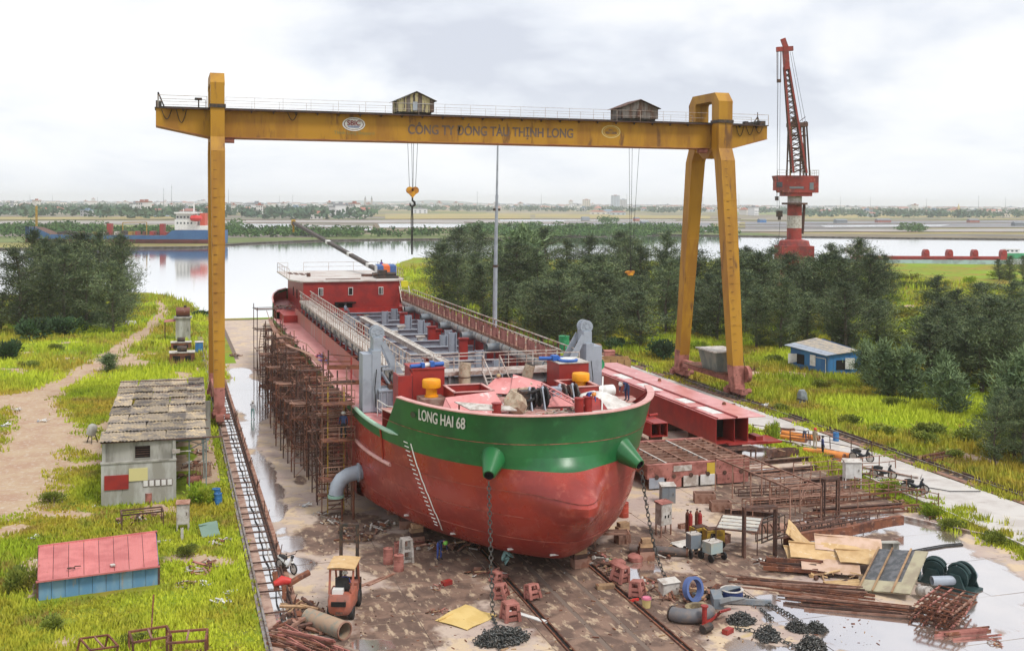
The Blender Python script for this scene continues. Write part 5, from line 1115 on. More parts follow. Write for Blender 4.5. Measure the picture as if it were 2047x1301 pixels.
put_person((14.2,13.0,7.6),1.0,'sit',('palebl',(.35,.42,.52)),GRY,None,'person in pale blue sitting at the end of the hold by the deckhouse')
put_person((18.9,-48.6,7.95),.3,'bend',BLU,NAVY,mat('orange_helmet',(.75,.30,.06),rough=.4),'person with orange helmet bending beside the red bollards in the bow')
# ================================================================ scaffolding along the left side
def scaffold(w_,d_,h_,lifts,stair,heavy=.05,deck=True,seed=1):
 R=random.Random(seed); r=thing('scaffold_tower','','scaffold'); M_=[K['rust'],K['rustdk'],K['rustdk'],K['rustlt']]
 for q in range(5): mb=MB(); x,y=R.uniform(-w_/2,w_/2),R.choice((-d_/2,d_/2))+R.uniform(-.2,.2); z0=R.uniform(0,h_*.4); mb.beam((x,y,z0),(x+R.uniform(-.15,.15),y+R.uniform(-.3,.3),min(h_,z0+R.uniform(2.5,5))),heavy*R.uniform(.8,1.6)); part(mb,'prop_pole',R.choice(M_),r)
 for x in (-w_/2,w_/2):
  for y in (-d_/2,d_/2):
   mb=MB(); mb.beam((x,y,0),(x+R.uniform(-.06,.06),y+R.uniform(-.06,.06),h_+R.uniform(-.2,.9)),heavy*1.5); part(mb,'upright',R.choice(M_),r)
 for i in range(1,lifts+1):
  z=h_*i/lifts; e_=.25
  mb=MB()
  for y in (-d_/2,d_/2): mb.beam((-w_/2-R.uniform(0,e_),y,z),(w_/2+R.uniform(0,e_),y,z+R.uniform(-.05,.05)),heavy)
  for x in (-w_/2,w_/2): mb.beam((x,-d_/2-R.uniform(0,e_),z+.06),(x,d_/2+R.uniform(0,e_),z+.06),heavy)
  if i % 2: mb.beam((-w_/2,-d_/2,z-h_/lifts),(w_/2,-d_/2,z),heavy*.8)
  part(mb,'ledger_ring',R.choice(M_),r)
  if deck and (i >=lifts-1 or R.random() < .45):
   for k in range(2):
    mb=MB(); y=-d_/2+.15+k*.5+R.uniform(-.1,.1); mb.box((R.uniform(-.1,.1),y,z+.1),(w_+.4,.28,.05),rz=R.uniform(-.05,.05)); part(mb,'plank',R.choice((K['rust'],K['rustdk'],K['rust'],K['rustlt'])),r)
 if stair:
  for k in range(stair):
   z0=h_/lifts*k; z1=h_/lifts*(k+1); s_=1 if k % 2 else -1; xx=-w_*.12
   mb=MB(); mb.beam((xx-.3,-d_*.32*s_,z0),(xx-.3,d_*.32*s_,z1),.07); mb.beam((xx+.3,-d_*.32*s_,z0),(xx+.3,d_*.32*s_,z1),.07)
   for q in range(7): f=(q+.5)/7; y=-d_*.32*s_+d_*.64*s_*f; mb.box((xx,y,z0+(z1-z0)*f),(.6,.2,.04))
   part(mb,'stair_flight',K['rustlt'],r)
 return r
def sc(key,px,py,w_,d_,h_,lifts,stair,label,group=None,xy_=None,rz=0):
 loc=G(px,py) if xy_ is None else Vector((*xy_,0))
 return put(key,lambda: scaffold(w_,d_,h_,lifts,stair,seed=hash_(key)),(loc.x,loc.y,0),rz,label,group)
def hash_(s): return sum(ord(c)*(i+3) for i,c in enumerate(s))
sc('scA',0,0,1.9,2.2,8.3,8,0,'scaffold tower with yellowish plank stair nearest the bow on the left side',xy_=(6.0,-36.3))
def front_ladder():
 r=thing('scaffold_stair','','scaffold stair')
 mb=MB()
 for q in range(26): mb.box((0,.0,.35+q*.27),(1.0,.22,.05))
 part(mb,'tread',K['rustlt'],r,kind='stuff')
 for x in (-.52,.52):
  mb=MB(); mb.beam((x,0,0),(x,0,8.2),.07); part(mb,'stringer',K['machyellow'],r)
 for z in (2.4,4.9,7.2):
  mb=MB(); mb.box((0,-.5,z),(2.0,1.1,.07)); part(mb,'landing',K['rust'],r)
  mb=MB(); rail_run(mb,[(-1,-1.05,z),(1,-1.05,z)],h=.9,sp=1,r=.025); part(mb,'guard_rail',K['rustlt'],r)
 return r
put('stairF',front_ladder,(5.9,-37.7,0),.05,'steep scaffold stair with landings against the left side of the bow')
put_person((6.3,-38.2,4.95),3.0,'stand',NAVY,BLK,hw_,'person in dark clothes with white helmet on the scaffold stair')
GP='scaffold bays along the left side of the hull'
for i in range(13):
 y=-33.2+i*3.5
 sc('scB%d' % (i % 3),0,0,1.7,2.6,7.1-(.35 if i % 3==1 else 0),6+(i % 3),0,'rusty scaffold bay beside the left hull side, %s counted from the bow stair' % ORD[i],GP,xy_=(6.05+rnd.uniform(-.12,.12),y),rz=rnd.uniform(-.04,.04))
for i in range(7):
 y=-26.5+i*4.6
 sc('scC%d' % (i % 2),0,0,1.0,1.8,5.2-(i % 2)*.6,5,0,'lower rusty scaffold bay outside the main row, %s counted from the bow' % ORD[i],'low outer scaffold bays',xy_=(4.75+rnd.uniform(-.1,.15),y),rz=rnd.uniform(-.12,.12))
p=G(524,782); sc('scS',0,0,2.0,2.8,8.6,4,3,'free standing stair scaffold tower furthest left beside the hull',xy_=(p.x+.4,p.y+1.2),rz=.04)
t=thing('deck_scaffold','open red scaffold frame with plank platforms standing above the left deck edge','scaffold',(7.6,-31,4))
for (x,y,a,b_) in ((6.4,-30.5,5.5,9.6),(8.6,-31.0,6.7,9.2),(6.5,-27,6,9.0),(8.5,-27.4,6.7,8.6),(6.6,-33.5,5.5,8.6),(8.4,-34,6.7,8.7)):
 mb=MB(); mb.beam((x,y,a),(x,y,b_),.09); part(mb,'upright',K['redox'] if x > 8 else K['rustdk'],t,True)
for (a,b_) in (((6.3,-30.5,8.4),(8.7,-31,8.4)),((6.3,-33.5,7.8),(8.5,-34,7.8)),((6.4,-27,8.3),(8.6,-27.4,8.3)),((6.4,-30.5,8.9),(6.5,-27,8.9)),((6.4,-30.5,9.3),(8.5,-31,9.1)),((6.3,-33.5,8.2),(6.4,-30.5,8.2))):
 mb=MB(); mb.beam(a,b_,.1 if a[2] < 9 else .06,.3 if a[2] in (8.4,7.8) else None); part(mb,'crossbar',K['rust'],t,True)
p2=[]
for i in range(9): p2.append((6.2-.6*sin(i*.6),14-i*4.6,7.3+.3*sin(i*1.1)))
t=thing('walk_plank_run','bent yellowish plank walkway running along the scaffold outside the green sheer','plank walkway',p2[4])
for a,b_ in zip(p2,p2[1:]):
 mb=MB(); mb.beam(a,b_,.38,.05); part(mb,'plank',K['rustlt'],t,True)
mb=MB(); mb.path([(x-.35,y,z+.9) for x,y,z in p2],.035,5); part(mb,'rope',K['rustlt'],t,True)
# ================================================================ makers for yard things
def mk(name,cat): return thing(name,'',cat)
def drum(m,n_='drum'):
 def f():
  r=mk('drum','drum'); mb=MB(); mb.lathe([(.29,0),(.30,.02),(.29,.3),(.305,.31),(.29,.33),(.29,.58),(.305,.6),(.29,.62),(.29,.88),(.30,.9),(.27,.9),(.26,.87),(0,.87)],18); part(mb,'shell',m,r,smooth=30)
  mb=MB(); mb.tube((.12,.1,.87),(.12,.1,.9),.04,8); part(mb,'bung',K['darksteel'],r); return r
 return f
def stool(m=None,w_=.55,h_=.62):
 m=m or mat('primer_brown',(.30,.12,.085),(.20,.08,.06),(.4,.22,.15),scale=2,rough=.85,bump=.3)
 def f():
  r=mk('keel_stand','keel stand');
  for s_,(x,y) in enumerate(((-1,-1),(1,-1),(1,1),(-1,1))):
   mb=MB(); mb.beam((x*w_/2,y*w_/2,0),(x*w_*.38,y*w_*.38,h_),.13); part(mb,'leg',m,r)
  mb=MB(); mb.bb(-w_*.48,w_*.48,-w_*.48,w_*.48,h_,h_+.07); part(mb,'top_plate',m,r)
  for z in (.1,h_*.55):
   mb=MB()
   for a,b_ in (((-1,-1),(1,-1)),((1,-1),(1,1)),((1,1),(-1,1)),((-1,1),(-1,-1))): mb.beam((a[0]*w_*.45,a[1]*w_*.45,z),(b_[0]*w_*.45,b_[1]*w_*.45,z),.05,.14)
   part(mb,'side_plate',m,r)
  return r
 return f
def crib():
 r=mk('keel_block','keel block'); mb=MB(); mb.bb(-.42,.42,-.28,.28,0,.5); part(mb,'base_block',K['rustlt'],r)
 for i,z in enumerate((.5,.74,.98)):
  mb=MB(); mb.box((rnd.uniform(-.04,.04),0,z+.115),(.85-.1*i,.42,.22),rz=rnd.uniform(-.1,.1)); part(mb,'timber',K['wood'] if i else K['rustdk'],r)
 return r
def sheet(w_,h_,m,t_=.03,nm='metal_sheet',cat='sheet',frame=False):
 def f():
  r=mk(nm,cat); mb=MB(); P=[[(-w_/2+w_*i/6,-h_/2+h_*j/4,.05+.03*sin(i*1.3+j)+(.02*i if j > 2 else 0)) for i in range(7)] for j in range(5)]; mb.grid(P); mb.grid([[(x,y,z-t_) for x,y,z in q][::-1] for q in P])
  k=[(-w_/2,-h_/2),(w_/2,-h_/2),(w_/2,h_/2),(-w_/2,h_/2)]
  part(mb,'panel',m,r,smooth=60)
  mb=MB(); mb.beam((-w_/2,h_*.38,.1),(w_/2,h_*.38,.1),.06); part(mb,'batten',m,r); return r
 return f
def bar_bundle(n_,L_,sp,m,seed=3,rad=.035,zt_=.25,splay=.08):
 def f():
  R=random.Random(seed); r=mk('bar_bundle','steel bars')
  for i in range(n_):
   y=R.gauss(0,sp); l_=L_*R.uniform(.7,1.05); a=R.gauss(0,splay); z=rad+R.uniform(0,zt_)*math.exp(-(y/sp)**2*.5); x=R.uniform(-.1,.1)*L_
   dx_,dy_=l_/2*cos(a),l_/2*sin(a); mb=MB(); dz=R.uniform(-.05,.12)
   mb.beam((x-dx_,y-dy_,z),(x+dx_,y+dy_,max(rad,z+dz)),rad*R.uniform(.8,1.5),rad*R.uniform(1.2,2.4)); part(mb,'bar',R.choice(m),r)
  return r
 return f
def heap(n_,rx,ry,h_,mats_,seed=5,big=.5,name='scrap_piece',cat='scrap heap',nm='scrap_heap'):
 def f():
  R=random.Random(seed); r=mk(nm,cat)
  for i in range(n_):
   a=R.uniform(0,2*pi); q=sqrt(R.random()); x,y=rx*q*cos(a),ry*q*sin(a); z=h_*(1-q)*R.random()
   s_=big*R.uniform(.3,1); Mx=Matrix.Rotation(R.uniform(0,6),3,'Z')@Matrix.Rotation(R.uniform(-.5,.5),3,'X')@Matrix.Rotation(R.uniform(-.4,.4),3,'Y'); mb=MB(); k=R.random()
   if k < .35: mb.box((x,y,z+.08),(s_*1.8,s_*.2,s_*.15),M=Mx)
   elif k < .6: mb.box((x,y,z+.08),(s_*.8,s_*.6,.04),M=Mx)
   elif k < .8: v=Mx@Vector((s_*.8,0,0)); c=Vector((x,y,z+.1)); mb.tube(c-v,c+v,s_*.12,7)
   else: mb.box((x,y,z+.12),(s_*.4,s_*.35,s_*.3),M=Mx,taper=.8)
   part(mb,name,R.choice(mats_),r)
  return r
 return f
def chain_links(mb,pts,L_=.26,wd=.085,th=.022):
 """real links along a line, every second one turned a quarter"""
 pts=[Vector(p) for p in pts]; d=[0]
 for a,b_ in zip(pts,pts[1:]): d.append(d[-1]+(b_-a).length)
 n_=int(d[-1]/(L_*.74)); j=0
 def at(s):
  for k in range(len(pts)-1):
   if s <=d[k+1]: return pts[k].lerp(pts[k+1],(s-d[k])/max(1e-6,d[k+1]-d[k]))
  return pts[-1]
 for i in range(n_):
  c=at((i+.5)*L_*.74); t_=(at((i+.9)*L_*.74)-at((i+.1)*L_*.74)).normalized(); x,y,_=mb.frame(t_); s_=x if i % 2 else y; nn=t_.cross(s_)
  ring=[(L_/2*cos(a),wd*sin(a)) for a in [2*pi*k/8 for k in range(8)]]; vs=[]
  for a_,b_ in ring:
   for u,v in ((th,0),(0,th),(-th,0),(0,-th)):
    rr=Vector((a_,b_)).normalized(); q=t_*(a_+rr.x*u)+s_*(b_+rr.y*u)+nn*v; vs.append(c+q)
  fs=[(k*4+m_,k*4+(m_+1) % 4,((k+1) % 8)*4+(m_+1) % 4,((k+1) % 8)*4+m_) for k in range(8) for m_ in range(4)]
  mb.add(vs,fs)
def chain_pile(seed,n_=190,rx=.85,ry=.6,h_=.5):
 def f():
  R=random.Random(seed); r=mk('chain_pile','chain pile'); mb=MB()
  for i in range(n_):
   a=R.uniform(0,2*pi); q=sqrt(R.random()); x,y=rx*q*cos(a),ry*q*sin(a); z=h_*(1-q*q)*R.uniform(.15,1)+.04; v=Vector((R.uniform(-1,1),R.uniform(-1,1),R.uniform(-.5,.5))).normalized()
   c=Vector((x,y,z)); chain_links(mb,[c-v*.24,c+v*.24],.27,.09,.028)
  part(mb,'links',K['chain'],r,kind='stuff'); return r
 return f
def chain_run(pts,label,z=None):
 r=thing('anchor_chain',label,'chain',tuple(pts[0])); mb=MB(); chain_links(mb,pts,.30,.095,.03); part(mb,'links',K['chain'],r,True,kind='stuff'); return r
def sag(a,b_,s_,n_=12): return [a.lerp(b_,i/n_)-Vector((0,0,s_*sin(pi*i/n_))) for i in range(n_+1)]
def motorbike(body,seatc):
 def f():
  r=mk('motorbike','motorbike')
  for y in (-.6,.6):
   mb=MB(); q=Matrix.Rotation(pi/2,3,'Y'); mb.lathe([(.24,-.03),(.29,-.035),(.31,0),(.29,.035),(.24,.03),(.24,-.03)],20,(0,y,.31),M=q); w_=part(mb,'tyre',K['black'],r,smooth=60)
   mb=MB(); mb.lathe([(.22,-.015),(.24,0),(.22,.015)],18,(0,y,.31),M=q); mb.tube((-.06,y,.31),(.06,y,.31),.05,8)
   for k in range(6): a=pi*k/6; mb.beam((0,y-.22*cos(a),.31-.22*sin(a)),(0,y+.22*cos(a),.31+.22*sin(a)),.014)
   part(mb,'rim',K['dirtywhite'],w_)
  mb=MB(); P=[[(sx*w_,y,z) for sx in (-1,0,1)] for y,z,w_ in ((-.42,.78,.09),(-.36,.5,.16),(-.2,.36,.13),(.05,.38,.12))]; mb.grid(P)
  mb.path([(0,.75,.72),(0,.5,.70),(0,.2,.58),(0,-.1,.42),(0,-.35,.50),(0,-.42,.85)],[.06,.11,.12,.10,.10,.06],8); part(mb,'body',body,r,smooth=60)
  mb=MB(); mb.path([(0,-.6,.62),(0,-.56,.66),(0,-.38,.60)],[.05,.07,.04],6); part(mb,'front_mudguard',body,r,smooth=60)
  mb=MB(); mb.path([(0,.62,.78),(0,.3,.80),(0,.02,.74)],[.08,.12,.09],8); part(mb,'seat',seatc,r,smooth=60)
  mb=MB(); mb.beam((0,-.6,.31),(0,-.42,.95),.06); mb.beam((-.3,-.36,1.0),(.3,-.36,1.0),.035); mb.beam((-.3,-.36,1.0),(-.34,-.42,1.14),.02); mb.beam((.3,-.36,1.0),(.34,-.42,1.14),.02); mb.box((-.34,-.42,1.15),(.1,.02,.06)); mb.box((.34,-.42,1.15),(.1,.02,.06)); part(mb,'handlebar',K['darksteel'],r)
  mb=MB(); mb.lathe([(.0,-.02),(.09,0),(.09,.08),(0,.1)],10,(0,-.46,.93),M=Matrix.Rotation(pi/2,3,'X')); part(mb,'headlight',K['glass'],r)
  mb=MB(); mb.box((0,.1,.30),(.24,.3,.22)); mb.tube((.14,.15,.26),(.16,.75,.34),.045,8); mb.beam((0,.25,.3),(.1,.35,0),.03); mb.beam((0,.1,.3),(-.28,.05,.0),.03); part(mb,'engine',K['darksteel'],r); return r
 return f
def cabinet(m,w_,d_,h_,leg=0,mroof=None,doors=1,gaug=False):
 def f():
  r=mk('electric_cabinet','cabinet'); mb=MB(); mb.bb(-w_/2,w_/2,-d_/2,d_/2,leg,leg+h_); part(mb,'case',m,r)
  mb=MB(); mb.add([(-w_/2-.05,-d_/2-.08,leg+h_+.02),(w_/2+.05,-d_/2-.08,leg+h_+.02),(w_/2+.05,d_/2+.05,leg+h_+.12),(-w_/2-.05,d_/2+.05,leg+h_+.12),(-w_/2-.05,-d_/2-.08,leg+h_),(w_/2+.05,-d_/2-.08,leg+h_),(w_/2+.05,d_/2+.05,leg+h_),(-w_/2-.05,d_/2+.05,leg+h_)],[(0,1,2,3),(7,6,5,4),(0,4,5,1),(1,5,6,2),(2,6,7,3),(3,7,4,0)]); part(mb,'roof',mroof or m,r)
  mb=MB()
  for k in range(doors):
   a=-w_/2+.03+k*(w_-.03)/doors; mb.bb(a,a+(w_-.06)/doors-.02,-d_/2-.02,-d_/2,leg+.05,leg+h_-.05)
  d=part(mb,'door',m,r); mb=MB(); mb.bb(w_*.3,w_*.33,-d_/2-.05,-d_/2-.02,leg+h_*.45,leg+h_*.6); part(mb,'handle',K['darksteel'],d)
  if leg:
   for x in (-1,1):
    for y in (-1,1): mb=MB(); mb.beam((x*(w_/2-.04),y*(d_/2-.04),0),(x*(w_/2-.04),y*(d_/2-.04),leg),.07); part(mb,'leg',m if not gaug else K['rustlt'],r)
  if gaug:
   for x in (-.12,.12): mb=MB(); mb.box((x,-d_/2-.03,leg+h_*.4),(.09,.04,.16)); part(mb,'gauge',K['hole'],r)
  return r
 return f
def table_frame(w_,d_,h_,m,slats=0,msl=None,tube=.06,rungs=0,extra=2):
 def f():
  r=mk('trestle','trestle')
  for x in (-1,1):
   for k in range(extra): mb=MB(); y=-d_/2+d_*k/(extra-1); mb.beam((x*w_/2,y,0),(x*w_/2,y,h_),tube); part(mb,'leg',m,r)
  for x in (-1,1): mb=MB(); mb.beam((x*w_/2,-d_/2,h_),(x*w_/2,d_/2,h_),tube*1.4); part(mb,'rail',m,r)
  for y in (-1,1): mb=MB(); mb.beam((-w_/2,y*d_/2,h_),(w_/2,y*d_/2,h_),tube*1.4); part(mb,'end_rail',m,r)
  for k in range(slats): mb=MB(); y=-d_/2+d_*(k+.5)/slats; mb.box((0,y,h_+.05),(w_*.96,d_/slats*.72,.03)); part(mb,'slat',msl,r)
  for k in range(rungs): mb=MB(); y=-d_/2+d_*(k+1)/(rungs+1); mb.beam((-w_/2,y,h_),(w_/2,y,h_),tube*.8); part(mb,'rung',m,r)
  return r
 return f
def pipe_len(L_,R_,m,t_=.04):
 def f(): r=mk('steel_pipe','pipe'); mb=MB(); mb.pipe((-L_/2,0,R_),(L_/2,0,R_),R_,t_,20); part(mb,'wall',m,r,smooth=40); mb=MB(); mb.pipe((L_/2-.06,0,R_),(L_/2+.02,0,R_),R_+.015,.06,20); part(mb,'end_ring',K['rustlt'],r); return r
 return f
def elbow(R_,rb,m,ang=pi/2):
 def f():
  r=mk('pipe_elbow','pipe elbow'); pts=[(R_*cos(a),R_*sin(a),rb) for a in [ang*k/10 for k in range(11)]]; mb=MB(); mb.path(pts,rb,16,caps=False); mb.path(pts,rb*.88,16,caps=False); part(mb,'bend',m,r,smooth=50)
  mb=MB(); mb.tube(pts[0],(pts[0][0],pts[0][1]-.05,rb),rb*1.12,16); part(mb,'flange',K['darksteel'],r); return r
 return f
def ring(R_,h_,m,inner=.82,tilt=0):
 def f():
  r=mk('steel_ring','ring'); mb=MB(); mb.lathe([(R_*inner,0),(R_,0),(R_,h_),(R_*inner,h_),(R_*inner,0)],28); part(mb,'band',m,r,smooth=30); mb=MB(); mb.lathe([(R_*inner,h_),(R_*1.06,h_),(R_*1.06,h_+.03),(R_*inner,h_+.03),(R_*inner,h_)],28); part(mb,'lip',K['dirtywhite'] if h_ > .3 else m,r); return r
 return f
def forklift():
 r=mk('forklift','forklift'); RD=mat('faded_forklift_red',(0.42,0.13,0.08),(0.30,0.12,0.09),(0.20,0.10,0.07),scale=1.5,rough=.7)
 mb=MB(); P=[]
 for z,w_,y in ((.28,.46,-1.18),(.45,.56,-1.3),(.85,.58,-1.28),(1.12,.54,-1.15)):
  P.append([(-w_,y+.35,z),(-w_*.85,y+.06,z),(0,y-.06,z),(w_*.85,y+.06,z),(w_,y+.35,z),(w_,.2,z),(-w_,.2,z),(-w_,y+.35,z)])
 mb.grid(P); mb.add(P[-1][:7],[tuple(range(7))]); part(mb,'counterweight',RD,r,smooth=50)
 mb=MB(); mb.bb(-.35,.3,-1.385,-1.30,.72,.92); part(mb,'grille',K['hole'],r); mb=MB(); mb.bb(-.15,.15,-1.39,-1.3,.38,.48); part(mb,'tow_pin',K['rustdk'],r)
 mb=MB(); mb.bb(-.52,.52,-.2,1.0,.35,.75); mb.bb(-.5,.5,.6,1.1,.7,1.1); part(mb,'chassis',RD,r)
 mb=MB(); mb.bb(-.3,.3,-.55,-.1,1.12,1.3); mb.bb(-.3,.3,-.62,-.5,1.25,1.75); part(mb,'seat',K['black'],r)
 for x in (-.52,.52):
  mb=MB(); mb.beam((x,-.85,1.1),(x,-.62,2.25),.09); part(mb,'roof_post',RD,r); mb=MB(); mb.beam((x,1.0,1.0),(x,.55,2.25),.08); part(mb,'roof_post',RD,r)
 mb=MB(); P=[[(-.62+1.24*i/4,-.95+1.75*j/3,2.28+.03*sin(i)) for i in range(5)] for j in range(4)]; mb.grid(P); mb.grid([[(x,y,z-.05) for x,y,z in q][::-1] for q in P]); part(mb,'roof_board',K['ply'],r)
 mb=MB(); mb.beam((-.55,-.8,2.2),(.55,-.8,2.2),.08); mb.beam((-.55,.6,2.2),(.55,.6,2.2),.08); part(mb,'roof_rail',RD,r)
 for x,y,rr in ((-.5,.85,.36),(.5,.85,.36),(-.47,-.85,.29),(.47,-.85,.29)):
  mb=MB(); mb.lathe([(rr*.6,-.11),(rr*.95,-.12),(rr,-.08),(rr,.08),(rr*.95,.12),(rr*.6,.11)],20,(x,y,rr),M=Matrix.Rotation(pi/2,3,'Y')); w_=part(mb,'wheel',K['black'],r,smooth=40); mb=MB(); mb.tube((x-.09,y,rr),(x+.09,y,rr),rr*.58,14); part(mb,'rim',K['dirtywhite'],w_)
 for x in (-.38,.38): mb=MB(); mb.bb(x-.07,x+.07,1.25,1.42,.15,3.55); part(mb,'mast_channel',K['darksteel'],r)
 mb=MB()
 for z in (.8,1.9,2.75,3.5): mb.bb(-.45,.45,1.28,1.38,z,z+.12)
 part(mb,'mast_crossbar',K['darksteel'],r)
 mb=MB(); mb.bb(-.55,.55,1.45,1.52,.5,1.1);
 part(mb,'carriage',K['darksteel'],r)
 for x in (-.3,.3): mb=MB(); mb.bb(x-.06,x+.06,1.5,2.6,.3,.36); mb.bb(x-.06,x+.06,1.5,1.56,.3,1.0); part(mb,'fork',K['rustdk'],r)
 mb=MB(); mb.tube((0,.55,1.05),(0,.3,1.45),.03,6); mb.lathe([(.15,0),(.18,0),(.18,.02),(.15,.02)],16,(0,.28,1.46)); part(mb,'steering_wheel',K['black'],r)
 mb=MB(); mb.bb(-.38,.1,-.95,-.6,1.12,1.32); part(mb,'bag',K['white'],r)
 return r
def winch():
 r=mk('anchor_winch','winch'); q=Matrix.Rotation(pi/2,3,'Y')
 mb=MB()
 for x in (-.45,.45): mb.tube((x-.05,0,.72),(x+.05,0,.72),.66,24)
 mb.tube((-.45,0,.72),(.45,0,.72),.34,18); part(mb,'drum',K['winchgreen'],r,smooth=40)
 for x in (-.68,.68):
  mb=MB(); mb.plate([(x,-.75,0),(x,.75,0),(x,.3,.95),(x,-.3,.95)],.08); part(mb,'side_frame',K['winchgreen'],r)
 mb=MB(); mb.path([(-.25,-.72*cos(a),.72+.74*sin(a)) for a in [pi*.15+pi*.7*k/8 for k in range(9)]],.10,6); mb.path([(.25,-.72*cos(a),.72+.74*sin(a)) for a in [pi*.15+pi*.7*k/8 for k in range(9)]],.08,6); part(mb,'brake_band',K['winchgreen'],r,smooth=50)
 mb=MB(); mb.bb(-.8,.8,-.85,.85,0,.12); part(mb,'bed',K['winchgreen'],r)
 mb=MB(); mb.tube((.7,-.1,.6),(1.15,-.1,.6),.24,14); mb.tube((1.15,-.1,.6),(1.22,-.1,.6),.2,14); part(mb,'motor',K['grey'],r,smooth=40); return r
def plank(L_,w_,m,t_=.05,nm='plank'):
 def f(): r=mk(nm,nm.replace('_',' ')); mb=MB(); mb.bb(-L_/2,L_/2,-w_/2,w_/2,.0,t_); part(mb,'board',m,r); mb=MB(); mb.bb(-L_/2+.02,-L_/2+.1,-w_/2+.01,w_/2-.01,t_,t_+.008); part(mb,'end_mark',K['rust'],r); return r
 return f
def hbeam(L_,h_,w_,m,nm='steel_beam'):
 def f(): r=mk(nm,'beam'); mb=MB(); mb.bb(-L_/2,L_/2,-w_/2,w_/2,0,.03); mb.bb(-L_/2,L_/2,-.015,.015,.03,h_-.03); mb.bb(-L_/2,L_/2,-w_/2,w_/2,h_-.03,h_); part(mb,'section',m,r); mb=MB(); mb.bb(-.02,.02,-w_/2+.01,w_/2-.01,.03,h_-.03); mb.bb(L_*.3,L_*.3+.03,-w_/2+.01,w_/2-.01,.03,h_-.03); part(mb,'stiffener',m,r); return r
 return f
def P_(px,py,z=0): p=G(px,py,0); return (p.x,p.y,z)
def Q(key,maker,px,py,rz,label,group=None,s=1.0,z=0.0,tilt=None,cat=None): return put(key,maker,P_(px,py,z),rz,label,group,s,cat,tilt)
# ---- small litter over the yard, too fine to count
for q,(m_,nn) in enumerate((('rust',520),('wood',300),('dirtywhite',300),('rustdk',500))):
 mb=MB(); LR=random.Random(300+q)
 for i in range(nn):
  if LR.random() < .55: px,py=LR.uniform(620,1420),LR.uniform(1010,1298)
  else: px,py=LR.uniform(1280,1760),LR.uniform(980,1290)
  x,y,_=P_(px,py)
  if not in_yard(x,y): continue
  s_=(.016+.055*LR.random()**3)*(1 if m_ !='dirtywhite' else .7); M_=Matrix.Rotation(LR.uniform(0,6),3,'Z'); mb.box((x,y,s_*.3+.005),(s_*LR.uniform(1,6 if m_ in ('rust','wood') else 2),s_,s_*.6),M=M_)
 single(mb,'yard_litter',K[m_],'fine %s litter scattered over the yard floor' % {'rust': 'rusty','wood': 'wooden','dirtywhite': 'pale','rustdk': 'dark'}[m_],'litter',kind='stuff')
# ---- under and in front of the bow
GK='keel blocks under the hull'
for i in range(14):
 y=-51.5+i*3.2
 for x in (9.6,13.6,17.3,21.3):
  if x==9.6 and y < -46 or x==13.6 and y < -46: continue
  if y > -38 and x in (13.6,17.3,21.3): continue
  put('crib',crib,(x+rnd.uniform(-.1,.1),y+rnd.uniform(-.3,.3),0),rnd.uniform(-.2,.2),'%s keel block from the bow in the %s' % (ORD[i],{9.6: 'outer left row under the hull',13.6: 'row beside the left track',17.3: 'row beside the right track',21.3: 'outer right row under the hull'}[x]),GK,(1,1,1.0))
mb=MB()
Q('drumR',drum(K['pinkrust']),776,1126,.3,'leftmost faded red drum of three in front of the hull',s=.95)
Q('drumR',None,797,1140,1,'nearest faded red drum of three left of the forklift mast',s=.95)
Q('drumR',None,797,1112,2,'rear faded red drum of three by the plank stand',s=.9)
Q('stoolT',stool(K['dirtywhite'],.6,1.25),812,1122,.1,'tall pale keel stand beside the three drums')
Q('stoolT',None,735,990,.4,'tall keel stand under the left turn of the hull',s=.9)
Q('drumR',None,690,992,0,'small drum under the hull behind the elbow pipe',s=.7)
for (px,py,rz,s_,lb) in ((1020,1238,.1,1.25,'large pinkish perforated keel stand by the hanging chain'),(1004,1196,.9,1.0,'keel stand tipped behind the perforated one'),(1066,1198,.2,1.05,'open red keel stand lying between the two tracks'),(1238,1163,.5,1.2,'brown keel stand with cut holes beside the right track'),(990,1165,.5,.8,'small red keel stand near the left track head'),(1275,1192,.8,1.1,'brown keel stand leaning in the junk by the right chain')):
 Q('stoolP',stool(K['pinkrust'] if 'pink' in lb else None),px,py,rz,lb,s=s_,tilt=(.0,.0) if 'large' in lb else (rnd.uniform(-.25,.25),rnd.uniform(-.2,.2)),z=0.06 if 'large' not in lb else 0)
Q('heapD',heap(26,1.1,.8,.5,[K['rust'],K['wood'],K['rustdk'],K['dirtywhite']],11,.6),715,1080,0,'tangle of broken chairs and sticks on the mud under the hull edge')
Q('heapE',heap(22,1.6,.6,.25,[K['rust'],K['rustlt'],K['wood'],K['rustdk']],12,.6),560+0,0+1000,0,'x') if False else None
for k,(px,py,s_,lb) in enumerate(((665,1043,.8,'low heap of rags and plates in front of the elbow pipe'),(975,1150,.9,'heap of plates and offcuts at the head of the left track'),(1195,1120,1.2,'heap of frames and plates right of the bow bottom'),(690,1065,.7,'scattered plates lying on the mud left of the bow'),(850,1095,1.1,'junk between the keel blocks under the left bow'),(930,1092,.9,'junk behind the crouching person under the hull'),(760,1055,1.0,'boxes and offcuts in the shade under the hull'),(880,1225,.5,'anchor parts beside the pale yellow sheet'),(1310,1175,1.1,'scrap and bags where the right chain lands'),(1230,1150,.8,'white bags and sticks right of the right track'),(870,1175,.4,'loose bricks on the dark mud'),(1320,1105,.9,'offcuts lying below the red white cabinet'),(640,1030,.5,'scraps at the foot of the bow scaffold'))):
 Q('hp%d' % (k % 6),heap(26+4*(k % 3),1.3,.9,.4,[K['rust'],K['rustlt'],K['rustdk'],K['wood'],K['dirtywhite'],K['pinkrust'],K['darksteel']][:5+(k % 3)],20+k,.55),px,py,rnd.uniform(0,3),lb,s=s_)
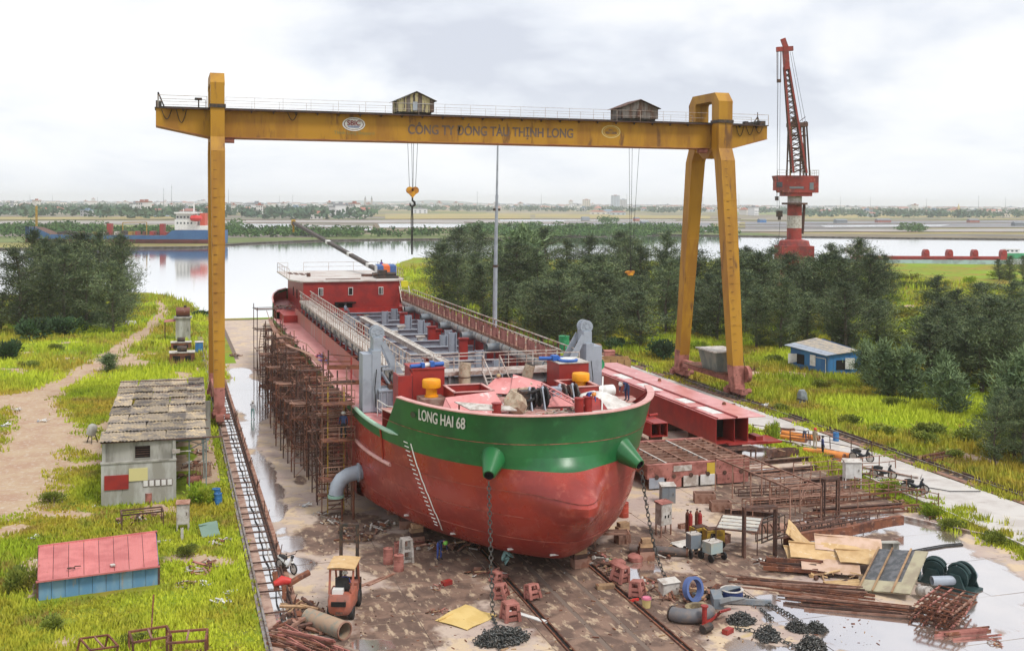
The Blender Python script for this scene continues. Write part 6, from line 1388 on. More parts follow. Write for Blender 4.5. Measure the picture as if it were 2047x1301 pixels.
Q('ysheet',sheet(2.3,2.0,mat('pale_yellow_sheet',(0.68,0.50,0.20),(0.62,0.44,0.16),scale=1,rough=.6)),932,1236,.62,'pale yellow sheet lying on the mud left of the hanging chain')
Q('wplank',plank(2.4,.28,K['white']),1055,1232,2.15,'white plank lying beside the left track')
Q('rplank',plank(2.3,.2,K['rustlt'],nm='plank'),738,1165,.62,'rusty plank nearest the forklift on the yard')
Q('rplank',None,762,1158,.72,'second rusty plank right of the forklift')
Q('brick',plank(.55,.3,K['redox'],.22,'red_block'),893,1168,.4,'small red block alone on the dark mud')
Q('brick',None,1455,1265,.5,'pink stone block between elbow and chain piles')
Q('brick',None,1528,1268,.6,'red wedge block touching the middle chain pile',s=1.1)
tipL,tipR=Vector((XC-4.25,-54.15,5.7)),Vector((XC+4.25,-54.15,5.7))
eL=G(985,1238); eL.z=.1; pL=G(1003,1278)
chain_run(sag(tipL,eL,-.05)+[Vector((pL.x,pL.y,.15))],'anchor chain hanging from the left hawse cone to the mud')
e1=G(1330,1163); e1.z=.25
q_=[G(*a) for a in ((1352,1180),(1395,1190),(1440,1195),(1500,1205))]
chain_run(sag(tipR,e1,.9,16)+[Vector((q.x,q.y,.12)) for q in q_],'anchor chain sweeping from the right hawse cone across the yard')
Q('cp1',chain_pile(1,230,1.25,.7,.55),1005,1280,.1,'dark chain pile in the foreground under the left hanging chain')
for i,(px,py,s_,lb) in enumerate(((1482,1243,.72,'chain pile nearest the red jack stand'),(1535,1274,.76,'chain pile with a red wedge beside it'),(1594,1258,.62,'left one of the touching pair of chain piles'),(1630,1260,.62,'right one of the touching pair of chain piles'),(1622,1298,.88,'chain pile cut by the bottom edge of the photo'))):
 Q('cpb%d' % (i % 2),chain_pile(4+i,200,.85,.65,.62),px,py,i,lb,s=s_)
def gpath(pts,z=.08): return [Vector((p.x,p.y,z)) for p in (G(*q) for q in pts)]
chain_run(gpath([(1485,1190),(1510,1203),(1550,1215),(1580,1232),(1598,1243)]),'chain trailing over the wet concrete towards the paired piles')
chain_run(gpath([(1470,1255),(1480,1262),(1500,1262),(1510,1265)]),'short chain joining the first two piles')
chain_run(gpath([(1560,1282),(1580,1290),(1600,1297)]),'short chain leading to the bottom chain pile')
chain_run(gpath([(1520,1220),(1535,1232),(1543,1238),(1528,1242)]),'hooked end of chain beside the anchor shank')
fk=Q('fork',forklift,688,1222,-.32,'faded red forklift with wooden roof board driving away on the muddy yard',s=1.08)
c_,s_=cos(-.32),sin(-.32); f0=Vector(P_(688,1222)); put_person((f0.x-.02,f0.y-.3,.8),pi-.32,'sit',BLU,NAVY,hw_,'person in blue shirt sitting on the forklift')
Q('bikeW',motorbike(K['white'],K['black']),573,1143,.55,'white motorbike parked by the cable channel at the left')
for px,py,rz,lb in ((1722,922,.75,'dark motorbike nearest the orange pipes on the road'),(1765,957,.95,'long dark motorbike standing behind the green weeds'),(1828,985,.85,'dark motorbike with pale fairing furthest right on the road')):
 Q('bikeB',motorbike(mat('dark_bike_paint',(.03,.035,.045),rough=.3),K['black']),px,py,rz,lb,s=1.08)
Q('pipeBig',pipe_len(2.6,.42,mat('mottled_pipe',(0.36,0.25,0.17),(0.22,0.22,0.18),(0.40,0.22,0.14),scale=2,rough=.7)),652,1264,-1.0,'big open brown pipe lying in the left foreground')
Q('bbL',bar_bundle(34,3.6,.45,[K['rust'],K['rustlt'],K['pinkrust']],8,.05,.5,.16),612,1296,-.95,'bundle of pinkish steel bars at the bottom left of the yard')
Q('bbM',heap(40,1.5,1.1,.8,[K['rust'],K['rustdk'],K['rustlt']],41,.8),588,1262,0,'rusty scrap cages piled beside the cable channel')
Q('bbN',heap(30,1.1,1.2,.7,[K['rust'],K['rustdk'],K['wood']],42,.8),600,1225,0,'scrap heap of beams left of the forklift')
t=thing('red_sack','bright red sack on top of rusty pipes beside the cable channel','sack',P_(568,1200)); mb=MB(); mb.path([(-.5,0,.9),(-.1,.1,1.0),(.35,0,.95)],[.12,.26,.15],8); part(mb,'cloth',K['redplastic'],t,smooth=60); mb=MB(); mb.tube((-.35,.1,.55),(-.45,.2,1.45),.14,8); mb.path([(.2,0,.8),(.8,.3,1.0),(1.3,.5,1.15)],.16,7); mb.beam((0,0,0),(0,0,.9),.2); part(mb,'rusty_pipe',K['rust'],t)
# ---- right foreground
Q('anch',heap(14,.8,.5,.3,[K['darksteel'],K['greydk']],60,.7),1425,1190,0,'grey winch casing pieces beside the blue ring')
def anchor():
 r=mk('anchor','anchor'); mb=MB(); mb.beam((0,0,.2),(2.6,0,.14),.2,.24); part(mb,'shank',K['greydk'],r); mb=MB(); mb.bb(-.35,.15,-.7,.7,0,.5); part(mb,'crown',K['greydk'],r)
 for y in (-.6,.6): mb=MB(); mb.path([(0,y,.3),(.5,y*1.25,.5),(1.2,y*1.35,.62)],[.2,.17,.04],6); part(mb,'fluke',K['greydk'],r)
 return r
Q('anchor',anchor,1437,1207,-.35,'grey ship anchor with its shank pointing right lying by the blue ring')
Q('ringB',ring(.55,.5,mat('dark_blue_paint',(.03,.05,.16),rough=.5)),1463,1197,0,'upright dark blue ring with pale lip on the anchor')
Q('ringY',ring(.62,.22,mat('olive_rubber',(.30,.24,.13),(.18,.14,.09),scale=3,rough=.8),.72),1396,1222,0,'brown open ring lying beside the pipe elbow')
Q('ringU',ring(.6,.3,mat('lilac_blue',(.10,.15,.34),rough=.6),.8),1380,1200,.4,'blue curved guard standing on edge behind the brown ring',tilt=(1.35,0),z=.6)
Q('elb',elbow(1.1,.34,mat('dark_grey_elbow',(.13,.13,.14),(.2,.16,.14),scale=2,rough=.6),2.0),1372,1228,3.6,'dark grey pipe elbow lying near the right track')
def jack():
 r=mk('jack_stand','jack stand'); mb=MB(); mb.tube((0,0,0),(0,0,.95),.12,10); mb.tube((0,0,.95),(0,0,1.02),.18,10); part(mb,'post',K['redox'],r)
 mb=MB(); mb.beam((0,0,.1),(1.4,.5,.15),.12); mb.beam((1.4,.5,.15),(1.1,0,.5),.1); mb.beam((1.1,0,.5),(1.9,.2,.4),.1); mb.beam((0,0,.1),(-.6,-.5,.08),.16); part(mb,'arm',K['redox'],r); mb=MB(); mb.tube((-.7,-.6,.2),(-.1,-.5,.2),.2,10); part(mb,'motor',K['darksteel'],r); return r
Q('jack',jack,1408,1252,.3,'red jack stand with a long arm beside the chain pile')
Q('cabL',cabinet(K['dirtywhite'],.95,.5,.65),1337,1187,.1,'low pale box where the right chain meets the ground')
def bucket():
 r=mk('paint_bucket','bucket'); mb=MB(); mb.lathe([(.17,0),(.2,.42),(.21,.44),(.18,.44),(.17,.38),(0,.38)],16); part(mb,'pail',mat('cream_plastic',(.66,.52,.22),rough=.5),r,smooth=40); mb=MB(); mb.lathe([(.215,.36),(.22,.40),(.215,.44)],16); part(mb,'pink_rim',mat('pink_plastic',(.7,.2,.3),rough=.5),r); mb=MB(); mb.path([(.2*cos(a),0,.44+.2*sin(a)) for a in [pi*k/8 for k in range(9)]],.012,4); part(mb,'handle',K['darksteel'],r); return r
Q('bucket',bucket,1292,1213,0,'cream bucket with pink rim on the concrete by the right track',s=1.15)
Q('spray',plank(.5,.12,K['redplastic'],.12,'red_nozzle'),1268,1201,.2,'red nozzle lying on the right track')
Q('stoneA',plank(.95,.4,K['wood'],.2,'stone_slab'),1210,1175,-.1,'pale stone lying left of the right track')
for px,py,rz,s_,lb in ((1208,1130,.0,1,'round pink cap furthest left in the group of three'),(1243,1118,.4,1,'round pink cap behind the other ones'),):
 Q('cap',lambda: (lambda r: (part(MB().lathe([(.42,0),(.45,.25),(.3,.38),(0,.40)],20),'dome',K['pinkrust'],r,smooth=40),r)[1])(mk('dished_cap','dished cap')),px+27,py+2,rz,lb)
Q('discG',ring(.4,.06,K['green'],.1),1230,1122,0,'pale green disc lying on the ground before the pink caps')
Q('pipeD',pipe_len(3.0,.22,mat('dark_pipe',(.10,.09,.09),(.17,.12,.1),scale=2,rough=.6)),1316,1108,-.5,'dark long pipe lying behind the hanging chain',s=(1.1,1.1,1.1))
Q('frT',table_frame(2.0,.8,.85,K['rustlt'],rungs=2),1222,1092,-.25,'low rusty trestle right of the bow')
Q('drumO',drum(K['redplastic'] if False else mat('orange_red_drum',(.45,.07,.04),(.35,.06,.04),scale=2,rough=.5)),1247,1033,0,'orange red drum standing under the right hawse cone',s=1.05)
Q('cabR',cabinet(K['dirtywhite'],.85,.55,1.3,.65,K['pinkrust'],1,True),1326,1068,.3,'pale cabinet on legs with two gauges and a rusty roof')
Q('cabG',cabinet(K['greydk'],.95,.7,1.15,0,K['dirtywhite'],2),1334,1003,-.2,'grey green cabinet with pale right side in front of the cradle')
def gas(m):
 def f(): r=mk('gas_cylinder','gas cylinder'); mb=MB(); mb.lathe([(.13,0),(.13,1.1),(.1,1.22),(.04,1.28),(.04,1.36)],12); part(mb,'bottle',m,r,smooth=50); mb=MB(); mb.box((0,0,1.38),(.12,.06,.08)); part(mb,'valve',K['darksteel'],r); return r
 return f
for i,(px,py) in enumerate(((1374,1064),(1380,1067),(1393,1062),(1399,1066))):
 Q('gasR%d' % (i % 2),gas(K['rust'] if i % 2==0 else K['redox']),px,py,0,['leftmost rusty gas cylinder by the yellow machines','second gas cylinder from the left by the yellow machines','third gas cylinder behind the yellow machines','rightmost red gas cylinder behind the yellow machines'][i])
def compressor():
 r=mk('welding_machine','machine'); mb=MB(); mb.bb(-.5,.5,-.35,.35,.2,.95); part(mb,'case',K['machyellow'],r); mb=MB(); mb.bb(-.4,.4,-.25,.25,.95,1.0); part(mb,'top_tray',K['rustdk'],r)
 for x in (-.35,.35): mb=MB(); mb.tube((x,-.38,.18),(x,-.3,.18),.18,10); mb.tube((x,.3,.18),(x,.38,.18),.18,10); part(mb,'wheel',K['black'],r)
 mb=MB(); mb.bb(-.3,-.05,-.37,-.35,.5,.8); part(mb,'vent_plate',K['hole'],r); return r
Q('comp',compressor,1398,1084,.2,'left one of the two worn yellow welding machines')
Q('comp',None,1426,1092,-.1,'right one of the two worn yellow welding machines',s=1.1)
def cart(m,wheels=True):
 def f():
  r=mk('welding_cart','cart'); mb=MB(); mb.bb(-.45,.45,-.35,.35,.4,1.0); part(mb,'box',m,r); mb=MB(); mb.bb(-.46,.46,-.36,.36,1.0,1.05); part(mb,'lid',K['dirtywhite'],r)
  for x in (-.5,.5):
   for y in (-.4,.4): mb=MB(); mb.tube((x-.05,y,.22),(x+.05,y,.22),.22,12); part(mb,'wheel',K['black'],r)
  mb=MB(); mb.beam((-.5,-.4,.3),(.5,-.4,.3),.06); mb.beam((-.5,.4,.3),(.5,.4,.3),.06); mb.path([(-.3,0,1.05),(0,0,1.4),(.3,0,1.05)],.02,4); part(mb,'frame',K['darksteel'],r); return r
 return f
Q('cartB',cart(mat('pale_blue_box',(.34,.42,.42),(.42,.44,.36),scale=2,rough=.6)),1424,1117,.3,'pale blue box cart on four wheels')
Q('cartT',cart(K['greydk']),1386,1112,.1,'tall dark green cart left of the pale blue one',s=(.75,.8,1.3))
Q('whtarp',sheet(2.2,1.3,K['tarpwhite']),1383,1088,.1,'pale sheet spread behind the green cart')
Q('tblW',table_frame(2.6,3.2,1.5,K['rustdk'],4,mat('pale_slat',(.56,.53,.46),(.42,.42,.40),scale=2,rough=.7)),1478,1092,-.62,'table of wide pale slats on thin rusty legs',s=(.9,.9,.9))
for px,py,rz,s_,lb in ((1408,1003,-.3,1.0,'rusty box frame lying left of the two in front of the cradle'),(1440,1020,-.25,.95,'rusty box frame nearest the camera in front of the cradle'),(1440,1085,.4,.8,'rusty box behind the yellow machines'),(1365,1055,.2,.4,'tiny rusty box on the open concrete')):
 Q('rbox',lambda: (lambda r: [part(MB().bb(-.7,.7,-.4,.4,0,.06),'floor',K['rust'],r)]+[part(MB().bb(*b),'side',K['rustlt'],r) for b in ((-.7,.7,-.4,-.34,.06,.65),(-.7,.7,.34,.4,.06,.65),(-.7,-.64,-.34,.34,.06,.65),(.64,.7,-.34,.34,.06,.65))] and r)(mk('steel_box','steel box')),px,py,rz,lb,s=s_)
Q('hpF',heap(30,2.0,.9,.35,[K['rust'],K['wood'],K['rustdk'],K['rustlt']],77,.8),1390,1190-0,0,'loose timber and bars behind the anchor')
for i,(px,py,rz,lb) in enumerate(((1600,1175,-.62,'upper bundle of long rusty bars right of the rag heap'),(1705,1215,-.60,'lower bundle of long rusty bars leading to the lattice stack'))):
 Q('lbar%d' % i,bar_bundle(26,6.6,.30,[K['rust'],K['rustlt'],K['rustdk']],30+i,.045,.22,.05),px,py,rz,lb)
Q('lbar3',bar_bundle(24,3.0,.45,[K['rustdk'],K['rust'],K['rustlt']],35,.10,.5,.07),1585,1140,-.55,'stack of dark rusty channels beside the plywood heap')
def lattice():
 r=mk('lattice_stack','lattice frames'); R=random.Random(5)
 for k in range(8):
  dx_,dy_,a,z=R.uniform(-.25,.3)+k*.05,R.uniform(-.15,.15)-k*.07,R.uniform(-.12,.12),.06+k*.13
  for j in range(4):
   mb=MB(); y=-.9+.6*j; M_=Matrix.Rotation(a,3,'Z'); p,q=M_@Vector((-1.6,y,0)),M_@Vector((1.6,y,0)); o_=Vector((dx_,dy_,z)); mb.beam(p+o_,q+o_,.06); part(mb,'bar',R.choice((K['rust'],K['rustlt'],K['pinkrust'])),r)
  mb=MB()
  for j in range(5): x=-1.4+.7*j; p,q=M_@Vector((x,-.95,.05)),M_@Vector((x,.95,.05)); mb.beam(p+o_,q+o_,.045)
  part(mb,'cross_bars',K['rust'],r)
 return r
Q('latt',lattice,1875,1235,.62,'leaning stack of rusty lattice frames at the right foreground')
Q('lbar4',bar_bundle(9,2.6,.2,[K['pinkrust'],K['rust']],51,.05,.1,.05),1930,1268,-.1,'few red bars lying right of the lattice stack')
for px,py,rz,lb,s_ in ((1818,1148,.9,'dark green winch partly behind the grey sheet',.7),(1868,1160,.7,'middle dark green winch with grey motor',.84),(1922,1176,.35,'rightmost dark green winch with pale motor end',.92)):
 Q('winch',winch,px,py,rz,lb,s=s_)
Q('wpipe',pipe_len(1.6,.24,K['grey']),1892,1180,-.2,'grey cylinder lying in front of the winches',z=.3)
Q('wdrum',drum(K['dirtywhite']),1838,1192,0,'pale drum tipped behind the lattice stack',s=.9,tilt=(1.3,0),z=.3)
Q('plyA',sheet(2.6,2.2,K['ply'],nm='plywood_sheet',cat='plywood'),1600,1105,1.0,'yellow plywood sheet leaning at the upper left of the board heap',tilt=(.75,0),z=.7)
for i,(px,py,rz,tl,lb,z) in enumerate(((1650,1132,-.45,.12,'large plywood sheet in the middle of the board heap',.75),(1695,1125,-.5,.16,'pinkish plywood sheet on top of the board heap',.98),(1735,1140,-.35,.10,'bent plywood sheet at the right end of the board heap',.7),(1660,1148,-.5,.05,'lowest plywood sheet of the board heap',.4),(1620,1128,-.3,.2,'reddish edged plywood at the left of the board heap',.6))):
 Q('plyB%d' % (i % 2),sheet(3.4,1.5,K['plypink'] if i % 2 else K['ply'],nm='plywood_sheet',cat='plywood'),px,py,rz,lb,s=1.15-.08*i,tilt=(tl+.12,.06),z=z)
Q('hpW',heap(26,1.9,.7,.5,[K['wood'],K['ply'],K['darksteel'],K['rustdk']],88,.7),1690,1160,-.5,'timber ends and dark sacks under the plywood sheets')
Q('hpX',heap(14,1.6,.6,.4,[K['wood'],K['dirtywhite'],K['rustdk']],89,.6),1680,1108,-.5,'loose timber pieces behind the plywood')
Q('hpR',heap(40,1.2,.8,.45,[K['tarpwhite'],K['dirtywhite'],K['rustdk'],K['rust'],K['white']],90,.32),1548,1127,-.4,'heap of white rags and rubbish left of the dark channels')
def pallet():
 r=mk('pallet','pallet')
 for k in range(6): part(MB().bb(-1.0,1.0,-.55+.19*k,-.41+.19*k,.14,.17),'deck_board',K['ply'],r)
 for k in range(8): part(MB().bb(-1+.27*k,-.9+.27*k,-.55,.55,.0,.14),'block_board',K['wood'],r)
 return r
Q('pallet',pallet,1690,1172,-.12,'wooden pallet at the foot of the plywood heap')
def wrapped():
 r=mk('wrapped_panel','wrapped panel'); mb=MB(); P=[[(-1.1+2.2*i/8,-1.5+3.0*j/8,.06+.03*noise.noise((i*.9,j*.9,2))) for i in range(9)] for j in range(9)]; mb.grid(P,mf=lambda i,j: 1 if (j > 5 or i < 2) else 0); mb.bb(-1.1,1.1,-1.5,1.5,0,.03,1)
 part(mb,'panel',[mat('dark_grey_film',(.07,.075,.08),(.14,.14,.15),scale=4,rough=.35,bump=.6),mat('olive_board',(.42,.38,.26),(.33,.28,.2),scale=1.5,rough=.8)],r)
 for x in (-1.05,-.45,.35): part(MB().bb(x,x+.07,-1.55,1.55,.09,.14),'batten',K['wood'],r)
 return r
Q('wrap',wrapped,1785,1172,-.95,'board wrapped in dark film with timber battens tilted beside the winches',tilt=(.34,-.14),z=.8,s=1.25)
Q('conc',hbeam(2.2,.5,.5,K['concrete'],'concrete_bar'),1760,1100,-.25,'grey concrete bar with chamfered ends by the puddle')
# ---- curved rusty plate girders over the pool, pipes and rail fences behind
def curved(L_,seed):
 def f():
  r=mk('plate_girder','plate girder'); mb=MB(); n_=14; P1,P2=[],[]
  for i in range(n_+1): x=-L_/2+L_*i/n_; z=.55+.10*sin(pi*i/n_*2.5+seed)+.25*i/n_; P1.append((x,.35*sin(pi*i/n_),z-.55)); P2.append((x,.35*sin(pi*i/n_),z))
  mb.grid([P1,P2]); mb.grid([[(x,y+.04,z) for x,y,z in P2],[(x,y+.04,z) for x,y,z in P1]]); mb.grid([[(x,y-.02,z) for x,y,z in P2],[(x,y+.30,z) for x,y,z in P2]]); part(mb,'web',K['rust'],r)
  for i in range(0,n_,2): part(MB().beam((P1[i][0],P1[i][1]+.1,P1[i][2]),(P2[i][0],P2[i][1]+.2,P2[i][2]),.05),'stiffener',K['rustdk'],r)
  return r
 return f
Q('cgA',curved(9.2,.4),1690,1078,.13,'long bent rusty plate girder lying over the pool')
def truss(L_,h_,w_,n_,seed=0,m=None):
 def f():
  R=random.Random(seed); r=mk('angle_iron_truss','truss'); m_=m or K['rust']
  for y in (-w_/2,w_/2):
   for z in (.05,h_): part(MB().beam((-L_/2,y,z),(L_/2,y,z+R.uniform(-.05,.05)),.07),'chord',m_,r)
   for k in range(n_+1): x=-L_/2+L_*k/n_; part(MB().beam((x,y,0),(x,y,h_),.045),'upright',m_,r)
  for k in range(n_): x=-L_/2+L_*(k+.5)/n_; part(MB().beam((x,-w_/2,h_),(x+(L_/n_*.8 if k % 2 else 0),w_/2,h_),.04),'brace',m_,r)
  return r
 return f
for i,(px,py,rz,k,lb) in enumerate(((1665,1052,.12,'trA','dark truss lying in the pool behind the bent girder'),(1640,1066,.2,'trA','low truss crossing the white pool'),(1740,1028,-.02,'trB','long rusty beam truss at the back edge of the pool'),(1590,1010,-.05,'trD','rusty truss behind the curved pipes'),(1640,985,.02,'trD','rusty truss in the middle of the fence jumble'),(1560,985,-.1,'trA','rusty truss right of the cradle'),(1730,1000,.03,'trB','rusty truss below the white cabinet by the road'),(1540,1075,.5,'trC','short ladder truss standing left of the plywood'))):
 mk_={'trA': truss(6.5,.5,.7,7,1,K['rustdk']),'trB': truss(9.5,.4,.35,9,2),'trD': truss(7.5,.6,.5,7,6,K['rustlt']),'trC': truss(2.6,1.2,.4,4,3,K['darksteel'])}[k]
 Q(k,mk_,px,py,rz,lb)
for i,(px,py,rz,lb) in enumerate(((1715,1020,-.06,'rusty flat beam above the pool near the fence end'),(1560,945,.06,'rusty beam right of the cradle top'),(1600,922,.05,'dark rusty beam leading from cradle to road edge'),(1590,1002,-.02,'long red brown beam in the middle of the frames'),(1680,960,.1,'rusty beam behind the fence jumble'),(1500,1030,-.6,'dark beam lying left of the frame legs'))):
 Q('hb',hbeam(6.5,.32,.3,K['rustdk']),px,py,rz,lb,s=(1 if i !=5 else .5,1,1))
def segs():
 r=mk('curved_casing','curved casings')
 for k in range(8):
  a=k*.48; part(MB().lathe([(.42,-.2),(.46,0),(.42,.2)],12,(-1.9+a,0,.02),M=Matrix.Rotation(pi/2,3,'Y'),a0=pi/2,a1=pi*1.5),'casing',K['rustlt'],r,smooth=50)
 return r
Q('segs',segs,1560,1060,-.08,'row of rusty half round casings lying behind the slatted table')
Q('segs',None,1668,1052,-.2,'second row of rusty half round casings by the pool',s=.8)
Q('segs',None,1720,1108,-.5,'row of half round casings in weeds behind the plywood',s=.75)
Q('ladF',table_frame(2.3,9.0,2.3,K['rustlt'],rungs=11,tube=.07,extra=5),1530,1010,.05,'long pale rusty ladder frame on tall legs right of the cradle')
Q('tallF',table_frame(1.9,.25,2.8,K['rustdk'],tube=.11),1518,1112,-.1,'tall dark rusty frame of two posts behind the slatted table')
Q('tallF',None,1660,1035,.1,'dark rusty post frame at the pool edge',s=(.6,1,.9))
def railfence(L_,seed,m=K['rust'],h_=1.05):
 def f():
  R=random.Random(seed); r=mk('rail_fence','rail fence'); n_=int(L_/1.5)
  for z in (h_,h_*.55): part(MB().path([(-L_/2+L_*k/n_,0,z+R.uniform(-.07,.07)) for k in range(n_+1)],.03,4),'rail',m,r)
  for k in range(n_+1): x=-L_/2+L_*k/n_; part(MB().beam((x,0,0),(x+R.uniform(-.08,.08),R.uniform(-.05,.05),h_+.05),.055),'post',m,r)
  return r
 return f
for i,(px,py,rz,L_,lb) in enumerate(((1640,970,.04,9,'rusty rail fence section running across behind the ladder frame'),(1690,945,.03,9,'rusty rail fence section nearest the road among the frames'),(1700,1000,.0,9,'rusty rail fence section above the pool'),(1590,1030,-.06,9,'rusty rail fence section before the ladder frame'),(1790,1000,-1.1,6,'rusty rail fence sloping down beside the road verge'),(1740,965,-1.05,6,'rusty rail fence beside the white cabinet'),(1560,880,-.9,5,'rusty rail fence beside the tall reeds'),(1660,900,-1.0,7,'rusty rail fence in front of the orange pipes'),(1610,1000,.9,6,'rusty rail fence running away between the trusses'))):
 Q('rf%d' % L_,railfence(L_,60+L_,K['rustlt'] if L_ in (9,6) else K['rustdk']),px,py,rz,lb)
Q('wbeam',hbeam(7.5,.22,.22,K['handrail']),1620,895,-1.12,'pale beam along the verge in front of the orange pipes')
Q('wbeam',None,1740,940,-1.1,'pale beam along the verge leading to the white cabinet')
Q('wbeam',None,1900,1058,-1.12,'pale beam in weeds along the road edge at the right',s=(.9,1,1))
for i,(px,py,lb,s_) in enumerate(((1578,880,'orange pipe furthest left on the verge',1),(1600,876,'orange pipe behind the bending person',1.1),(1647,912,'orange pipe with its end near the red tub',1.1),(1670,912,'orange pipe nearest the road at the right',1.0))):
 Q('opipe',pipe_len(3.1,.22,K['orange']),px,py,-1.0,lb,s=s_)
Q('tub',bucket if False else (lambda: (lambda r: (part(MB().lathe([(.32,0),(.4,.3),(.42,.3),(.36,.05),(0,.05)],16),'bowl',K['redplastic'],r,smooth=40),part(MB().lathe([(.25,.1),(.3,.32),(0,.36)],12),'contents',K['black'],r),r)[2])(mk('tub','tub'))),1671,925,0,'red tub with black lump beside the orange pipe ends')
Q('bbkt',drum(K['blue']),1671,882,0,'blue bin standing on the road',s=.85)
Q('cabW',cabinet(K['white'],1.15,.8,1.15,.75,K['dirtywhite'],2),1703,975,-.35,'white cabinet on legs beside the verge')
Q('skiff',lambda: (lambda r: (part(MB().grid([[(x,y*w_,z) for y,z in ((-1,.55),(-.8,.1),(0,0),(.8,.1),(1,.55))] for x,w_ in ((-1.4,.35),(-.8,.55),(0,.62),(.9,.55),(1.5,.15))]),'hull',K['rustdk'],r,smooth=60),part(MB().bb(-.1,.1,-.55,.55,.4,.45),'thwart',K['wood'],r),r)[2])(mk('small_skiff','skiff')),1565,912,.15,'old dark small skiff lying beside the verge')
for k,(px,py,s_,lb) in enumerate(((1600,895,.8,'tools and bags around the orange pipes'),(1800,1010,.8,'broken timber at the end of the pale beam'),(1870,1040,.7,'stones and timber in the weeds by the road'),(1840,1022,.7,'sticks leaning in the weeds beside the road'),(1985,1285,.4,'dark lump at the lower right corner'))):
 Q('hp%d' % (k % 6),None,px,py,rnd.uniform(0,3),lb,s=s_)
mb=MB(); ps=gpath([(1775,1108),(1800,1110),(1850,1100),(1890,1093),(1925,1090)],.05); mb.path(ps,.05,5); mb.path([p+Vector((.1,.25,0)) for p in ps],.04,5); single(mb,'black_hose',K['black'],'black hose lying across the white puddle','hose')
mb=MB(); mb.path(gpath([(1690,955),(1800,968),(1900,985),(1960,985)],.12),.035,5); single(mb,'black_hose',K['black'],'thin black cable crossing the road behind the motorbikes','cable')
# ---- cradle with grid top
t=thing('slip_cradle','pinkish slip cradle with an open grid top and bolted plates on its front','cradle',(31.6,-34,0))
cx0,cx1,cy0,cy1,ct=27.6,35.6,-37.8,-30.2,1.75
for a,b_,c in ((cy0,cy0+.35,K['pinkrust']),(cy1-.35,cy1,K['pinkrust'])): part(MB().bb(cx0,cx1,a,b_,.75,ct),'end_beam',c,t,True)
for a in (cx0,cx1-.35): part(MB().bb(a,a+.35,cy0+.35,cy1-.35,.9,ct-.02),'side_beam',K['rust'],t,True)
for k in range(1,5): x=cx0+(cx1-cx0)*k/5; part(MB().bb(x-.06,x+.06,cy0+.35,cy1-.35,ct-.22,ct+.02),'long_bar',K['dirtywhite'] if k % 2 else K['rustlt'],t,True)
for k in range(1,9): y=cy0+(cy1-cy0)*k/9; part(MB().bb(cx0+.35,cx1-.35,y-.05,y+.05,ct-.2,ct),'cross_bar',K['rustlt'],t,True)
part(MB().bb(cx0+.35,cx1-.35,cy0+.35,cy1-.35,.76,.8),'bottom_plate',K['hole'],t,True)  # black sheet added to paint the dark interior below the open grid
pc=[K['pinkrust'],K['grey'],K['pinkrust'],K['dirtywhite'],K['white'],K['pinkrust'],K['pinkrust'],K['pinkrust']]
for k in range(6):
 x=cx0+.1+k*1.32; part(MB().bb(x,x+1.15,cy0-.1,cy0-.02,.12,.85),'bolted_plate',pc[(k+1) % 8],t,True)
 part(MB().tube((x+.57,cy0-.14,.9),(x+.57,cy0-.1,.9),.16,10),'boss',K['rustdk'],t,True)
part(MB().bb(cx0+4.6,cx0+5.3,cy0-.03,cy0-.003,.85,1.65),'paint_patch',mat('yellow_patch',(.6,.42,.05),rough=.6),t,True)
part(MB().bb(cx0+2.0,cx0+3.4,cy0-.03,cy0-.003,1.2,1.6),'paint_patch',K['dirtywhite'],t,True)
for x in (cx0+.6,cx0+3,cx0+5.2,cx1-.8): part(MB().tube((x,cy0+.2,.35),(x,cy0+.5,.35),.35,14),'wheel',K['rustdk'],t,True)
Q('btarp',sheet(1.3,.5,mat('blue_cloth',(.12,.2,.42),rough=.8),nm='blue_cloth',cat='cloth'),1300,915,.2,'blue cloth lying at the back corner of the cradle',z=1.0)
# ---- red box sections
def section(loc,W_,L_,H_,lab,wing=0,m=K['redox'],top=K['pink']):
 t=thing('hull_section',lab,'hull section',loc); x0_,y0_,z0=loc; z0 +=.9
 for x in (x0_,x0_+W_-.06): part(MB().bb(x,x+.06,y0_,y0_+L_,z0,z0+H_),'side_plate',m,t,True)
 part(MB().bb(x0_+.06,x0_+W_-.06,y0_,y0_+L_,z0,z0+.05),'bottom_plate',m,t,True)
 part(MB().bb(x0_-.08,x0_+W_+wing,y0_-.1,y0_+L_,z0+H_,z0+H_+.05),'top_plate',top,t,True)
 part(MB().bb(x0_+W_*.62,x0_+W_*.62+.05,y0_+.3,y0_+L_,z0+.05,z0+H_),'inner_web',m,t,True)
 part(MB().bb(x0_+.06,x0_+W_-.06,y0_+2.2,y0_+2.25,z0+.05,z0+H_),'shade_diaphragm',K['hole'],t,True)  # near-black colour stands for the shade inside the open end
 part(MB().tube((x0_+.1,y0_-.1,z0+H_+.08),(x0_+.1,y0_+L_,z0+H_+.08),.07,6),'edge_rod',m,t,True)
 if wing: part(MB().tube((x0_+W_*.62,y0_-.1,z0+H_+.09),(x0_+W_*.62,y0_+L_,z0+H_+.09),.10,6),'edge_rod',m,t,True)
 y=y0_+.6
 while y < y0_+L_: part(MB().bb(x0_+.2,x0_+W_-.2,y,y+.3,0,.9),'support',K['rustdk'],t,True); y +=4.5
 return t
s1=section((37.3,-29.4,0),2.9,31,2.0,'largest red hull section with a wide pink top plate along the road',1.5)
for y,wd in ((-27.5,3.0),(-22.5,2.2),(-16,4.0),(-9,3.0),(-1.5,2)):
 part(MB().bb(38.0,39.0,y,y+wd,2.95,2.962),'pale_patch',K['white'],s1,True)
for y in (-24,-11): part(MB().lathe([(.2,0),(.14,.2),(0,.26)],8,(40.9,y,2.95)),'lug',K['rust'],s1,True)
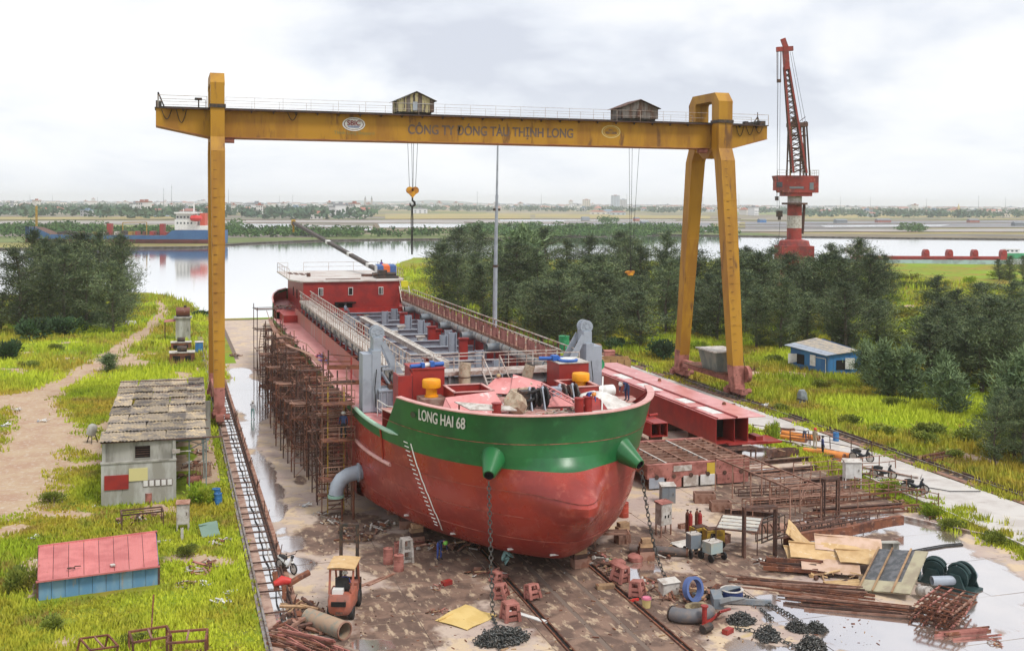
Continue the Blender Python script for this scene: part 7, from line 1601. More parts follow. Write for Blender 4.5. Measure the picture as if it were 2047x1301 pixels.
for y in (-25,-17,-8): part(MB().bb(37.6,38.3,y,y+.8,2.95,2.96),'red_patch',K['redox'],s1,True)
part(MB().bb(41.0,41.6,-29.3,-28,.9,1.3).bb(38.2,41.7,-29.9,-29.4,.85,1.0).bb(40.2,43.0,-29.9,-27.5,.8,.95),'base_frame',K['redox'],s1,True)
s2=section((33.4,-25.6,0),1.5,17,1.1,'narrow red box beam section left of the largest one',0,top=K['redox'])
part(MB().bb(33.9,34.6,-22.5,-21.2,2.05,2.7),'red_motor_box',K['redox'],s2,True); part(MB().tube((34.3,-23.2,2.2),(35.2,-22.9,2.2),.12,8),'red_pipe',K['redox'],s2,True)
s3=section((29.3,-22.5,0),2.2,18,1.9,'red hull section with dark open end behind the bow',0)
s4=section((31.9,-23.6,0),.9,12,.9,'small red beam section between the two open sections',0,top=K['redox'])
for i,(x,y,rz,lb) in enumerate(((31.5,-24.8,-.7,'white painted pipe in front of the narrow red beam'),(35.8,-29.2,0.05,'short white painted pipe before the cradle top'))):
 put('wp',pipe_len(2.4,.12,K['white']),(x,y,.9),rz,lb,s=(1-.2*i,1,1))
for i,(x,y,lb) in enumerate(((34,-28.2,'dark steel trestle under the narrow red beam'),(38.5,-31.0,'rusty cage of thin rods before the largest section'),(31,-27.5,'rusty trestle between the cradle and the red sections'))):
 put('tres',table_frame(2.6,.7,.85,K['rustdk'],rungs=1,tube=.09,extra=2),(x,y,0),.05*i,lb)
put('bin',lambda: (lambda r: [part(MB().bb(*b),'side',mat('tan_sheet_%d' % i,(.60,.38,.17),(.48,.28,.13),scale=1,rough=.7),r) for i,b in enumerate(((-1.6,1.6,-.9,-.84,.1,1.5),(-1.6,1.6,.84,.9,.1,1.7),(-1.6,-1.54,-.84,.84,.1,1.5),(1.54,1.6,-.84,.84,.1,1.5)))]+[part(MB().bb(x-.03,x+.03,-.95,-.9,.1,1.5),'rib',K['rust'],r) for x in (-.8,0,.8)] and r)(mk('tan_skip','skip')),(*P_(1232,742)[:2],0),-.25,'tan sheet metal skip open at the top behind the right tower')
put('cage',table_frame(2.6,1.6,1.5,K['wood'],rungs=3,tube=.1),(*P_(1180,712)[:2],0),-.2,'brown timber cage frame behind the right tower')
put('rboxb',cabinet(K['pinkrust'],1.3,.8,.9),(*P_(1218,722)[:2],.4),-.2,'small red brown box behind the tan skip')
for (x,y,z,lb) in ((22.9,-33.5,9.3,'green drum standing by the end of the right walkway'),(24.0,-36.5,8.7,'green and white drum lying by the right tower')):
 put('gdr',drum(K['green']),(x,y,z),0,lb,s=1.3,tilt=(1.35 if 'lying' in lb else 0,0))
# ---- loose things on the forecastle
for i,(x,y,z,rz,tl,s_,lb) in enumerate(((13.9,-39.6,7.9,.2,.0,1.1,'rolled hose coil standing left of the deck ladder'),(17.7,-40.4,8.0,.5,.3,1.0,'speckled upright roll of matting beside the pink plates'),(15.9,-43.0,8.2,.9,1.45,.8,'beige duct length lying nearest the pink plate'),(15.3,-44.8,8.2,2.6,1.5,.8,'open beige duct lying before the left windlass'),(16.2,-41.8,8.2,1.3,1.5,.9,'white covered duct behind the windlasses'))):
 put('duct',lambda: (lambda r: (part(MB().path([(0,0,.30),(0,.02,.8),(.03,.05,1.25),(.1,.08,1.65)],[.34,.35,.34,.33],16,caps=False),'skin',K['lagging'],r,smooth=50),part(MB().path([(0,0,.305),(.03,.05,1.2),(.1,.08,1.645)],.29,14),'lining',K['hole'],r),part(MB().tube((0,.03,.78),(0,.03,.84),.37,16),'strap',K['rustdk'],r),r)[3])(mk('duct_roll','duct')),(x,y,z),rz,lb,s=s_,tilt=(tl,0))
t=thing('board','long pale board lying across the pink plate in the bow','board',(12.3,-48.9,8.7)); part(MB().plate([(11.0,-48.3,8.85),(11.6,-49.6,8.6),(14.2,-49.9,8.5),(14.0,-49.1,8.6)],.06),'panel',K['dirtywhite'],t,True); part(MB().beam((11.2,-48.6,8.0),(11.2,-48.6,8.75),.08),'prop',K['rust'],t,True)
t=thing('octagonal_tank','octagonal beige tank lying on its side behind the bulwark','tank',(14.7,-48.6,7.9)); q_=Matrix.Rotation(.9,3,'Z')@Matrix.Rotation(-pi/2+.5,3,'Y')
part(MB().lathe([(.45,-.6),(.6,-.3),(.6,.5),(.52,.62)],8,(14.6,-48.4,8.55),M=q_),'shell',K['lagging'],t,True); part(MB().lathe([(.01,-.63),(.46,-.62),(.46,-.6)],8,(14.6,-48.4,8.55),M=q_),'end_cap',K['dirtywhite'],t,True)
t=thing('tarpaulin','crumpled white tarpaulin spread over the right side of the forecastle','tarpaulin',(20.6,-46.6,7.9)); mb=MB(); nx_=22
P=[[(19.0+3.3*i/nx_+.1*sin(j),-47.9+2.6*j/nx_+.3*sin(i*.4),7.93+max(0,.75*(1-((i/nx_-.4)*2)**2)*(1-((j/nx_-.55)*2)**2))+.16*max(0,noise.noise((i*.45,j*.45,1))) if 0 < i < nx_ and 0 < j < nx_ else 7.92) for i in range(nx_+1)] for j in range(nx_+1)]
mb.grid(P); part(mb,'cloth',K['tarpwhite'],t,True,smooth=70)
t=thing('white_pipe','thick white pipe with black flange lying across the right forecastle','pipe',(20.6,-44.2,7.9)); part(MB().tube((19.2,-45.0,8.35),(22.2,-44.4,8.35),.36,18),'tube',K['white'],t,True,smooth=40); part(MB().tube((18.8,-45.1,8.35),(19.25,-45.0,8.35),.45,18),'flange',K['darksteel'],t,True)
t=thing('deck_ladder','pink ladder leaning diagonally in front of the windlasses','ladder',(18,-47.5,8)); a,b_=Vector((17.1,-45.6,9.2)),Vector((18.5,-49.1,8.4)); part(MB().beam(a,b_,.09),'stile',K['pink'],t,True)
part(MB().beam(a+Vector((-.3,-.1,-.1)),b_+Vector((-.3,-.1,-.1)),.06),'stile',K['pink'],t,True)
for k in range(9): q=a.lerp(b_,(k+.5)/9); part(MB().beam(q,q+Vector((-.3,-.1,-.1)),.045),'rung',K['pink'],t,True)
t=thing('red_hatch_cover','pink red folded hatch cover behind the bollards','hatch cover',(19.5,-48.0,7.9)); part(MB().plate([(19.0,-48.8,7.95),(20.2,-48.6,7.95),(20.0,-47.8,8.5),(19.1,-47.9,8.5)],.06).bb(19.0,19.9,-47.8,-47.3,7.9,8.55),'cover',K['redox'],t,True)
t=thing('white_stanchion','white stanchion leaning beside the tarpaulin','stanchion',(20.0,-48.3,7.9)); part(MB().beam((19.8,-48.6,7.95),(20.4,-47.2,9.7),.08),'bar',K['white'],t,True); part(MB().box((19.7,-48.7,7.96),(1.3,.5,.06),rz=.3),'foot',K['dirtywhite'],t,True)
for k,(x,y,s_,lb) in enumerate(((14.6,-47.3,.8,'pipes and rods lying behind the left bulwark'),(13.0,-49.3,.7,'cables and small tools beneath the pale board'),(15.2,-41.5,.9,'loose hoses and sacks in front of the cross pipe'),(16.4,-49.6,.8,'red and white fittings lying along the bulwark'),(12.5,-38.0,.7,'red valve blocks below the cross pipe'),(21.5,-41.5,.9,'red blocks on the right side deck'),(11.5,28,1.2,'dark machinery on the roofless quarter deck'),(8.6,23.5,1.1,'machinery and sacks on the left quarter deck'),(16.0,14.0,.9,'greenish gear at the after end of the hold'),(14.2,-45.9,1.0,'rods, cans and cloth lying around the left windlass'),(17.6,-48.7,.9,'pipes and clamps heaped before the bollards'),(12.2,-44.9,.7,'small fittings beside the left hatch coaming'),(19.3,-45.6,.8,'hoses and fittings beside the thick white pipe'),(17.3,-42.4,.9,'cans and sacks behind the pink plates'),(14.8,-40.4,.9,'rolled cloth and boxes before the ladder'))):
 put('hq%d' % (k % 4),heap(30,1.2,.7,.4,[K['darksteel'],K['dirtywhite'],K['redox'],K['lagging'],K['greydk']],100+k,.5),(x,y,FD if y < -38.5 else (7.5 if y > 16 else 7.4)),rnd.uniform(0,3),lb,s=s_)
t=thing('hose_coil','thick black hose coiled by the left windlass','hose',(15.9,-46.9,7.9)); part(MB().path([(15.7+.35*cos(a)+.03*a,-46.9+.25*sin(a),8.1+.08*a) for a in [k*.5 for k in range(26)]],.09,7),'coil',K['black'],t,True,smooth=60)
for sgn in (1,):
 for (x,z) in ((8.05,6.67),):
  for i,y in enumerate((-16.5,-13.5)): put('dgear',heap(16,.6,.5,.5,[K['redox'],K['bluebr'],K['rust']],130,.5),(8.0,y,6.66),i,['red pump and blue drum on the wet left side deck','second red gear pile on the wet left side deck'][i])
# ================================================================ left side: buildings and junk
p0,p1=G(203,1010),G(347,996); t=thing('concrete_hut','stained grey concrete hut with a low patched sheet roof','hut',(p0.x,p0.y,0)); bx0,bx1,by=-8.4,-3.95,-31.2
zf,zl=4.15,2.75
K['concw']=mat('pale_lower_wall',(0.46,0.46,0.43),(0.30,0.29,0.25),(0.10,0.105,0.08),scale=.9,rough=.9,streak=4,bump=.3,lo3=.62,hi3=.76)
part(MB().bb(bx0-.15,bx1+.1,by-.5,by-.3,0,zl),'lower_wall',K['concw'],t,True); part(MB().bb(bx0-.2,bx1+.12,by-.56,by-.1,zl,zl+.1),'ledge',K['concrete'],t,True)
part(MB().bb(bx0,-6.45,by-.2,by,zl+.1,zf).bb(-5.5,bx1,by-.2,by,zl+.1,zf).bb(-6.45,-5.5,by-.2,by,zl+.1,zl+.22).bb(-6.45,-5.5,by-.2,by,zf-.38,zf),'upper_wall',K['concrete'],t,True)
w_=part(MB().bb(-6.45,-5.5,by-.08,by-.04,zl+.22,zf-.38),'window',K['hole'],t,True)
for k in range(5): part(MB().bb(-6.45,-5.5,by-.14,by-.1,zl+.32+.15*k,zl+.35+.15*k),'bar',K['rustdk'],w_,True)
part(MB().bb(bx0-.1,bx0+.12,by-.3,by,zl+.1,zf).bb(bx1-.12,bx1+.08,by-.3,by,0,zf),'corner_pier',K['concw'],t,True)
part(MB().bb(bx0-.1,bx0+.1,by,by+19,0,zf-.35).bb(bx1-.1,bx1+.1,by,by+8,0,zf-.4),'side_wall',K['concrete'],t,True); part(MB().bb(bx0,bx1+3,by+19,by+19.2,0,3.2),'rear_wall',K['concrete'],t,True)
for (x0_,x1_,z0,z1,m,nm) in ((-8.35,-6.85,1.05,2.0,K['redox'],'red_board'),(-6.83,-5.65,1.55,2.38,mat('pale_yellow_board',(.62,.56,.26),rough=.6),'notice_board')):
 o=single(MB().bb(x0_,x1_,by-.56,by-.505,z0,z1),nm,m,'dark red painted board on the lower hut wall' if nm=='red_board' else 'pale yellow board hanging on the lower hut wall','board',(x0_,by-.55,z0),world=True)
for k in range(5):
 x=-5.95+.38*k; fr=single(MB().bb(x,x+.33,by-.545,by-.505,1.12,1.56),'notice',K['rustdk'],['leftmost','second','middle','fourth','rightmost'][k]+' white notice in the row of five on the hut wall','notice',(x,by-.52,1.3),world=True)
 c=part(MB().bb(.025,.305,-.035,-.026,-.155,.235),'paper',K['white'],fr)
rf=part(MB().bb(bx0-.2,2-.3-2.2,by-.35,by-.25,zf-.06,zf+.02),'roof_beam',K['rustdk'],t,True)
A0,A1,B0,B1=Vector((-8.55,-31.9,zf+.05)),Vector((-1.75,-30.6,zf-.12)),Vector((-8.15,-4.2,3.55)),Vector((-1.35,-2.6,3.5)); base=None
A0,A1,B0,B1=Vector((-8.5,-31.7,zf+.08)),Vector((-1.8,-30.9,zf-.15)),Vector((-8.35,-10.5,zf+.25)),Vector((-1.5,-9.6,zf+.1))
B0,B1=Vector((-8.2,-6.0,zf+.1)),Vector((-1.2,-4.4,zf-.1)) if False else (B0,B1)[1]
B0=Vector((-8.2,-5.2,zf-.1)); B1=Vector((-1.2,-3.6,zf-.3))
NR,NC=8,5
for i in range(NR):
 for j in range(NC):
  def S_(u,v): return (A0.lerp(A1,u)).lerp(B0.lerp(B1,u),v)
  u0,u1,v0,v1=j/NC-.012+rnd.uniform(-.012,.012),(j+1)/NC-rnd.uniform(.004,.014),i/NR-.012,(i+1)/NR+.012; mb=MB(); sg_=6; P=[]
  lift=rnd.choice((0,0,0,.03,.06)); sk=rnd.uniform(-.008,.008)
  for a in range(3):
   v=v0+(v1-v0)*a/2; P.append([tuple(S_(u0+(u1-u0)*b_/12+sk*a,v)+Vector((0,0,.045*(b_ % 2)+.05*(1 if a==0 else 0)+lift*(1 if a==0 else .3)+.04*noise.noise((i*3.1,j*2.2+b_*.5,a))))) for b_ in range(13)])
  mb.grid(P); mb.grid([[(x,y,z-.03) for x,y,z in r_][::-1] for r_ in P]); part(mb,'roof_sheet',K['asbestos'],t,True)
for k in range(9): y=-31.3+3.2*k; part(MB().beam((bx0,y,zf-.05),(-1.6,y+.6,zf-.2),.07),'rafter',K['rustdk'],t,True)
for x,y in ((-1.9,-30.9),(-3.0,-30.8),(-1.9,-26),(-1.8,-20),(-1.7,-14),(-1.6,-8)): part(MB().beam((x,y,0),(x,y,zf-.2),.09),'post',mat('grey_green_post',(.2,.25,.24),rough=.7) if 'post_m' not in K else K['post_m'],t,True)
part(MB().beam((-3.0,-30.9,zf-.9),(-1.7,-30.9,zf-.3),.06).beam((-3.9,-31,zf-.25),(-1.7,-30.9,zf-.25),.08).beam((-3.0,-30.9,zf-.3),(-1.7,-30.9,zf-.9),.05),'truss',K['greydk'],t,True)
part(MB().bb(-4.1,-3.6,by-.4,by-.3,zf-.95,zf-.7).bb(-3.6,-2.9,by-.38,by-.33,zf-.88,zf-.82),'lamp',K['dirtywhite'],t,True)
for (px,py,k,s_,lb) in ((395,930,0,1.0,'rusty machine parts stored in the open side of the hut'),(375,955,1,.8,'scrap at the corner of the hut under the roof edge'),(405,905,2,.8,'rusty pieces beyond the corner posts of the hut'),(285,1040,3,1.0,'dark rusty parts piled in a low rack before the hut'),(255,1042,1,.7,'dark parts spilling from the left of the rack'),(395,1140,4,1.0,'broken timber and branches heap in the grass'),(375,1170,5,.6,'dark litter below the timber heap'),(440,1085,0,.7,'bags and green sheets dumped under the bright bush'),(345,705,2,.8,'x'),(470,712,3,.9,'rusty bar heap left of the stair scaffold beyond the gantry leg')):
 if lb !='x': Q('hp%d' % k,None,px,py,rnd.uniform(0,3),lb,s=s_)
Q('rack',table_frame(2.4,1.1,.9,K['rustdk'],rungs=1),284,1050,.1,'low rusty rack in the grass holding the dark parts')
Q('grate',lambda: (lambda r: [part(MB().bb(-.75+.1*k,-.70+.1*k,-.05,.05,.1,1.0),'rod',K['rust'],r) for k in range(16)]+[part(MB().bb(-.8,.85,-.06,.06,z,z+.05),'frame_bar',K['rustlt'],r) for z in (.1,1.0)] and r)(mk('rod_panel','rod panel')),400,955,.1,'rusty panel of upright rods leaning beside the hut',tilt=(-.35,0))
Q('gcab',cabinet(K['dirtywhite'],.72,.6,1.25,.5,K['rustlt'],1),366,1062,-.1,'grey electric cabinet on legs standing in the grass')
Q('pdrum',drum(K['pinkrust']),376,968,1.2,'pink rusty drum lying on its side by the hut corner',tilt=(1.5,0),z=.28)
Q('pdrum',None,297,1005,.5,'short brown drum at the foot of the hut wall',s=.75)
Q('bdr',drum(K['blue']),432,1003,.5,'blue drum behind the bright green bush',s=1.0)
Q('bdr',None,436,1010,.5,'second blue drum touching the first behind the bush',s=.9)
Q('gsh',sheet(1.1,.9,mat('grey_green_sheet2',(.18,.27,.22),rough=.7)),418,1072,.3,'grey green sheet leaning in the rubbish under the bush',tilt=(.8,0),z=.4)
Q('post1',plank(.16,.14,K['dirtywhite'],.75,'short_post'),364,1080,0,'short white post in front of the grey cabinet')
Q('cpost',plank(1.1,.12,K['dirtywhite'],.1,'pale_plank'),325,1083,.12,'pale plank in the grass right of the red roof')
for i,(px,py,s_,lb) in enumerate(((66,1076,.8,'white litter in the grass left of the red roof'),(410,1170,.9,'blue and white plastic litter by the track'),(448,1205,1.2,'pile of white plastic bags in the lower grass'),(462,1185,.9,'small white bag near the track'),(36,820,1.4,'white puddled sheet on the dirt at the left edge'),(83,843,1.3,'white sheet on the dirt track'),(8,852,1.3,'white sheet cut by the left edge'),(188,1013,.6,'small white stone left of the hut'),(430,1068,.8,'pale bags below the bush'),(1975,890,1.6,'white litter in the grass at the right edge'),(1530,812,1.6,'white rag in the grass right of the gantry foot'),(1260,1195,.7,'x'),(610,1012,1.0,'white rags on the yard left of the stair scaffold'),(620,1165,.0,'x'))):
 if lb=='x': continue
 Q('lit',heap(12,.45,.35,.12,[K['white'],K['tarpwhite'],K['grey']],200,.34,'scrap_of_plastic','litter','litter'),px,py,i,lb,s=s_)
t=thing('low_shed','low blue shed with a faded red sheet roof in the left foreground','shed',(-7.7,-48.5,0)); a,b_=Vector((-10.6,-49.0,0)),Vector((-4.82,-48.2,0)); c,d=Vector((-11.0,-44.6,0)),Vector((-5.0,-43.5,0))
n_=9; shb=mat('dusty_blue_sheet',(.12,.27,.44),(.20,.34,.46),(.30,.30,.30),scale=1.2,rough=.7,streak=4,lo3=.56,hi3=.7)
for k in range(n_):
 p,q=a.lerp(b_,k/n_),a.lerp(b_,(k+1)/n_-.003); off_=Vector((0,.03*(k % 2),0)); part(MB().plate([p+off_,q+off_,q+off_+Vector((0,0,1.0)),p+off_+Vector((0,0,1.0))],.03),'wall_sheet',shb,t,True)
for (p,q,zz) in ((b_,d,1.0),(c,a,1.0),(d,c,1.35)): part(MB().plate([p,q,q+Vector((0,0,1.0 if q in (a,b_) else 1.35)),p+Vector((0,0,1.0 if p in (a,b_) else 1.35))],.03),'wall_sheet',K['blue'],t,True)
for k in range(8):
 u0,u1=k/8,(k+1)/8-.004
 def R_p(u,v,dz): f=(a.lerp(b_,u)).lerp(c.lerp(d,u),v); return f+Vector((0,0,1.03+.36*v+dz))
 mb=MB(); P=[[tuple(R_p(u0+(u1-u0)*j/8,v,.022*(j % 2))) for j in range(9)] for v in (-.05,.35,.7,1.03)]; mb.grid(P); mb.grid([[(x,y,z-.02) for x,y,z in r_][::-1] for r_ in P]); part(mb,'roof_sheet',K['redroof'],t,True)
for (u,v) in ((0,0),(1,0),(0,1),(1,1)):
 p=(a.lerp(b_,u)).lerp(c.lerp(d,u),v); part(MB().beam(p,p+Vector((0,0,1.05+.36*v)),.1),'corner_post',K['rustdk'],t,True)
part(MB().beam(R_p(-.0,-.06,.02) if False else a+Vector((-.05,-.25,1.03)),b_+Vector((.05,-.25,1.03)),.08),'edge_trim',K['redroof'],t,True); part(MB().beam(c+Vector((-.05,.15,1.42)),d+Vector((.05,.15,1.42)),.08),'edge_trim',K['redroof'],t,True)
single(MB().path([(.18*cos(k*.6),.14*sin(k*.6),.05+.01*k) for k in range(12)]+[(.45,.2,.1)],.03,5),'wire_coil',K['rustdk'],'small coil of wire lying on the red shed roof','wire coil',(-9.1,-48.1,1.13))
single(MB().box((0,0,.03),(.22,.3,.05),rz=.3),'loose_tile',K['dirtywhite'],'pale loose tile lying on the red shed roof','tile',(-7.1,-48.0,1.14))
def cage(w_,d_,h_):
 def f():
  r=mk('open_cage','cage'); cs=[(x*w_/2,y*d_/2) for x,y in ((-1,-1),(1,-1),(1,1),(-1,1))]
  for x,y in cs: part(MB().beam((x,y,0),(x,y,h_),.09),'upright',K['rust'],r)
  for z in (.05,h_):
   for (x,y),(x2,y2) in zip(cs,cs[1:]+cs[:1]): part(MB().beam((x,y,z),(x2,y2,z),.09),'edge_bar',K['rust'],r)
  part(MB().beam((0,-d_/2,h_),(0,d_/2,h_),.08),'edge_bar',K['rustlt'],r); return r
 return f
Q('cgF',cage(1.6,1.3,1.0),300,1312,.15,'rusty cage frame in the middle of the bottom left corner'); Q('cgF',None,375,1316,-.1,'rusty cage frame nearest the cable channel at the bottom'); Q('cgF',None,190,1318,.5,'smaller tipped cage frame furthest left at the bottom',s=.8,tilt=(.2,.15))
single(MB().beam((0,0,0),(.15,.3,2.4),.07),'bent_pole',K['rust'],'bent rusty pole standing out of the cage frame','pole',P_(300,1300))
def tank():
 r=mk('mixer_tank','tank'); part(MB().lathe([(.12,-.55),(.38,-.45),(.42,0),(.38,.35),(.2,.5),(0,.52)],14,(0,0,1.15),M=Matrix.Rotation(.3,3,'Y')),'vessel',K['concrete'],r,smooth=50)
 for a in (.5,2.6,4.7): part(MB().beam((.5*cos(a),.5*sin(a),0),(.2*cos(a),.2*sin(a),.9),.07),'leg',K['darksteel'],r)
 return r
Q('tank',tank,184,885,0,'grey round mixer tank on legs beside the dirt',s=.95)
def wtower():
 r=mk('water_tower','water tower'); part(MB().bb(-1.0,1.0,-.9,.9,0,3.1),'plinth',K['concw'],r); part(MB().bb(-1.25,1.25,-1.1,1.1,3.1,3.3),'slab',K['concrete'],r); part(MB().tube((-.95,0,4.0),(.95,0,4.0),.66,18),'tank',mat('brown_tank',(.16,.055,.035),(.4,.36,.33),scale=1.2,rough=.5,lo=.6,hi=.75),r,smooth=40)
 part(MB().bb(-.8,-.6,-.5,.5,3.3,3.7).bb(.6,.8,-.5,.5,3.3,3.7).tube((.3,0,4.6),(.3,0,4.9),.2,8),'saddle',K['darksteel'],r); part(MB().plate([(-2.6,-1.2,2.65),(-1.0,-1.2,2.75),(-1.0,.9,2.9),(-2.6,.9,2.8)],.05),'lean_to_roof',K['pinkrust'],r); part(MB().beam((-2.5,-1.1,0),(-2.5,-1.1,2.65),.07).beam((-2.5,.8,0),(-2.5,.8,2.75),.07),'post',K['rustdk'],r); return r
Q('wt',wtower,366,678,-.05,'pale water tower block with a brown tank on top behind the hut')
for i,(px,py,s_,lb) in enumerate(((362,700,1.0,'rear rusty winch box between the water tower and the hut'),(364,724,1.15,'front rusty winch box beyond the hut roof'))):
 Q('wbx',lambda: (lambda r: (part(MB().bb(-1.3,1.3,-.8,.8,0,1.1),'case',K['rust'],r),part(MB().bb(-1.35,1.35,-.85,.85,1.1,1.18),'lid',K['dirtywhite'],r),part(MB().tube((-.5,-.3,1.5),(.5,-.3,1.5),.3,12),'reel',K['darksteel'],r),part(MB().bb(-1.0,-.2,-.83,-.8,.3,.8).bb(.3,.9,-.83,-.8,.3,.8),'opening',K['hole'],r),r)[4])(mk('winch_box','winch box')),px,py,0,lb,s=s_)
Q('bbin',cabinet(K['blue'],1.0,1.0,1.3,0,K['dirtywhite']),398,703,0,'blue bin behind the left gantry leg')
Q('wcar',lambda: (lambda r: (part(MB().lathe([(1.2,0),(1.15,.3),(.7,.6),(0,.7)],14),'cover',K['tarpwhite'],r,smooth=60),part(MB().box((.9,.2,.3),(.9,.7,.5),taper=.8),'bundle',K['white'],r),r)[2])(mk('covered_heap','covered heap')),252,648,.1,'white covered heap at the edge of the left trees',s=(1.2,.8,.9))
t=thing('blue_hut','small blue sheet hut with open white shutters and a grey roof','hut',(70,5,0))
g0,g1,g2=G(1580,735),G(1655,750),G(1722,748)
a,b_,c=Vector((g0.x,g0.y,0)),Vector((g1.x,g1.y,0)),Vector((g2.x,g2.y,0)); d=a+(c-b_)
for (p,q,n_,h0_,h1_) in ((a,b_,7,2.8,2.4),(b_,c,6,2.4,2.75),(c,d,7,2.75,3.5),(d,a,6,3.5,2.8)):
 for k in range(n_):
  f0_,f1_=k/n_,(k+1)/n_-.004; u,v=p.lerp(q,f0_),p.lerp(q,f1_); part(MB().plate([u,v,v+Vector((0,0,h0_+(h1_-h0_)*f1_)),u+Vector((0,0,h0_+(h1_-h0_)*f0_))],.04),'wall_sheet',K['blue'],t,True)
def opening(p,q,f0_,f1_,z0,z1,nm,m,out=.05):
 nn=(q-p).cross(Vector((0,0,1))).normalized()*out; u,v=p.lerp(q,f0_)+nn,p.lerp(q,f1_)+nn
 o=part(MB().plate([u+Vector((0,0,z0)),v+Vector((0,0,z0)),v+Vector((0,0,z1)),u+Vector((0,0,z1))],.03),nm,m,t,True); return o,u,v,nn.normalized()
wn,u,v,nn=opening(a,b_,.18,.38,.7,1.9,'window',K['hole']); part(MB().plate([u+Vector((0,0,.9)),u+nn*.9-(v-u)*.4+Vector((0,0,.7)),u+nn*.9-(v-u)*.4+Vector((0,0,1.9)),u+Vector((0,0,1.9))],.04),'shutter',K['white'],wn,True)
dr,u,v,nn=opening(a,b_,.55,.95,.05,1.9,'door',K['blue'],.08); part(MB().plate([u+nn*.06+Vector((0,0,.8)),u+nn*.06+(v-u)*.36+Vector((0,0,.8)),u+nn*.06+(v-u)*.36+Vector((0,0,2.1)),u+nn*.06+Vector((0,0,2.1))],.03),'shutter',K['white'],dr,True); part(MB().beam(u+Vector((0,0,1.9)),v+Vector((0,0,1.9)),.07).beam(v+Vector((0,0,.1)),v+Vector((0,0,1.9)),.07),'frame',K['white'],dr,True)
wn,u,v,nn=opening(b_,c,.24,.5,.6,1.75,'window',K['hole']); part(MB().plate([v+nn*.05+Vector((0,0,.7)),v+nn*.35+(v-u)*.95+Vector((0,0,.7)),v+nn*.35+(v-u)*.95+Vector((0,0,2.0)),v+nn*.05+Vector((0,0,2.0))],.04),'shutter',K['white'],wn,True)
zz=Vector((0,0,1)); A_,B_,C_,D_=a+zz*2.78,b_+zz*2.38,c+zz*2.85,d+zz*3.6; ex=(a-b_).normalized()*.5; ey=(b_-c).normalized()*.5
for k in range(6):
 f0_,f1_=k/6,(k+1)/6-.01; part(MB().plate([A_+ex+ey+(D_-A_)*f0_,B_-ex*.6+ey+(C_-B_)*f0_,B_-ex*.6+ey+(C_-B_)*f1_,A_+ex+ey+(D_-A_)*f1_],.06),'roof_sheet',K['grey'] if k < 2 else mat('patched_roof_%d' % k,(.42,.36,.28),(.30,.28,.26),scale=1.5,rough=.9),t,True)
g=G(1603,806); t=thing('covered_stone','grey plastic covered stone standing in the bright grass','stone',(g.x,g.y,0)); part(MB().path([(0,0,0),(.05,0,.5),(0,0,1.0),(-.05,0,1.35)],[.5,.55,.5,.3],9),'cover',mat('grey_plastic_cover',(.24,.27,.28),(.15,.17,.18),scale=3,rough=.4,bump=.5),t,smooth=30); part(MB().tube((0,0,.3),(.03,0,.42),.565,9),'tie',K['darksteel'],t)
for i,(px,py,rz,lb) in enumerate(((1440,722,-.1,'stacked rusty beams in the grass behind the gantry sill'),(1500,740,.05,'rusty rails lying in the grass between gantry and blue hut'),(1440,812,-.3,'short rusty bars on the road beside the track'),(1555,862,-.3,'thin bars lying on the road by the crane rail'),(1880,915,.2,'rusty plate box in the grass beyond the crane rail'),(1380,735,-.4,'fallen timber beside the rear gantry foot'))):
 Q('beamst',bar_bundle(7,4.6,.5,[K['rust'],K['wood'],K['rustdk']],9,.1,.2,.05),px,py,rz,lb,s=1.0 if i not in (2,3) else .6)
# ================================================================ vegetation
def leafmat(name,a,b_,c,sc=.25,rand=.22):
 return mat(name,a,b_,c,scale=sc,rough=.8,rand=rand,scale3=1.1,spec=.15,lo3=.5,hi3=.65)
K['cas']=leafmat('casuarina_needles',(.115,.155,.075),(.060,.085,.050),(.23,.27,.12),rand=.3)
K['casY']=leafmat('young_casuarina_needles',(.15,.21,.10),(.11,.17,.09),(.21,.27,.11))
K['lime']=leafmat('lime_leaves',(.26,.36,.03),(.16,.26,.03),(.36,.40,.05))
K['olive']=leafmat('olive_weeds',(.20,.24,.04),(.30,.26,.045),(.14,.18,.04))
K['darkleaf']=leafmat('dark_bush_leaves',(.06,.12,.05),(.09,.15,.055),(.05,.08,.04))
K['bark']=mat('bark',(.10,.075,.06),(.16,.13,.11),scale=3,rough=.9)
def leaf(mb,p,d,l_,w_,R):
 d=d.normalized(); s_=d.cross(Vector((R.uniform(-1,1),R.uniform(-1,1),R.uniform(-1,1)))).normalized()*w_
 mb.add([p-s_,p+s_,p+d*l_+s_*.35,p+d*l_-s_*.35],[(0,1,2,3)])
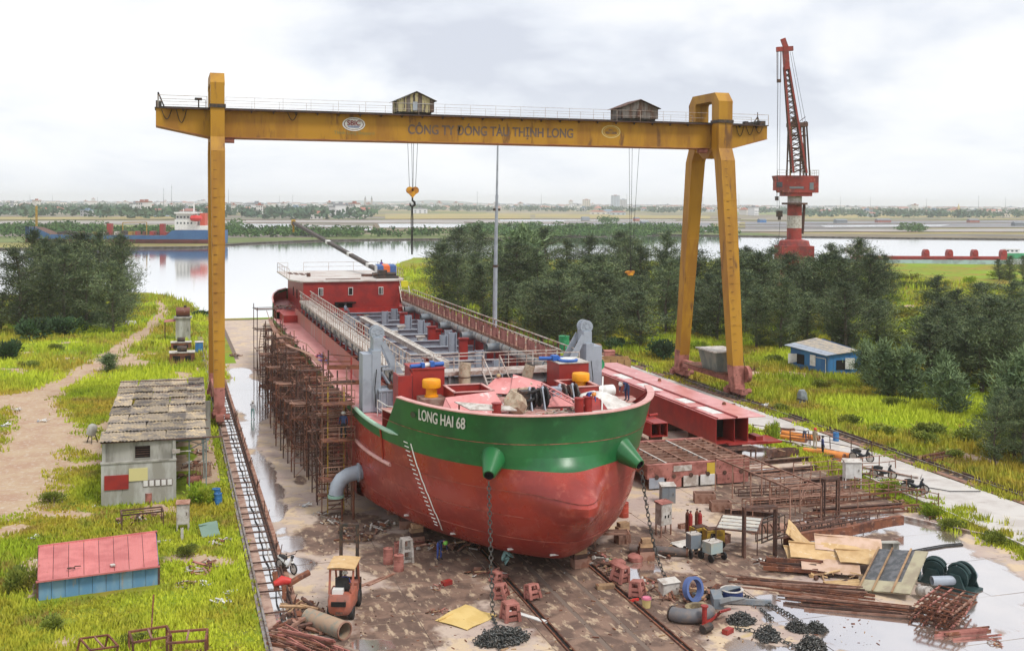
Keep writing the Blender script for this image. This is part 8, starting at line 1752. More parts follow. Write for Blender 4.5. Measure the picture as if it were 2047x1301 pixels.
def casuarina(seed,h_=14,wid=3.6,m='cas',nb=62,dens=1.0,name='casuarina_tree',base=.12):
 def f():
  R=random.Random(seed); r=thing(name,'','tree'); lean=Vector((R.uniform(-.5,.5),R.uniform(-.5,.5),0))
  tp=lambda t_: Vector((lean.x*t_*t_+.15*sin(t_*6+seed),lean.y*t_*t_,h_*t_))
  mb=MB(); mb.path([tp(k/6) for k in range(7)],[h_*.014*(1-.85*k/6)+.02 for k in range(7)],6); fo=MB()
  for k in range(nb):
   t_=base+(.97-base)*(k+R.random())/nb; a=R.uniform(0,2*pi); prof=(1-((t_-.38)/.66)**2 if t_ > .38 else .72+.28*(t_-base)/(.38-base)); L_=wid*max(.12,prof)*R.uniform(.45,1.3)
   p=tp(t_); dr=Vector((cos(a),sin(a),R.uniform(.25,1.15))).normalized(); e_=p+dr*L_; mid=p.lerp(e_,.5)-Vector((0,0,.05*L_)); mb.path([p,mid,e_],[.07,.045,.015],4,caps=False)
   n_=int(100*dens*(.5+L_/wid))
   for q in range(n_):
    u=R.random()**.65; c=p.lerp(e_,u)+Vector((R.gauss(0,1),R.gauss(0,1),R.gauss(0,.8)))*(.22+.42*u*L_/3.2)
    leaf(fo,c,dr*.6+Vector((R.gauss(0,.55),R.gauss(0,.55),R.gauss(.35,.5))),R.uniform(.22,.55),R.uniform(.025,.055),R)
  for q in range(70): c=tp(.96)+Vector((R.gauss(0,.22),R.gauss(0,.22),R.uniform(-1.2,.9))); leaf(fo,c,Vector((R.gauss(0,.4),R.gauss(0,.4),1)),.5,.05,R)
  part(mb,'trunk',K['bark'],r); part(fo,'crown',K[m],r); return r
 return f
def bush(seed,w_=1.2,h_=1.1,m='olive',n_=900,ls=.16):
 def f():
  R=random.Random(seed); r=thing('shrub','','shrub'); fo=MB(); st=MB()
  lob=[(R.uniform(-.5,.5)*w_,R.uniform(-.5,.5)*w_,R.uniform(.35,.75)*h_,R.uniform(.3,.55)) for _ in range(9)]
  for q in range(n_):
   x,y,z,rr=R.choice(lob); v=Vector((R.gauss(0,1),R.gauss(0,1),R.gauss(0,1))).normalized()*rr*R.random()**.4; c=Vector((x+v.x*w_,y+v.y*w_,max(.05,z+v.z*h_)))
   leaf(fo,c,v+Vector((0,0,.3)),ls*R.uniform(.7,1.6),ls*R.uniform(.25,.5),R)
  for x,y,z,rr in lob: st.path([(0,0,0),(x*.6,y*.6,z*.6),(x,y,z)],[.03,.02,.01],4,caps=False)
  part(st,'stem',K['bark'],r); part(fo,'foliage',K[m],r); return r
 return f
RT_=random.Random(99)
def tree(key,px,py,top,label,group,wk=1.0):
 k=PROTO.get(key); s_=scl(py,px); h_=(py-top)/s_; base_h={'t': 14,'y': 5}[key[0]]; sc_=h_/base_h
 sx=sc_*wk*RT_.uniform(.8,1.35)*(1 if key[0]=='y' else max(.8,min(1.5,1.15/sc_**.5)))
 sd_=hash_(key)
 return Q(key,casuarina(sd_,14,3.7,'cas',base=.07) if key[0]=='t' else casuarina(sd_,5,1.5,'casY',40,.8,'young_pine',.03),px,py,rnd.uniform(0,6.28),label,group,(sx,sx,sc_))
def row(n_,x0_,x1_,py,top,jx,jy,jt,label,group,wk=1.0):
 for i in range(n_):
  x=x0_+(x1_-x0_)*(i+.5)/n_+RT_.uniform(-jx,jx); y=py+RT_.uniform(-jy,jy)
  tree('t%d' % RT_.randrange(6),x,y,top+RT_.uniform(-jt*1.3,jt*1.1),label,group,wk)
GL,GC,GR,GF='trees of the dark clump at the left bank','trees of the wood behind the ship','trees of the wood right of the gantry','trees of the dark stand at the right edge'
row(8,55,262,640,472,12,12,16,'feathery dark tree in the clump on the left river bank',GL,1.15)
row(5,30,250,662,520,12,6,25,'feathery dark tree in the clump on the left river bank',GL,1.15)
row(3,-10,60,655,590,12,8,10,'feathery dark tree in the clump on the left river bank',GL)
row(11,845,1350,575,468,18,14,14,'feathery dark tree in the wood behind the ship',GC,1.2)
row(12,850,1350,620,500,18,14,20,'feathery dark tree in the wood behind the ship',GC,1.25)
row(11,960,1350,665,540,16,12,26,'feathery dark tree in the wood behind the ship',GC,1.25)
row(5,1060,1290,694,580,16,8,24,'feathery dark tree in the wood behind the ship',GC,1.15)
row(4,1350,1480,640,500,16,12,22,'feathery dark tree seen between the right gantry legs',GC,1.1)
row(4,1360,1500,675,545,14,10,20,'feathery dark tree seen between the right gantry legs',GC,1.1)
row(7,1480,1780,610,505,16,12,20,'feathery dark tree right of the gantry before the red crane',GR,1.2)
row(8,1480,1780,655,530,16,12,22,'feathery dark tree right of the gantry before the red crane',GR,1.2)
row(7,1500,1760,695,580,16,10,20,'feathery dark tree right of the gantry before the red crane',GR,1.15)
row(5,1860,2060,680,575,16,12,18,'feathery dark tree in the stand at the right edge',GF,1.2)
row(6,1850,2060,725,600,14,12,20,'feathery dark tree in the stand at the right edge',GF,1.2)
row(6,1840,2070,780,650,14,12,20,'feathery dark tree in the stand at the right edge',GF,1.15)
row(3,1960,2075,925,790,12,14,16,'feathery dark tree in the stand at the right edge',GF,1.0)
row(3,1975,2060,560,512,10,6,8,'feathery dark tree in the stand at the right edge',GF,.8)
for i,(px,py,top,lb) in enumerate(((1735,775,690,'young grey green pine touching the blue hut'),(1775,795,690,'young pine right of the blue hut with a bright tip'),(1815,800,700,'young pine third from the blue hut'),(1880,800,712,'slim young pine before the dark stand'),(1905,830,735,'short young pine in the yellow weeds'),(2030,840,710,'pale young pine at the right edge'),(1990,850,770,'young pine among weeds near the right edge'),(1690,700,640,'young pine behind the blue hut'),(218,742,708,'small dark round pine beside the dirt track'),(1030,600,470,'tall thin pine rising above the wood beside the mast'))):
 tree('y%d' % (i % 3),px,py,top,lb,None,1.25 if i !=8 else 1.6)
BL=[(60,680,3.2,2.6,'darkleaf','dark leafy bush at the foot of the left clump'),(130,668,3.4,2.4,'darkleaf','dark leafy bush in the middle of the left clump foot'),(205,655,3.0,2.2,'darkleaf','dark leafy bush at the right of the left clump foot'),(10,720,2.2,2.2,'darkleaf','dark bush cut by the left edge of the photo'),
 (1320,718,2.4,2.2,'darkleaf','round dark bush left of the rear gantry leg'),(1235,700,1.8,1.5,'darkleaf','green leafy bush beyond the tan skip'),(1400,700,1.6,1.2,'lime','bright bush between the gantry legs'),(1535,695,1.6,1.2,'olive','bright bush left of the blue hut'),(1575,690,1.4,1.1,'lime','lime bush behind the blue hut corner'),(840,655,1.8,1.4,'lime','lime bush between ship and wood'),(400,632,2.2,.9,'darkleaf','low dark bush on the bank by the gantry leg'),
 (402,1010,1.15,1.3,'lime','bright lime bush beside the grey cabinet'),(105,1005,.9,.7,'olive','dark green weed left of the hut'),(40,1180,1.0,1.2,'olive','tall weed at the left of the red roof'),(110,1255,.8,.6,'olive','weed below the low shed'),(1540,888,.9,1.7,'lime','tall reeds at the end of the largest red section'),(1775,985,.9,.8,'lime','lime weeds on the verge under the motorbikes'),(1865,1035,.9,.8,'lime','lime weeds around the stones on the verge'),(1905,1060,.9,.7,'olive','olive weeds on the verge further right'),(1690,1095,.6,.6,'olive','yellowish weed behind the plywood heap'),(1990,1085,.9,.7,'olive','olive weeds at the right end of the verge'),
 (1200,740,1.3,.9,'olive','weeds by the tan skip'),(1840,870,1.4,1.0,'olive','olive shrub in the grass beyond the rail'),(1700,850,1.3,.9,'olive','olive shrub in the middle of the bright grass'),(1790,815,1.3,1.0,'olive','olive shrub below the young pines'),(1640,775,1.3,.8,'olive','ochre shrub in front of the blue hut'),(1940,880,1.4,1.1,'olive','olive shrub before the right stand'),(1560,820,.9,.6,'olive','brownish shrub right of the gantry foot'),(290,1150,.8,.6,'olive','weed in front of the shed corner'),(60,735,1.6,.8,'olive','ochre shrub left of the dirt track'),(110,700,1.5,.8,'olive','ochre shrub below the left clump'),(300,690,1.3,.6,'olive','weeds right of the dirt track'),(380,1110,.8,.6,'olive','weeds right of the grey cabinet')]
for i,(px,py,w_,h_,m,lb) in enumerate(BL): Q('bush_%s%d' % (m,i % 2),bush(i,1,1,m,1500 if m=='darkleaf' else 1000,.13 if w_ < 2 else .12),px,py,i,lb,s=(w_,w_,h_))
WR=random.Random(4)
for i in range(34):
 px,py=WR.uniform(1700,2047),545+150*WR.random()
 Q('bush_%s%d' % (('olive','lime')[i % 3==0],i % 2),bush(i,1,1,('olive','lime')[i % 3==0],1000,.13),px,py,i,('ochre green','bright lime')[i % 3==0]+' scrub on the open ground towards the barge','scrub on the open ground towards the barge',(WR.uniform(2.2,5.5),)*2+(WR.uniform(1.2,2.4),))
for i in range(46):
 a=WR.random() < .35; px,py=(WR.uniform(0,440),WR.uniform(690,1290)) if a else (WR.uniform(1500,2040),WR.uniform(700,930)); x,y,_=P_(px,py)
 if dirt_at(x,y) > .4 or -11.5 < x < 1.8 and -50 < y < -2 or 36 < x < 53.5: continue
 Q('bush_olive%d' % (i % 2),bush(i,1,1,'olive',1000,.13),px,py,i,'low olive weed clump in the left grass' if a else 'low olive weed clump in the right grass','weed clumps in the left grass' if a else 'weed clumps in the right grass',(WR.uniform(.5,1.1)*(1 if a else 1.9),)*2+(WR.uniform(.3,.6)*(1 if a else 1.9),))
def grassmat():
 m=bpy.data.materials.new('grass_blades'); m.use_nodes=True; n=m.node_tree.nodes; l=m.node_tree.links; b=n['Principled BSDF']; b.inputs['Roughness'].default_value=.8; b.inputs['Specular IOR Level'].default_value=.15
 g=n.new('ShaderNodeNewGeometry')
 def rp(sc,lo,hi,off=0):
  mo=n.new('ShaderNodeVectorMath'); mo.operation='ADD'; l.new(g.outputs['Position'],mo.inputs[0]); mo.inputs[1].default_value=(off,off,0)
  q=n.new('ShaderNodeTexNoise'); q.inputs['Scale'].default_value=sc; q.inputs['Detail'].default_value=6; l.new(mo.outputs[0],q.inputs['Vector']); r_=n.new('ShaderNodeMapRange'); l.new(q.outputs[0],r_.inputs[0]); r_.inputs[1].default_value=lo; r_.inputs[2].default_value=hi; return r_.outputs[0]
 def mx(f,a,c):
  q=n.new('ShaderNodeMix'); q.data_type='RGBA'; l.new(f,q.inputs[0])
  for i,v in ((6,a),(7,c)):
   if isinstance(v,tuple): q.inputs[i].default_value=(*v,1)
   else: l.new(v,q.inputs[i])
  return q.outputs[2]
 c=mx(rp(.10,.42,.60),(.34,.44,.03),(.46,.36,.05)); c=mx(rp(.33,.54,.66,11),c,(.34,.24,.07)); c=mx(rp(.9,.5,.7,31),c,(.22,.27,.035)); c=mx(rp(.05,.50,.60,70),c,(.54,.62,.05)); l.new(c,b.inputs['Base Color']); return m
K['blade']=grassmat()
def blades(n_,box,tall,name,wmul=1.0,ok=None):
 R=np.random.RandomState(len(name)+n_); V=[]; x0_,x1_,y0_,y1_=box; got=0; tries=0
 while got < n_ and tries < n_*6:
  tries +=1; f=R.rand(); y=y0_+(y1_-y0_)*f**1.7; x=R.uniform(x0_,x1_)
  dd=(x-CAM.x)*sin(YAW)+(y-CAM.y)*cos(YAW); la=(x-CAM.x)*cos(YAW)-(y-CAM.y)*sin(YAW)
  if abs(la) > dd*(.47+.16*R.rand())+2 or y > bank_y(x)-1.5: continue
  if ok and not ok(x,y): continue
  if dirt_at(x,y) > .25+.5*R.rand() and dirt_at(x,y) > .3: continue
  got +=1; q=noise.noise((x*.13,y*.13,2)); h_=tall*(.55+.9*max(0,q+.35))*R.uniform(.6,1.25)*(1+dd/260)
  for k in range(5):
   a=R.uniform(0,6.28); bx,by=x+R.normal(0,.16)*(1+dd/150),y+R.normal(0,.16)*(1+dd/150); w_=wmul*R.uniform(.03,.06)*(1+dd/110); lx,ly=R.normal(0,.22)*h_,R.normal(0,.22)*h_
   V.append(((bx-w_*cos(a),by-w_*sin(a),0),(bx+w_*cos(a),by+w_*sin(a),0),(bx+lx,by+ly,h_*R.uniform(.7,1.1))))
 arr=np.array(V,dtype=np.float32).reshape(-1,3); n3=len(arr); me=bpy.data.meshes.new(name); me.vertices.add(n3); me.vertices.foreach_set('co',arr.ravel()); me.loops.add(n3); me.loops.foreach_set('vertex_index',np.arange(n3,dtype=np.int32)); me.polygons.add(n3//3)
 me.polygons.foreach_set('loop_start',np.arange(0,n3,3,dtype=np.int32)); me.polygons.foreach_set('loop_total',np.full(n3//3,3,dtype=np.int32)); me.update(calc_edges=True); me.materials.append(K['blade'])
 o=bpy.data.objects.new(name,me); COL.objects.link(o); return o
shed_=lambda x,y: not (-11.2 < x < -4.6 and -49.3 < y < -43.2) and not (-8.6 < x < -1.2 and -31.8 < y < -5)
tag(blades(21000,(-34,-.35,-72,20),.27,'grass',ok=shed_),'yellow green grass and weeds over the left bank and lower left corner','grass',kind='stuff')
tag(blades(6000,(-60,2,20,140),.5,'grass'),'short bright grass on the far part of the left bank','grass',kind='stuff')
tag(blades(22500,(52.4,125,-62,46),.5,'grass'),'tall bright grass beyond the right crane rail','grass',kind='stuff')
tag(blades(7000,(30,190,46,230),.8,'grass'),'rough grass behind the wood towards the river','grass',kind='stuff')
tag(blades(2600,(41.2,46,-80,-20),.32,'grass',ok=lambda x,y: road_left(y)-1.5 < x < road_left(y)-.5 or (noise.noise((x,y,0)) > .25 and x > road_left(y)-2.4)),'weedy grass verge along the yard side of the road','grass',kind='stuff')
tag(blades(900,(50.3,52.4,-70,20),.25,'grass',ok=lambda x,y: noise.noise((x*.5,y*.3,0)) > .1),'tufts of grass growing along the right crane rail','grass',kind='stuff')
# ================================================================ across the river
FR=random.Random(21)
def at(px,off): return P_(px,398.5+.006*px+off)
def clumps(specs,n_,ls,m,name,label,cat):
 mb=MB()
 for x,y,r_,h_ in specs:
  for q in range(n_):
   v=Vector((FR.gauss(0,1),FR.gauss(0,1),FR.gauss(0,1))).normalized()*FR.random()**.35; c=Vector((x+v.x*r_,y+v.y*r_,max(.2,h_*.55+v.z*h_*.5)))
   leaf(mb,c,Vector((FR.gauss(0,1),FR.gauss(0,1),FR.gauss(.4,.6))),ls*FR.uniform(.7,1.4),ls*.45,FR)
 return tag(part(mb,name,K[m],None),label,cat,kind='stuff')
K['mang']=leafmat('mangrove_leaves',(.055,.12,.03),(.085,.15,.035),(.035,.075,.03),sc=.05)
K['fartree']=leafmat('distant_tree_leaves',(.06,.12,.07),(.09,.15,.07),(.045,.085,.06),sc=.01)
sp=[]
for (a,b_,ya,yb,n_) in ((185,745,466,475,150),(930,1310,456,475,190),(1300,1460,461,470,40),(0,200,455,478,90),(745,930,470,475,16),(430,480,452,462,14),(1790,1840,458,465,14),(1180,1240,443,452,8)):
 for i in range(n_):
  px=FR.uniform(a,b_); py=FR.uniform(ya,yb); x,y,_=P_(px,py); sp.append((x,y,FR.uniform(4,8),FR.uniform(3,6) if ya > 450 else 6))
clumps(sp,60,1.3,'mang','mangroves','belt of green mangrove bushes along the far river bank','mangroves')
sp=[]
for i in range(1500):
 px=FR.uniform(-20,2070); off=6+(31 if px < 740 else 13 if px < 1560 else 20)*FR.random()**1.25; x,y,_=at(px,off); sp.append((x,y,FR.uniform(8,16)*(1+.4*(off < 12)),FR.uniform(7,12)))
clumps(sp,22,5.0,'fartree','distant_trees','hazy green tree masses between the houses of the far town','trees')
WC=[(.66,.64,.60),(.60,.54,.44),(.72,.72,.72),(.50,.50,.50),(.64,.58,.50),(.45,.52,.58)]; RC=[(.34,.13,.09),(.40,.17,.12),(.25,.26,.28),(.20,.28,.36),(.45,.42,.40),(.30,.12,.10)]
K['darkwin']=mat('far_window',(.06,.07,.08),rough=.3)
def house(i,w_=10,d_=9,h_=6,gable=True,name='town_house',win=3):
 def f():
  r=thing(name,'','house'); part(MB().bb(-w_/2,w_/2,-d_/2,d_/2,0,h_),'wall',mat('far_wall_%d' % i,WC[i % 6],rough=.8),r); rm=mat('far_roof_%d' % i,RC[i % 6],rough=.8)
  if gable: part(MB().add([(-w_/2-.6,-d_/2-.6,h_),(w_/2+.6,-d_/2-.6,h_),(w_/2+.6,d_/2+.6,h_),(-w_/2-.6,d_/2+.6,h_),(-w_*.3,0,h_+h_*.42),(w_*.3,0,h_+h_*.42)],[(0,1,5,4),(2,3,4,5),(1,2,5),(3,0,4),(3,2,1,0)]),'roof',rm,r)
  else: part(MB().bb(-w_/2-.4,w_/2+.4,-d_/2-.4,d_/2+.4,h_,h_+.8).bb(-w_*.2,w_*.2,-1.5,1.5,h_+.8,h_+2.6),'roof',rm,r)
  for z in range(int(h_/3.2)):
   for k in range(win): part(MB().bb(-w_/2+w_*(k+.3)/win,-w_/2+w_*(k+.7)/win,-d_/2-.08,-d_/2,3.2*z+.9,3.2*z+2.4),'window',K['darkwin'],r)
  return r
 return f
ZN=[('house among trees in the far town left of the lettered girder middle','houses of the far town at the left'),('house in the pale far town beyond the fields in the middle','houses of the far town in the middle'),('house in the far town right of the gantry','houses of the far town at the right')]
for i in range(255):
 px=FR.uniform(0,2047); z=0 if px < 760 else (1 if px < 1480 else 2); off=7.5+[27,10,17][z]*FR.random()**1.3; k=FR.randrange(7)
 x,y,_=at(px,off)
 s_=FR.uniform(1.0,1.7)*(1+.4*(off < 12)); put('hs%d' % k,house(k,*[(10,9,6,True),(14,9,5,True),(8,10,9.6,False),(12,10,6.4,False),(9,8,5,True),(16,10,4.5,True),(7,9,12.8,False)][k]),(x,y,0),FR.uniform(-.8,.8),ZN[z][0],ZN[z][1],(s_,s_,s_))
def far(px,off,mk_,lab,s=1.0,cat=None): x,y,_=at(px,off); return put('far%s' % lab[:14],mk_,(x,y,0),-.25,lab,None,s,cat)
far(497,18.5,house(2,38,14,12.8,False,'white_villa',9),'large white villa with rows of dark windows in the left far town')
far(632,36,house(0,12,10,6,True),'bright red roofed house at the edge of the fields left of the hook',1.1); far(617,32,house(6,7,6,5,True),'small orange walled house beside the red roofed one')
far(840,23,house(2,26,12,8,False),'white two storey house behind the hook'); far(1272,13.5,house(3,60,30,11,False,'blue_hall',4),'long blue hall in the middle far town')
far(1230,13.5,house(5,26,20,46,False,'tower_block',5),'pale blue grey tower block in the middle far town'); far(1246,13,house(3,22,20,34,False,'tower_block',4),'lower grey block beside the tower block'); far(1172,13.5,house(1,24,16,32,False,'tower_block',4),'cream tower block left of the blue grey one')
far(1150,13,house(2,40,18,18,False,'office_block',6),'white office block left of the cream tower'); far(1195,23,house(0,30,12,5,True),'long red roofed shed below the tower block'); far(1235,24,house(5,26,14,5,True),'grey roofed shed below the tower block'); far(1215,22,house(3,18,12,6,True),'small house in the trees below the tower block')
far(1985,20,house(0,34,14,9,True),'wide red roofed house at the right end of the town'); far(1905,18,house(1,26,14,9,True),'red roofed house left of the yellow spire'); far(1805,13,house(0,40,16,10,True),'white hall with red roof in the right far town'); far(3,20,house(2,30,14,9,False),'white house at the left edge of the far town'); far(1560+100,13,house(2,36,16,12,False),'white block behind the harbour crane')
def church(n_,hh,m):
 def f():
  r=thing('church','','church'); part(MB().bb(-9,9,-8,22,0,13),'wall',m,r); part(MB().add([(-10,-9,13),(10,-9,13),(10,23,13),(-10,23,13),(0,-9,21),(0,23,21)],[(0,1,4),(1,2,5,4),(2,3,5),(3,0,4,5),(3,2,1,0)]),'roof',mat('church_roof',(.36,.16,.11),rough=.8),r)
  for x in ((-11,11) if n_==2 else (0,)): tw=part(MB().bb(x-3,x+3,-13,-7,0,hh),'bell_tower',m,r); part(MB().lathe([(3.4,hh),(2.2,hh+3),(1.2,hh+7),(0,hh+13)],8,(x,-10,0)),'spire',K['darkwin'] if n_==2 else m,tw)
  return r
 return f
far(737,13,church(2,30,mat('church_stone',(.42,.37,.33),rough=.8)),'church with two slim bell towers on the horizon'); far(1913,19,church(1,20,mat('church_yellow',(.58,.46,.2),rough=.8)),'yellow church with a pointed spire in the right far town',.8)
for i,(px,off,top) in enumerate(((327,16,372),(343,16,365),(457,14,374),(954,11,378),(1477,12,383),(1956,15,386),(60,10,386),(105,10,388),(1082,10,384),(559,9,388),(585,9,386),(1253,11,383),(1680,9,389),(1740,9,389),(1852,11,393),(2010,12,390),(195,9,391),(1405,10,390))):
 x,y,_=at(px,off); s_=off/20; h_=(398.5+.006*px+off-top)/s_; r=thing('radio_mast',['thin radio mast %s on the horizon' % q for q in ('far left of the gantry leg, left of the pair','left of the gantry leg, taller of the pair','right of the left gantry leg','right of the thin grey mast','right of the front gantry leg','above the right town houses','at the far left','at the left, second','left of the tower blocks','above the left fields','left of the two church towers','behind the small hook rope','right of the harbour crane','right of the harbour crane, second','left of the yellow spire','at the right edge','above the moored ship','between the right gantry legs')][i],'radio mast',(x,y,0))
 w_=1.3/s_*.5; mb=MB(); mb.lathe([(w_*1.1,0),(w_*.35,h_)],4); part(mb,'shaft',K['greydk'],r); part(MB().bb(-w_*.8,w_*.8,-w_*.8,w_*.8,h_*.86,h_*.9),'antenna',K['greydk'],r)
for q in range(3):
 mb=MB()
 for i in range(260): x,y,_=at(FR.uniform(0,2047),5.6+6.5*FR.random()); w_,h_=FR.uniform(7,20),FR.uniform(6,15); mb.bb(x-w_,x+w_,y-6,y+6,0,h_); mb.bb(x-w_-1,x+w_+1,y-7,y+7,h_,h_+2,1)
 tag(part(mb,'distant_houses',[mat('distant_wall_%d' % q,WC[q*2],rough=.8),mat('distant_roof_%d' % q,RC[q+1],rough=.8)]),'speckle of tiny hazy %s houses along the horizon of the far town' % ('cream','white','pale brown')[q],'houses',kind='stuff')
mb=MB(); P=[]
for k in range(61): px=600+k*9; x,y,_=at(px,5.1); h_=max(2,46*math.exp(-((k-12)/7)**2)*.7+44*math.exp(-((k-30)/11)**2)+6*noise.noise((k*.4,0,0))); P.append([(x,y,0),(x,y+40,h_),(x,y+500,0)])
mb.grid(P); struct(mb,'far_hills',mat('hazy_hill',(.10,.15,.14),rough=.9),smooth=60)
for i,(px,py,w_,m,lb) in enumerate(((1170,441,9,K['greydk'],'dark little shed in the fields beyond the river'),(1272,442,6,K['pinkrust'],'brick red hut in the fields'),(1250,458,8,K['green'],'pale green hut on the far bank'),(1523,445,8,K['blue'],'bright blue hut in the fields right of the gantry'),(1680,446,14,K['greydk'],'low dark shed on the far fields'),(1765,445,18,K['pinkrust'],'low reddish shed on the far fields'),(1945,445,14,K['pinkrust'],'small reddish shed further right on the fields'),(2035,452,12,K['greydk'],'grey shed at the right edge on the fields'),(1213,443,4,K['darksteel'],'tiny dark hut in the fields'),(1288,451,7,K['greydk'],'dark low hut near the far bank'))):
 r=thing('field_hut',lb,'hut',P_(px,py)); part(MB().bb(-w_/2,w_/2,-3,3,0,3),'wall',m,r); part(MB().add([(-w_/2-.4,-3.4,3),(w_/2+.4,-3.4,3),(w_/2+.4,3.4,3),(-w_/2-.4,3.4,3),(-w_/2,0,4.6),(w_/2,0,4.6)],[(0,1,5,4),(2,3,4,5),(1,2,5),(3,0,4),(3,2,1,0)]),'roof',K['greydk'],r)
p=G(250,489,-.85); sh=thing('moored_ship','blue and red cargo ship with white superstructure moored across the river','ship',(p.x,p.y,-.85),rz=-YAW+.05); q=4.3
def sx(px): return (px-250)/q
def sz(py): return (489-py)/q
SBL=mat('ship_blue',(.03,.10,.24),(.04,.12,.27),scale=.2,rough=.5); SRD=mat('ship_red',(.30,.07,.07),(.22,.06,.06),scale=.2,rough=.6)
xs_=[50,62,80,110,200,340,352,400,445,455]; tops=[453,453,455,468,469,469,459,458,458,458]; hw2=[.3,2.5,5,6.5,6.8,6.8,6.8,6.6,5.5,3]; P=[]
for x,t_,w_ in zip(xs_,tops,hw2): P.append([(sx(x)+(6 if x==50 and k < 3 else 0),s_*w_*(.7 if z < 0 else 1),z) for k,(s_,z) in enumerate(((-1,sz(t_)),(-1,sz(477)),(-1,-.5),(1,-.5),(1,sz(477)),(1,sz(t_))))])
mb=MB(); mb.grid(P,mf=lambda i,j: 0 if j in (0,4) else 1); mb.add([P[-1][k] for k in range(6)],[(0,1,2,3,4,5)],0)
for a,b_ in zip(P,P[1:]): mb.add([a[0],b_[0],b_[5],a[5]],[(0,1,2,3)],2)
part(mb,'hull',[SBL,SRD,K['rustdk']],sh)
W_=part(MB().bb(sx(356),sx(398),-5.5,5.5,sz(458),sz(437)).bb(sx(358),sx(392),-5,5,sz(437),sz(425)).bb(sx(356),sx(400),-6.5,6.5,sz(425),sz(422)).bb(sx(398),sx(440),-5.5,5.5,sz(458),sz(449)),'superstructure',K['white'],sh)
for k in range(5): part(MB().bb(sx(360+7*k),sx(363.5+7*k),-5.58,-5.5,sz(434),sz(430)).bb(sx(360+7*k),sx(363+7*k),-5.58,-5.5,sz(446),sz(442)),'window',K['darkwin'],W_)
part(MB().lathe([(0,-3),(1.2,-2.4),(1.5,0),(1.2,2.4),(0,3)],8,(sx(400),-6.6,sz(434)),M=Matrix.Rotation(pi/2,3,'Y')),'lifeboat',K['redplastic'],sh); part(MB().bb(sx(404),sx(414),-3,3,sz(449),sz(424)),'funnel',mat('funnel_red',(.5,.08,.04),rough=.5),sh)
part(MB().beam((sx(389),0,sz(422)),(sx(389),0,sz(402)),.5).beam((sx(368),0,sz(422)),(sx(368),0,sz(415)),.25),'mast',K['white'],sh); part(MB().beam((sx(73),0,sz(454)),(sx(73),0,sz(411)),.8).beam((sx(70),0,sz(445)),(sx(76),0,sz(445)),.3),'foremast',K['machyellow'],sh)
for k in range(16): x=118+14.2*k; part(MB().bb(sx(x),sx(x+FR.uniform(3,9)),-3,3,sz(469),sz(469-FR.uniform(3,9))),'deck_gear',FR.choice((K['machyellow'],K['darksteel'],K['rust'],K['redox'],K['dirtywhite'])),sh)
part(MB().beam((sx(248),-2,sz(444)),(sx(296),-2,sz(443)),.4).beam((sx(248),-2,sz(469)),(sx(248),-2,sz(444)),.4).beam((sx(296),-2,sz(469)),(sx(296),-2,sz(443)),.4),'gantry_frame',K['machyellow'],sh); part(MB().bb(sx(216),sx(224),-2,2,sz(469),sz(446)),'red_frame',K['redox'],sh); part(MB().bb(sx(322),sx(330),-2,2,sz(469),sz(446)),'red_frame',K['redox'],sh)
p=G(1855,527,-.85); bg_=thing('barge','long pale green barge with a red deck and hoist posts moored at the near bank','barge',(p.x,p.y,-.85),rz=-YAW+.03); q2=5.9
part(MB().bb(-29,28,-4,4,-.4,1.6),'hull',mat('barge_green',(.30,.42,.36),(.22,.28,.24),scale=.3,rough=.6),bg_); part(MB().bb(-27,25,-3.6,3.6,1.6,2.3).bb(-27,24,-3.9,-3.6,2.3,2.9),'deck',K['redox'],bg_)
for x in (-2,6.5,15.6,26): part(MB().bb(x-1.1,x+1.1,-3.6,-1.6,1.4,4.2).tube((x,-3.9,4.4),(x,-1.4,4.4),.9,10),'hoist_post',K['redox'],bg_)
for i,(px,py,w_,lb) in enumerate(((1712,500,11,'small white boat with flat roof left of the barge'),(2025,512,9,'white and green boat at the right edge of the river'),(1660,522,6,'grey boat partly hidden behind the crane trees'))):
 p=G(px,py,-.85); r=thing('river_boat',lb,'boat',(p.x,p.y,-.85),rz=-YAW); hh=1.2
 mb=MB(); mb.grid([[(x,y*f,z) for y,z in ((-1.6,hh),(-1.1,-.3),(1.1,-.3),(1.6,hh))] for x,f in ((-w_/2,.7),(-w_/3,1),(w_/3,1),(w_/2+1,.1))]); mb.bb(-w_*.45,w_*.42,-1.4,1.4,hh-.1,hh); part(mb,'hull',K['green'] if i==1 else K['dirtywhite'],r); c=part(MB().bb(-w_*.4,w_*.25,-1.2,1.2,hh,hh+1.7).bb(-w_*.45,w_*.3,-1.5,1.5,hh+1.7,hh+1.85),'cabin',K['white'],r)
 for k in range(3): part(MB().bb(-w_*.35+k*w_*.2,-w_*.35+k*w_*.2+w_*.1,-1.25,-1.2,hh+.7,hh+1.3),'window',K['darkwin'],c)
hc=thing('harbour_crane','tall red harbour crane with lattice jib and striped column behind the trees','crane',P_(1586,603),rz=-YAW); q3=9.75
def hx(px): return (px-1586)/q3
def hz_(py): return (603-py)/q3
CR=mat('crane_red',(.34,.05,.04),(.20,.05,.045),(.40,.16,.12),scale=.6,rough=.7)
for sx_ in (-1,1):
 for sy_ in (-1,1): part(MB().beam((sx_*4.2,sy_*4.2,0),(sx_*2.6,sy_*2.6,8.4),1.1),'portal_leg',CR,hc)
part(MB().bb(-3.3,3.3,-3.3,3.3,7.6,11.6).lathe([(3.3,11.6),(3.0,12.6),(1.5,12.9)],8),'portal_head',CR,hc)
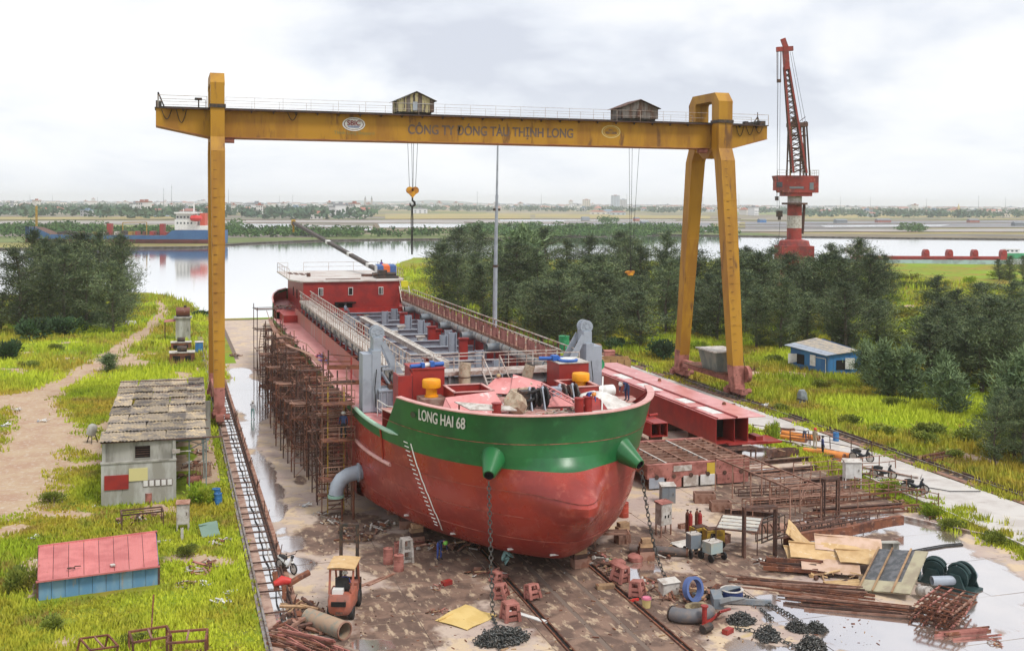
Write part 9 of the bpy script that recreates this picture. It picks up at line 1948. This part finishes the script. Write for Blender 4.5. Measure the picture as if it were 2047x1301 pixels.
part(MB().tube((0,0,12.6),(0,0,hz_(455)),1.5,20).tube((0,0,hz_(430)),(0,0,hz_(408)),1.48,20),'column',CR,hc,smooth=40); part(MB().tube((0,0,hz_(455)),(0,0,hz_(430)),1.5,20).tube((0,0,hz_(404)),(0,0,hz_(389)),1.45,20),'white_band',K['dirtywhite'],hc,smooth=40)
part(MB().tube((0,0,hz_(408)),(0,0,hz_(404)),2.6,20),'ring_platform',K['rustdk'],hc); part(MB().tube((1.6,-.3,14),(1.9,-.3,20),.3,8),'cable_duct',K['rustdk'],hc)
ch=part(MB().add([(hx(1556),-2.2,hz_(384)),(hx(1628),-2.2,hz_(384)),(hx(1628),3,hz_(384)),(hx(1556),3,hz_(384)),(hx(1546),-2.2,hz_(350)),(hx(1628),-2.2,hz_(350)),(hx(1628),3,hz_(350)),(hx(1546),3,hz_(350))],[(3,2,1,0),(4,5,6,7),(0,1,5,4),(1,2,6,5),(2,3,7,6),(3,0,4,7)]).bb(hx(1562),hx(1616),-2,2.6,hz_(391),hz_(384)),'machine_house',CR,hc)
part(MB().bb(hx(1541),hx(1557),-2.6,-.4,hz_(380),hz_(362)),'cab',CR,ch); part(MB().bb(hx(1543),hx(1555),-2.66,-2.6,hz_(373),hz_(363)),'window',K['glass'],ch); part(MB().bb(hx(1610),hx(1618),-2.26,-2.2,hz_(378),hz_(364)).bb(hx(1570),hx(1598),-2.26,-2.2,hz_(376),hz_(372)),'door',K['greydk'],ch)
mb=MB(); rail_run(mb,[(hx(1546),-2.2,hz_(350)),(hx(1628),-2.2,hz_(350)),(hx(1628),3,hz_(350))],sp=1.5,r=.04); part(mb,'railing',K['dirtywhite'],ch)
for a,b_ in ((1573,1575),(1600,1600),(1612,1604)):
 for y in (-1.4,1.4): part(MB().beam((hx(a),y,hz_(350)),(hx(b_),y,hz_(242)),.28),'frame_post',K['machyellow'] if a < 1600 and y < 0 else K['rustdk'],hc)
mb=MB()
for z in (320,295,270,245): mb.beam((hx(1573),-1.4,hz_(z)),(hx(1604),-1.4,hz_(z)),.2); mb.beam((hx(1573),1.4,hz_(z)),(hx(1604),1.4,hz_(z)),.2); mb.beam((hx(1574),-1.4,hz_(z+10)),(hx(1602),-1.4,hz_(z-12)),.12)
part(mb,'frame_brace',K['rustdk'],hc); part(MB().bb(hx(1571),hx(1607),-1.6,1.6,hz_(252),hz_(244)).tube((hx(1580),0,hz_(238)),(hx(1584),0,hz_(238)),.6,10),'top_platform',K['rustdk'],hc)
A1,B1=Vector((hx(1588),-2.4,hz_(345))),Vector((hx(1553),-5.5,hz_(140))); cs=[(-.5,0),(.5,0)]
ws=(2.7,.9)
def J(t_,s_,u): w_=ws[0]+(ws[1]-ws[0])*t_; c=A1.lerp(B1,t_); return c+Vector((s_*w_/2,u*w_*.35,0))
mb=MB()
for s_ in (-1,1):
 for u in (-1,1): part(MB().beam(J(0,s_,u),J(1,s_,u),.36),'jib_chord',CR if u < 0 else K['rustdk'],hc)
for k in range(20):
 t0,t1=k/20,(k+1)/20
 for u in (-1,1): mb.beam(J(t0,-1,u),J(t1,1,u),.15); mb.beam(J(t0,1,u),J(t1,-1,u),.12)
 for s_ in (-1,1): mb.beam(J(t0,s_,-1),J(t1,s_,1),.08)
part(mb,'jib_lacing',K['rustdk'],hc,kind='stuff')
part(MB().beam(B1-(B1-A1)*.02,B1+Vector((hx(1549)-hx(1553),-.4,hz_(100)-hz_(140))),1.5,1.0),'jib_head',CR,hc); part(MB().beam((hx(1532),-6,hz_(106)),(hx(1564),-6,hz_(104)),.9).beam((hx(1551),-6,hz_(104)),(hx(1544),-6,hz_(85)),.9),'head_cross',CR,hc)
mb=MB()
for x0_,x1_,z1 in ((1534,1537,425),(1540,1541,420),(1536,1536,395)): mb.beam((hx(x0_),-6,hz_(108)),(hx(x1_),-6,hz_(z1)),.05)
mb.beam((hx(1560),-5.5,hz_(110)),(hx(1600),0,hz_(242)),.05); mb.beam((hx(1564),-5.5,hz_(110)),(hx(1606),0,hz_(242)),.05); mb.beam((hx(1606),1,hz_(244)),(hx(1612),1,hz_(352)),.25); mb.beam((hx(1543),-6,hz_(440)),(hx(1540),-6,hz_(490)),.05); part(mb,'rope',K['black'],hc)
part(MB().bb(hx(1536),hx(1547),-6.4,-5.6,hz_(432),hz_(420)).bb(hx(1539),hx(1544),-6.3,-5.7,hz_(438),hz_(432)),'hook_block',K['darksteel'],hc); part(MB().bb(hx(1533),hx(1539),-6.3,-5.7,hz_(400),hz_(392)),'ball_hook',K['darksteel'],hc); part(MB().bb(hx(1534),hx(1541),-6.4,-5.6,hz_(170),hz_(164)).beam((hx(1533),-6,hz_(110)),(hx(1534),-6,hz_(168)),.12).beam((hx(1541),-6,hz_(110)),(hx(1541),-6,hz_(168)),.12),'counter_frame',K['rustdk'],hc)
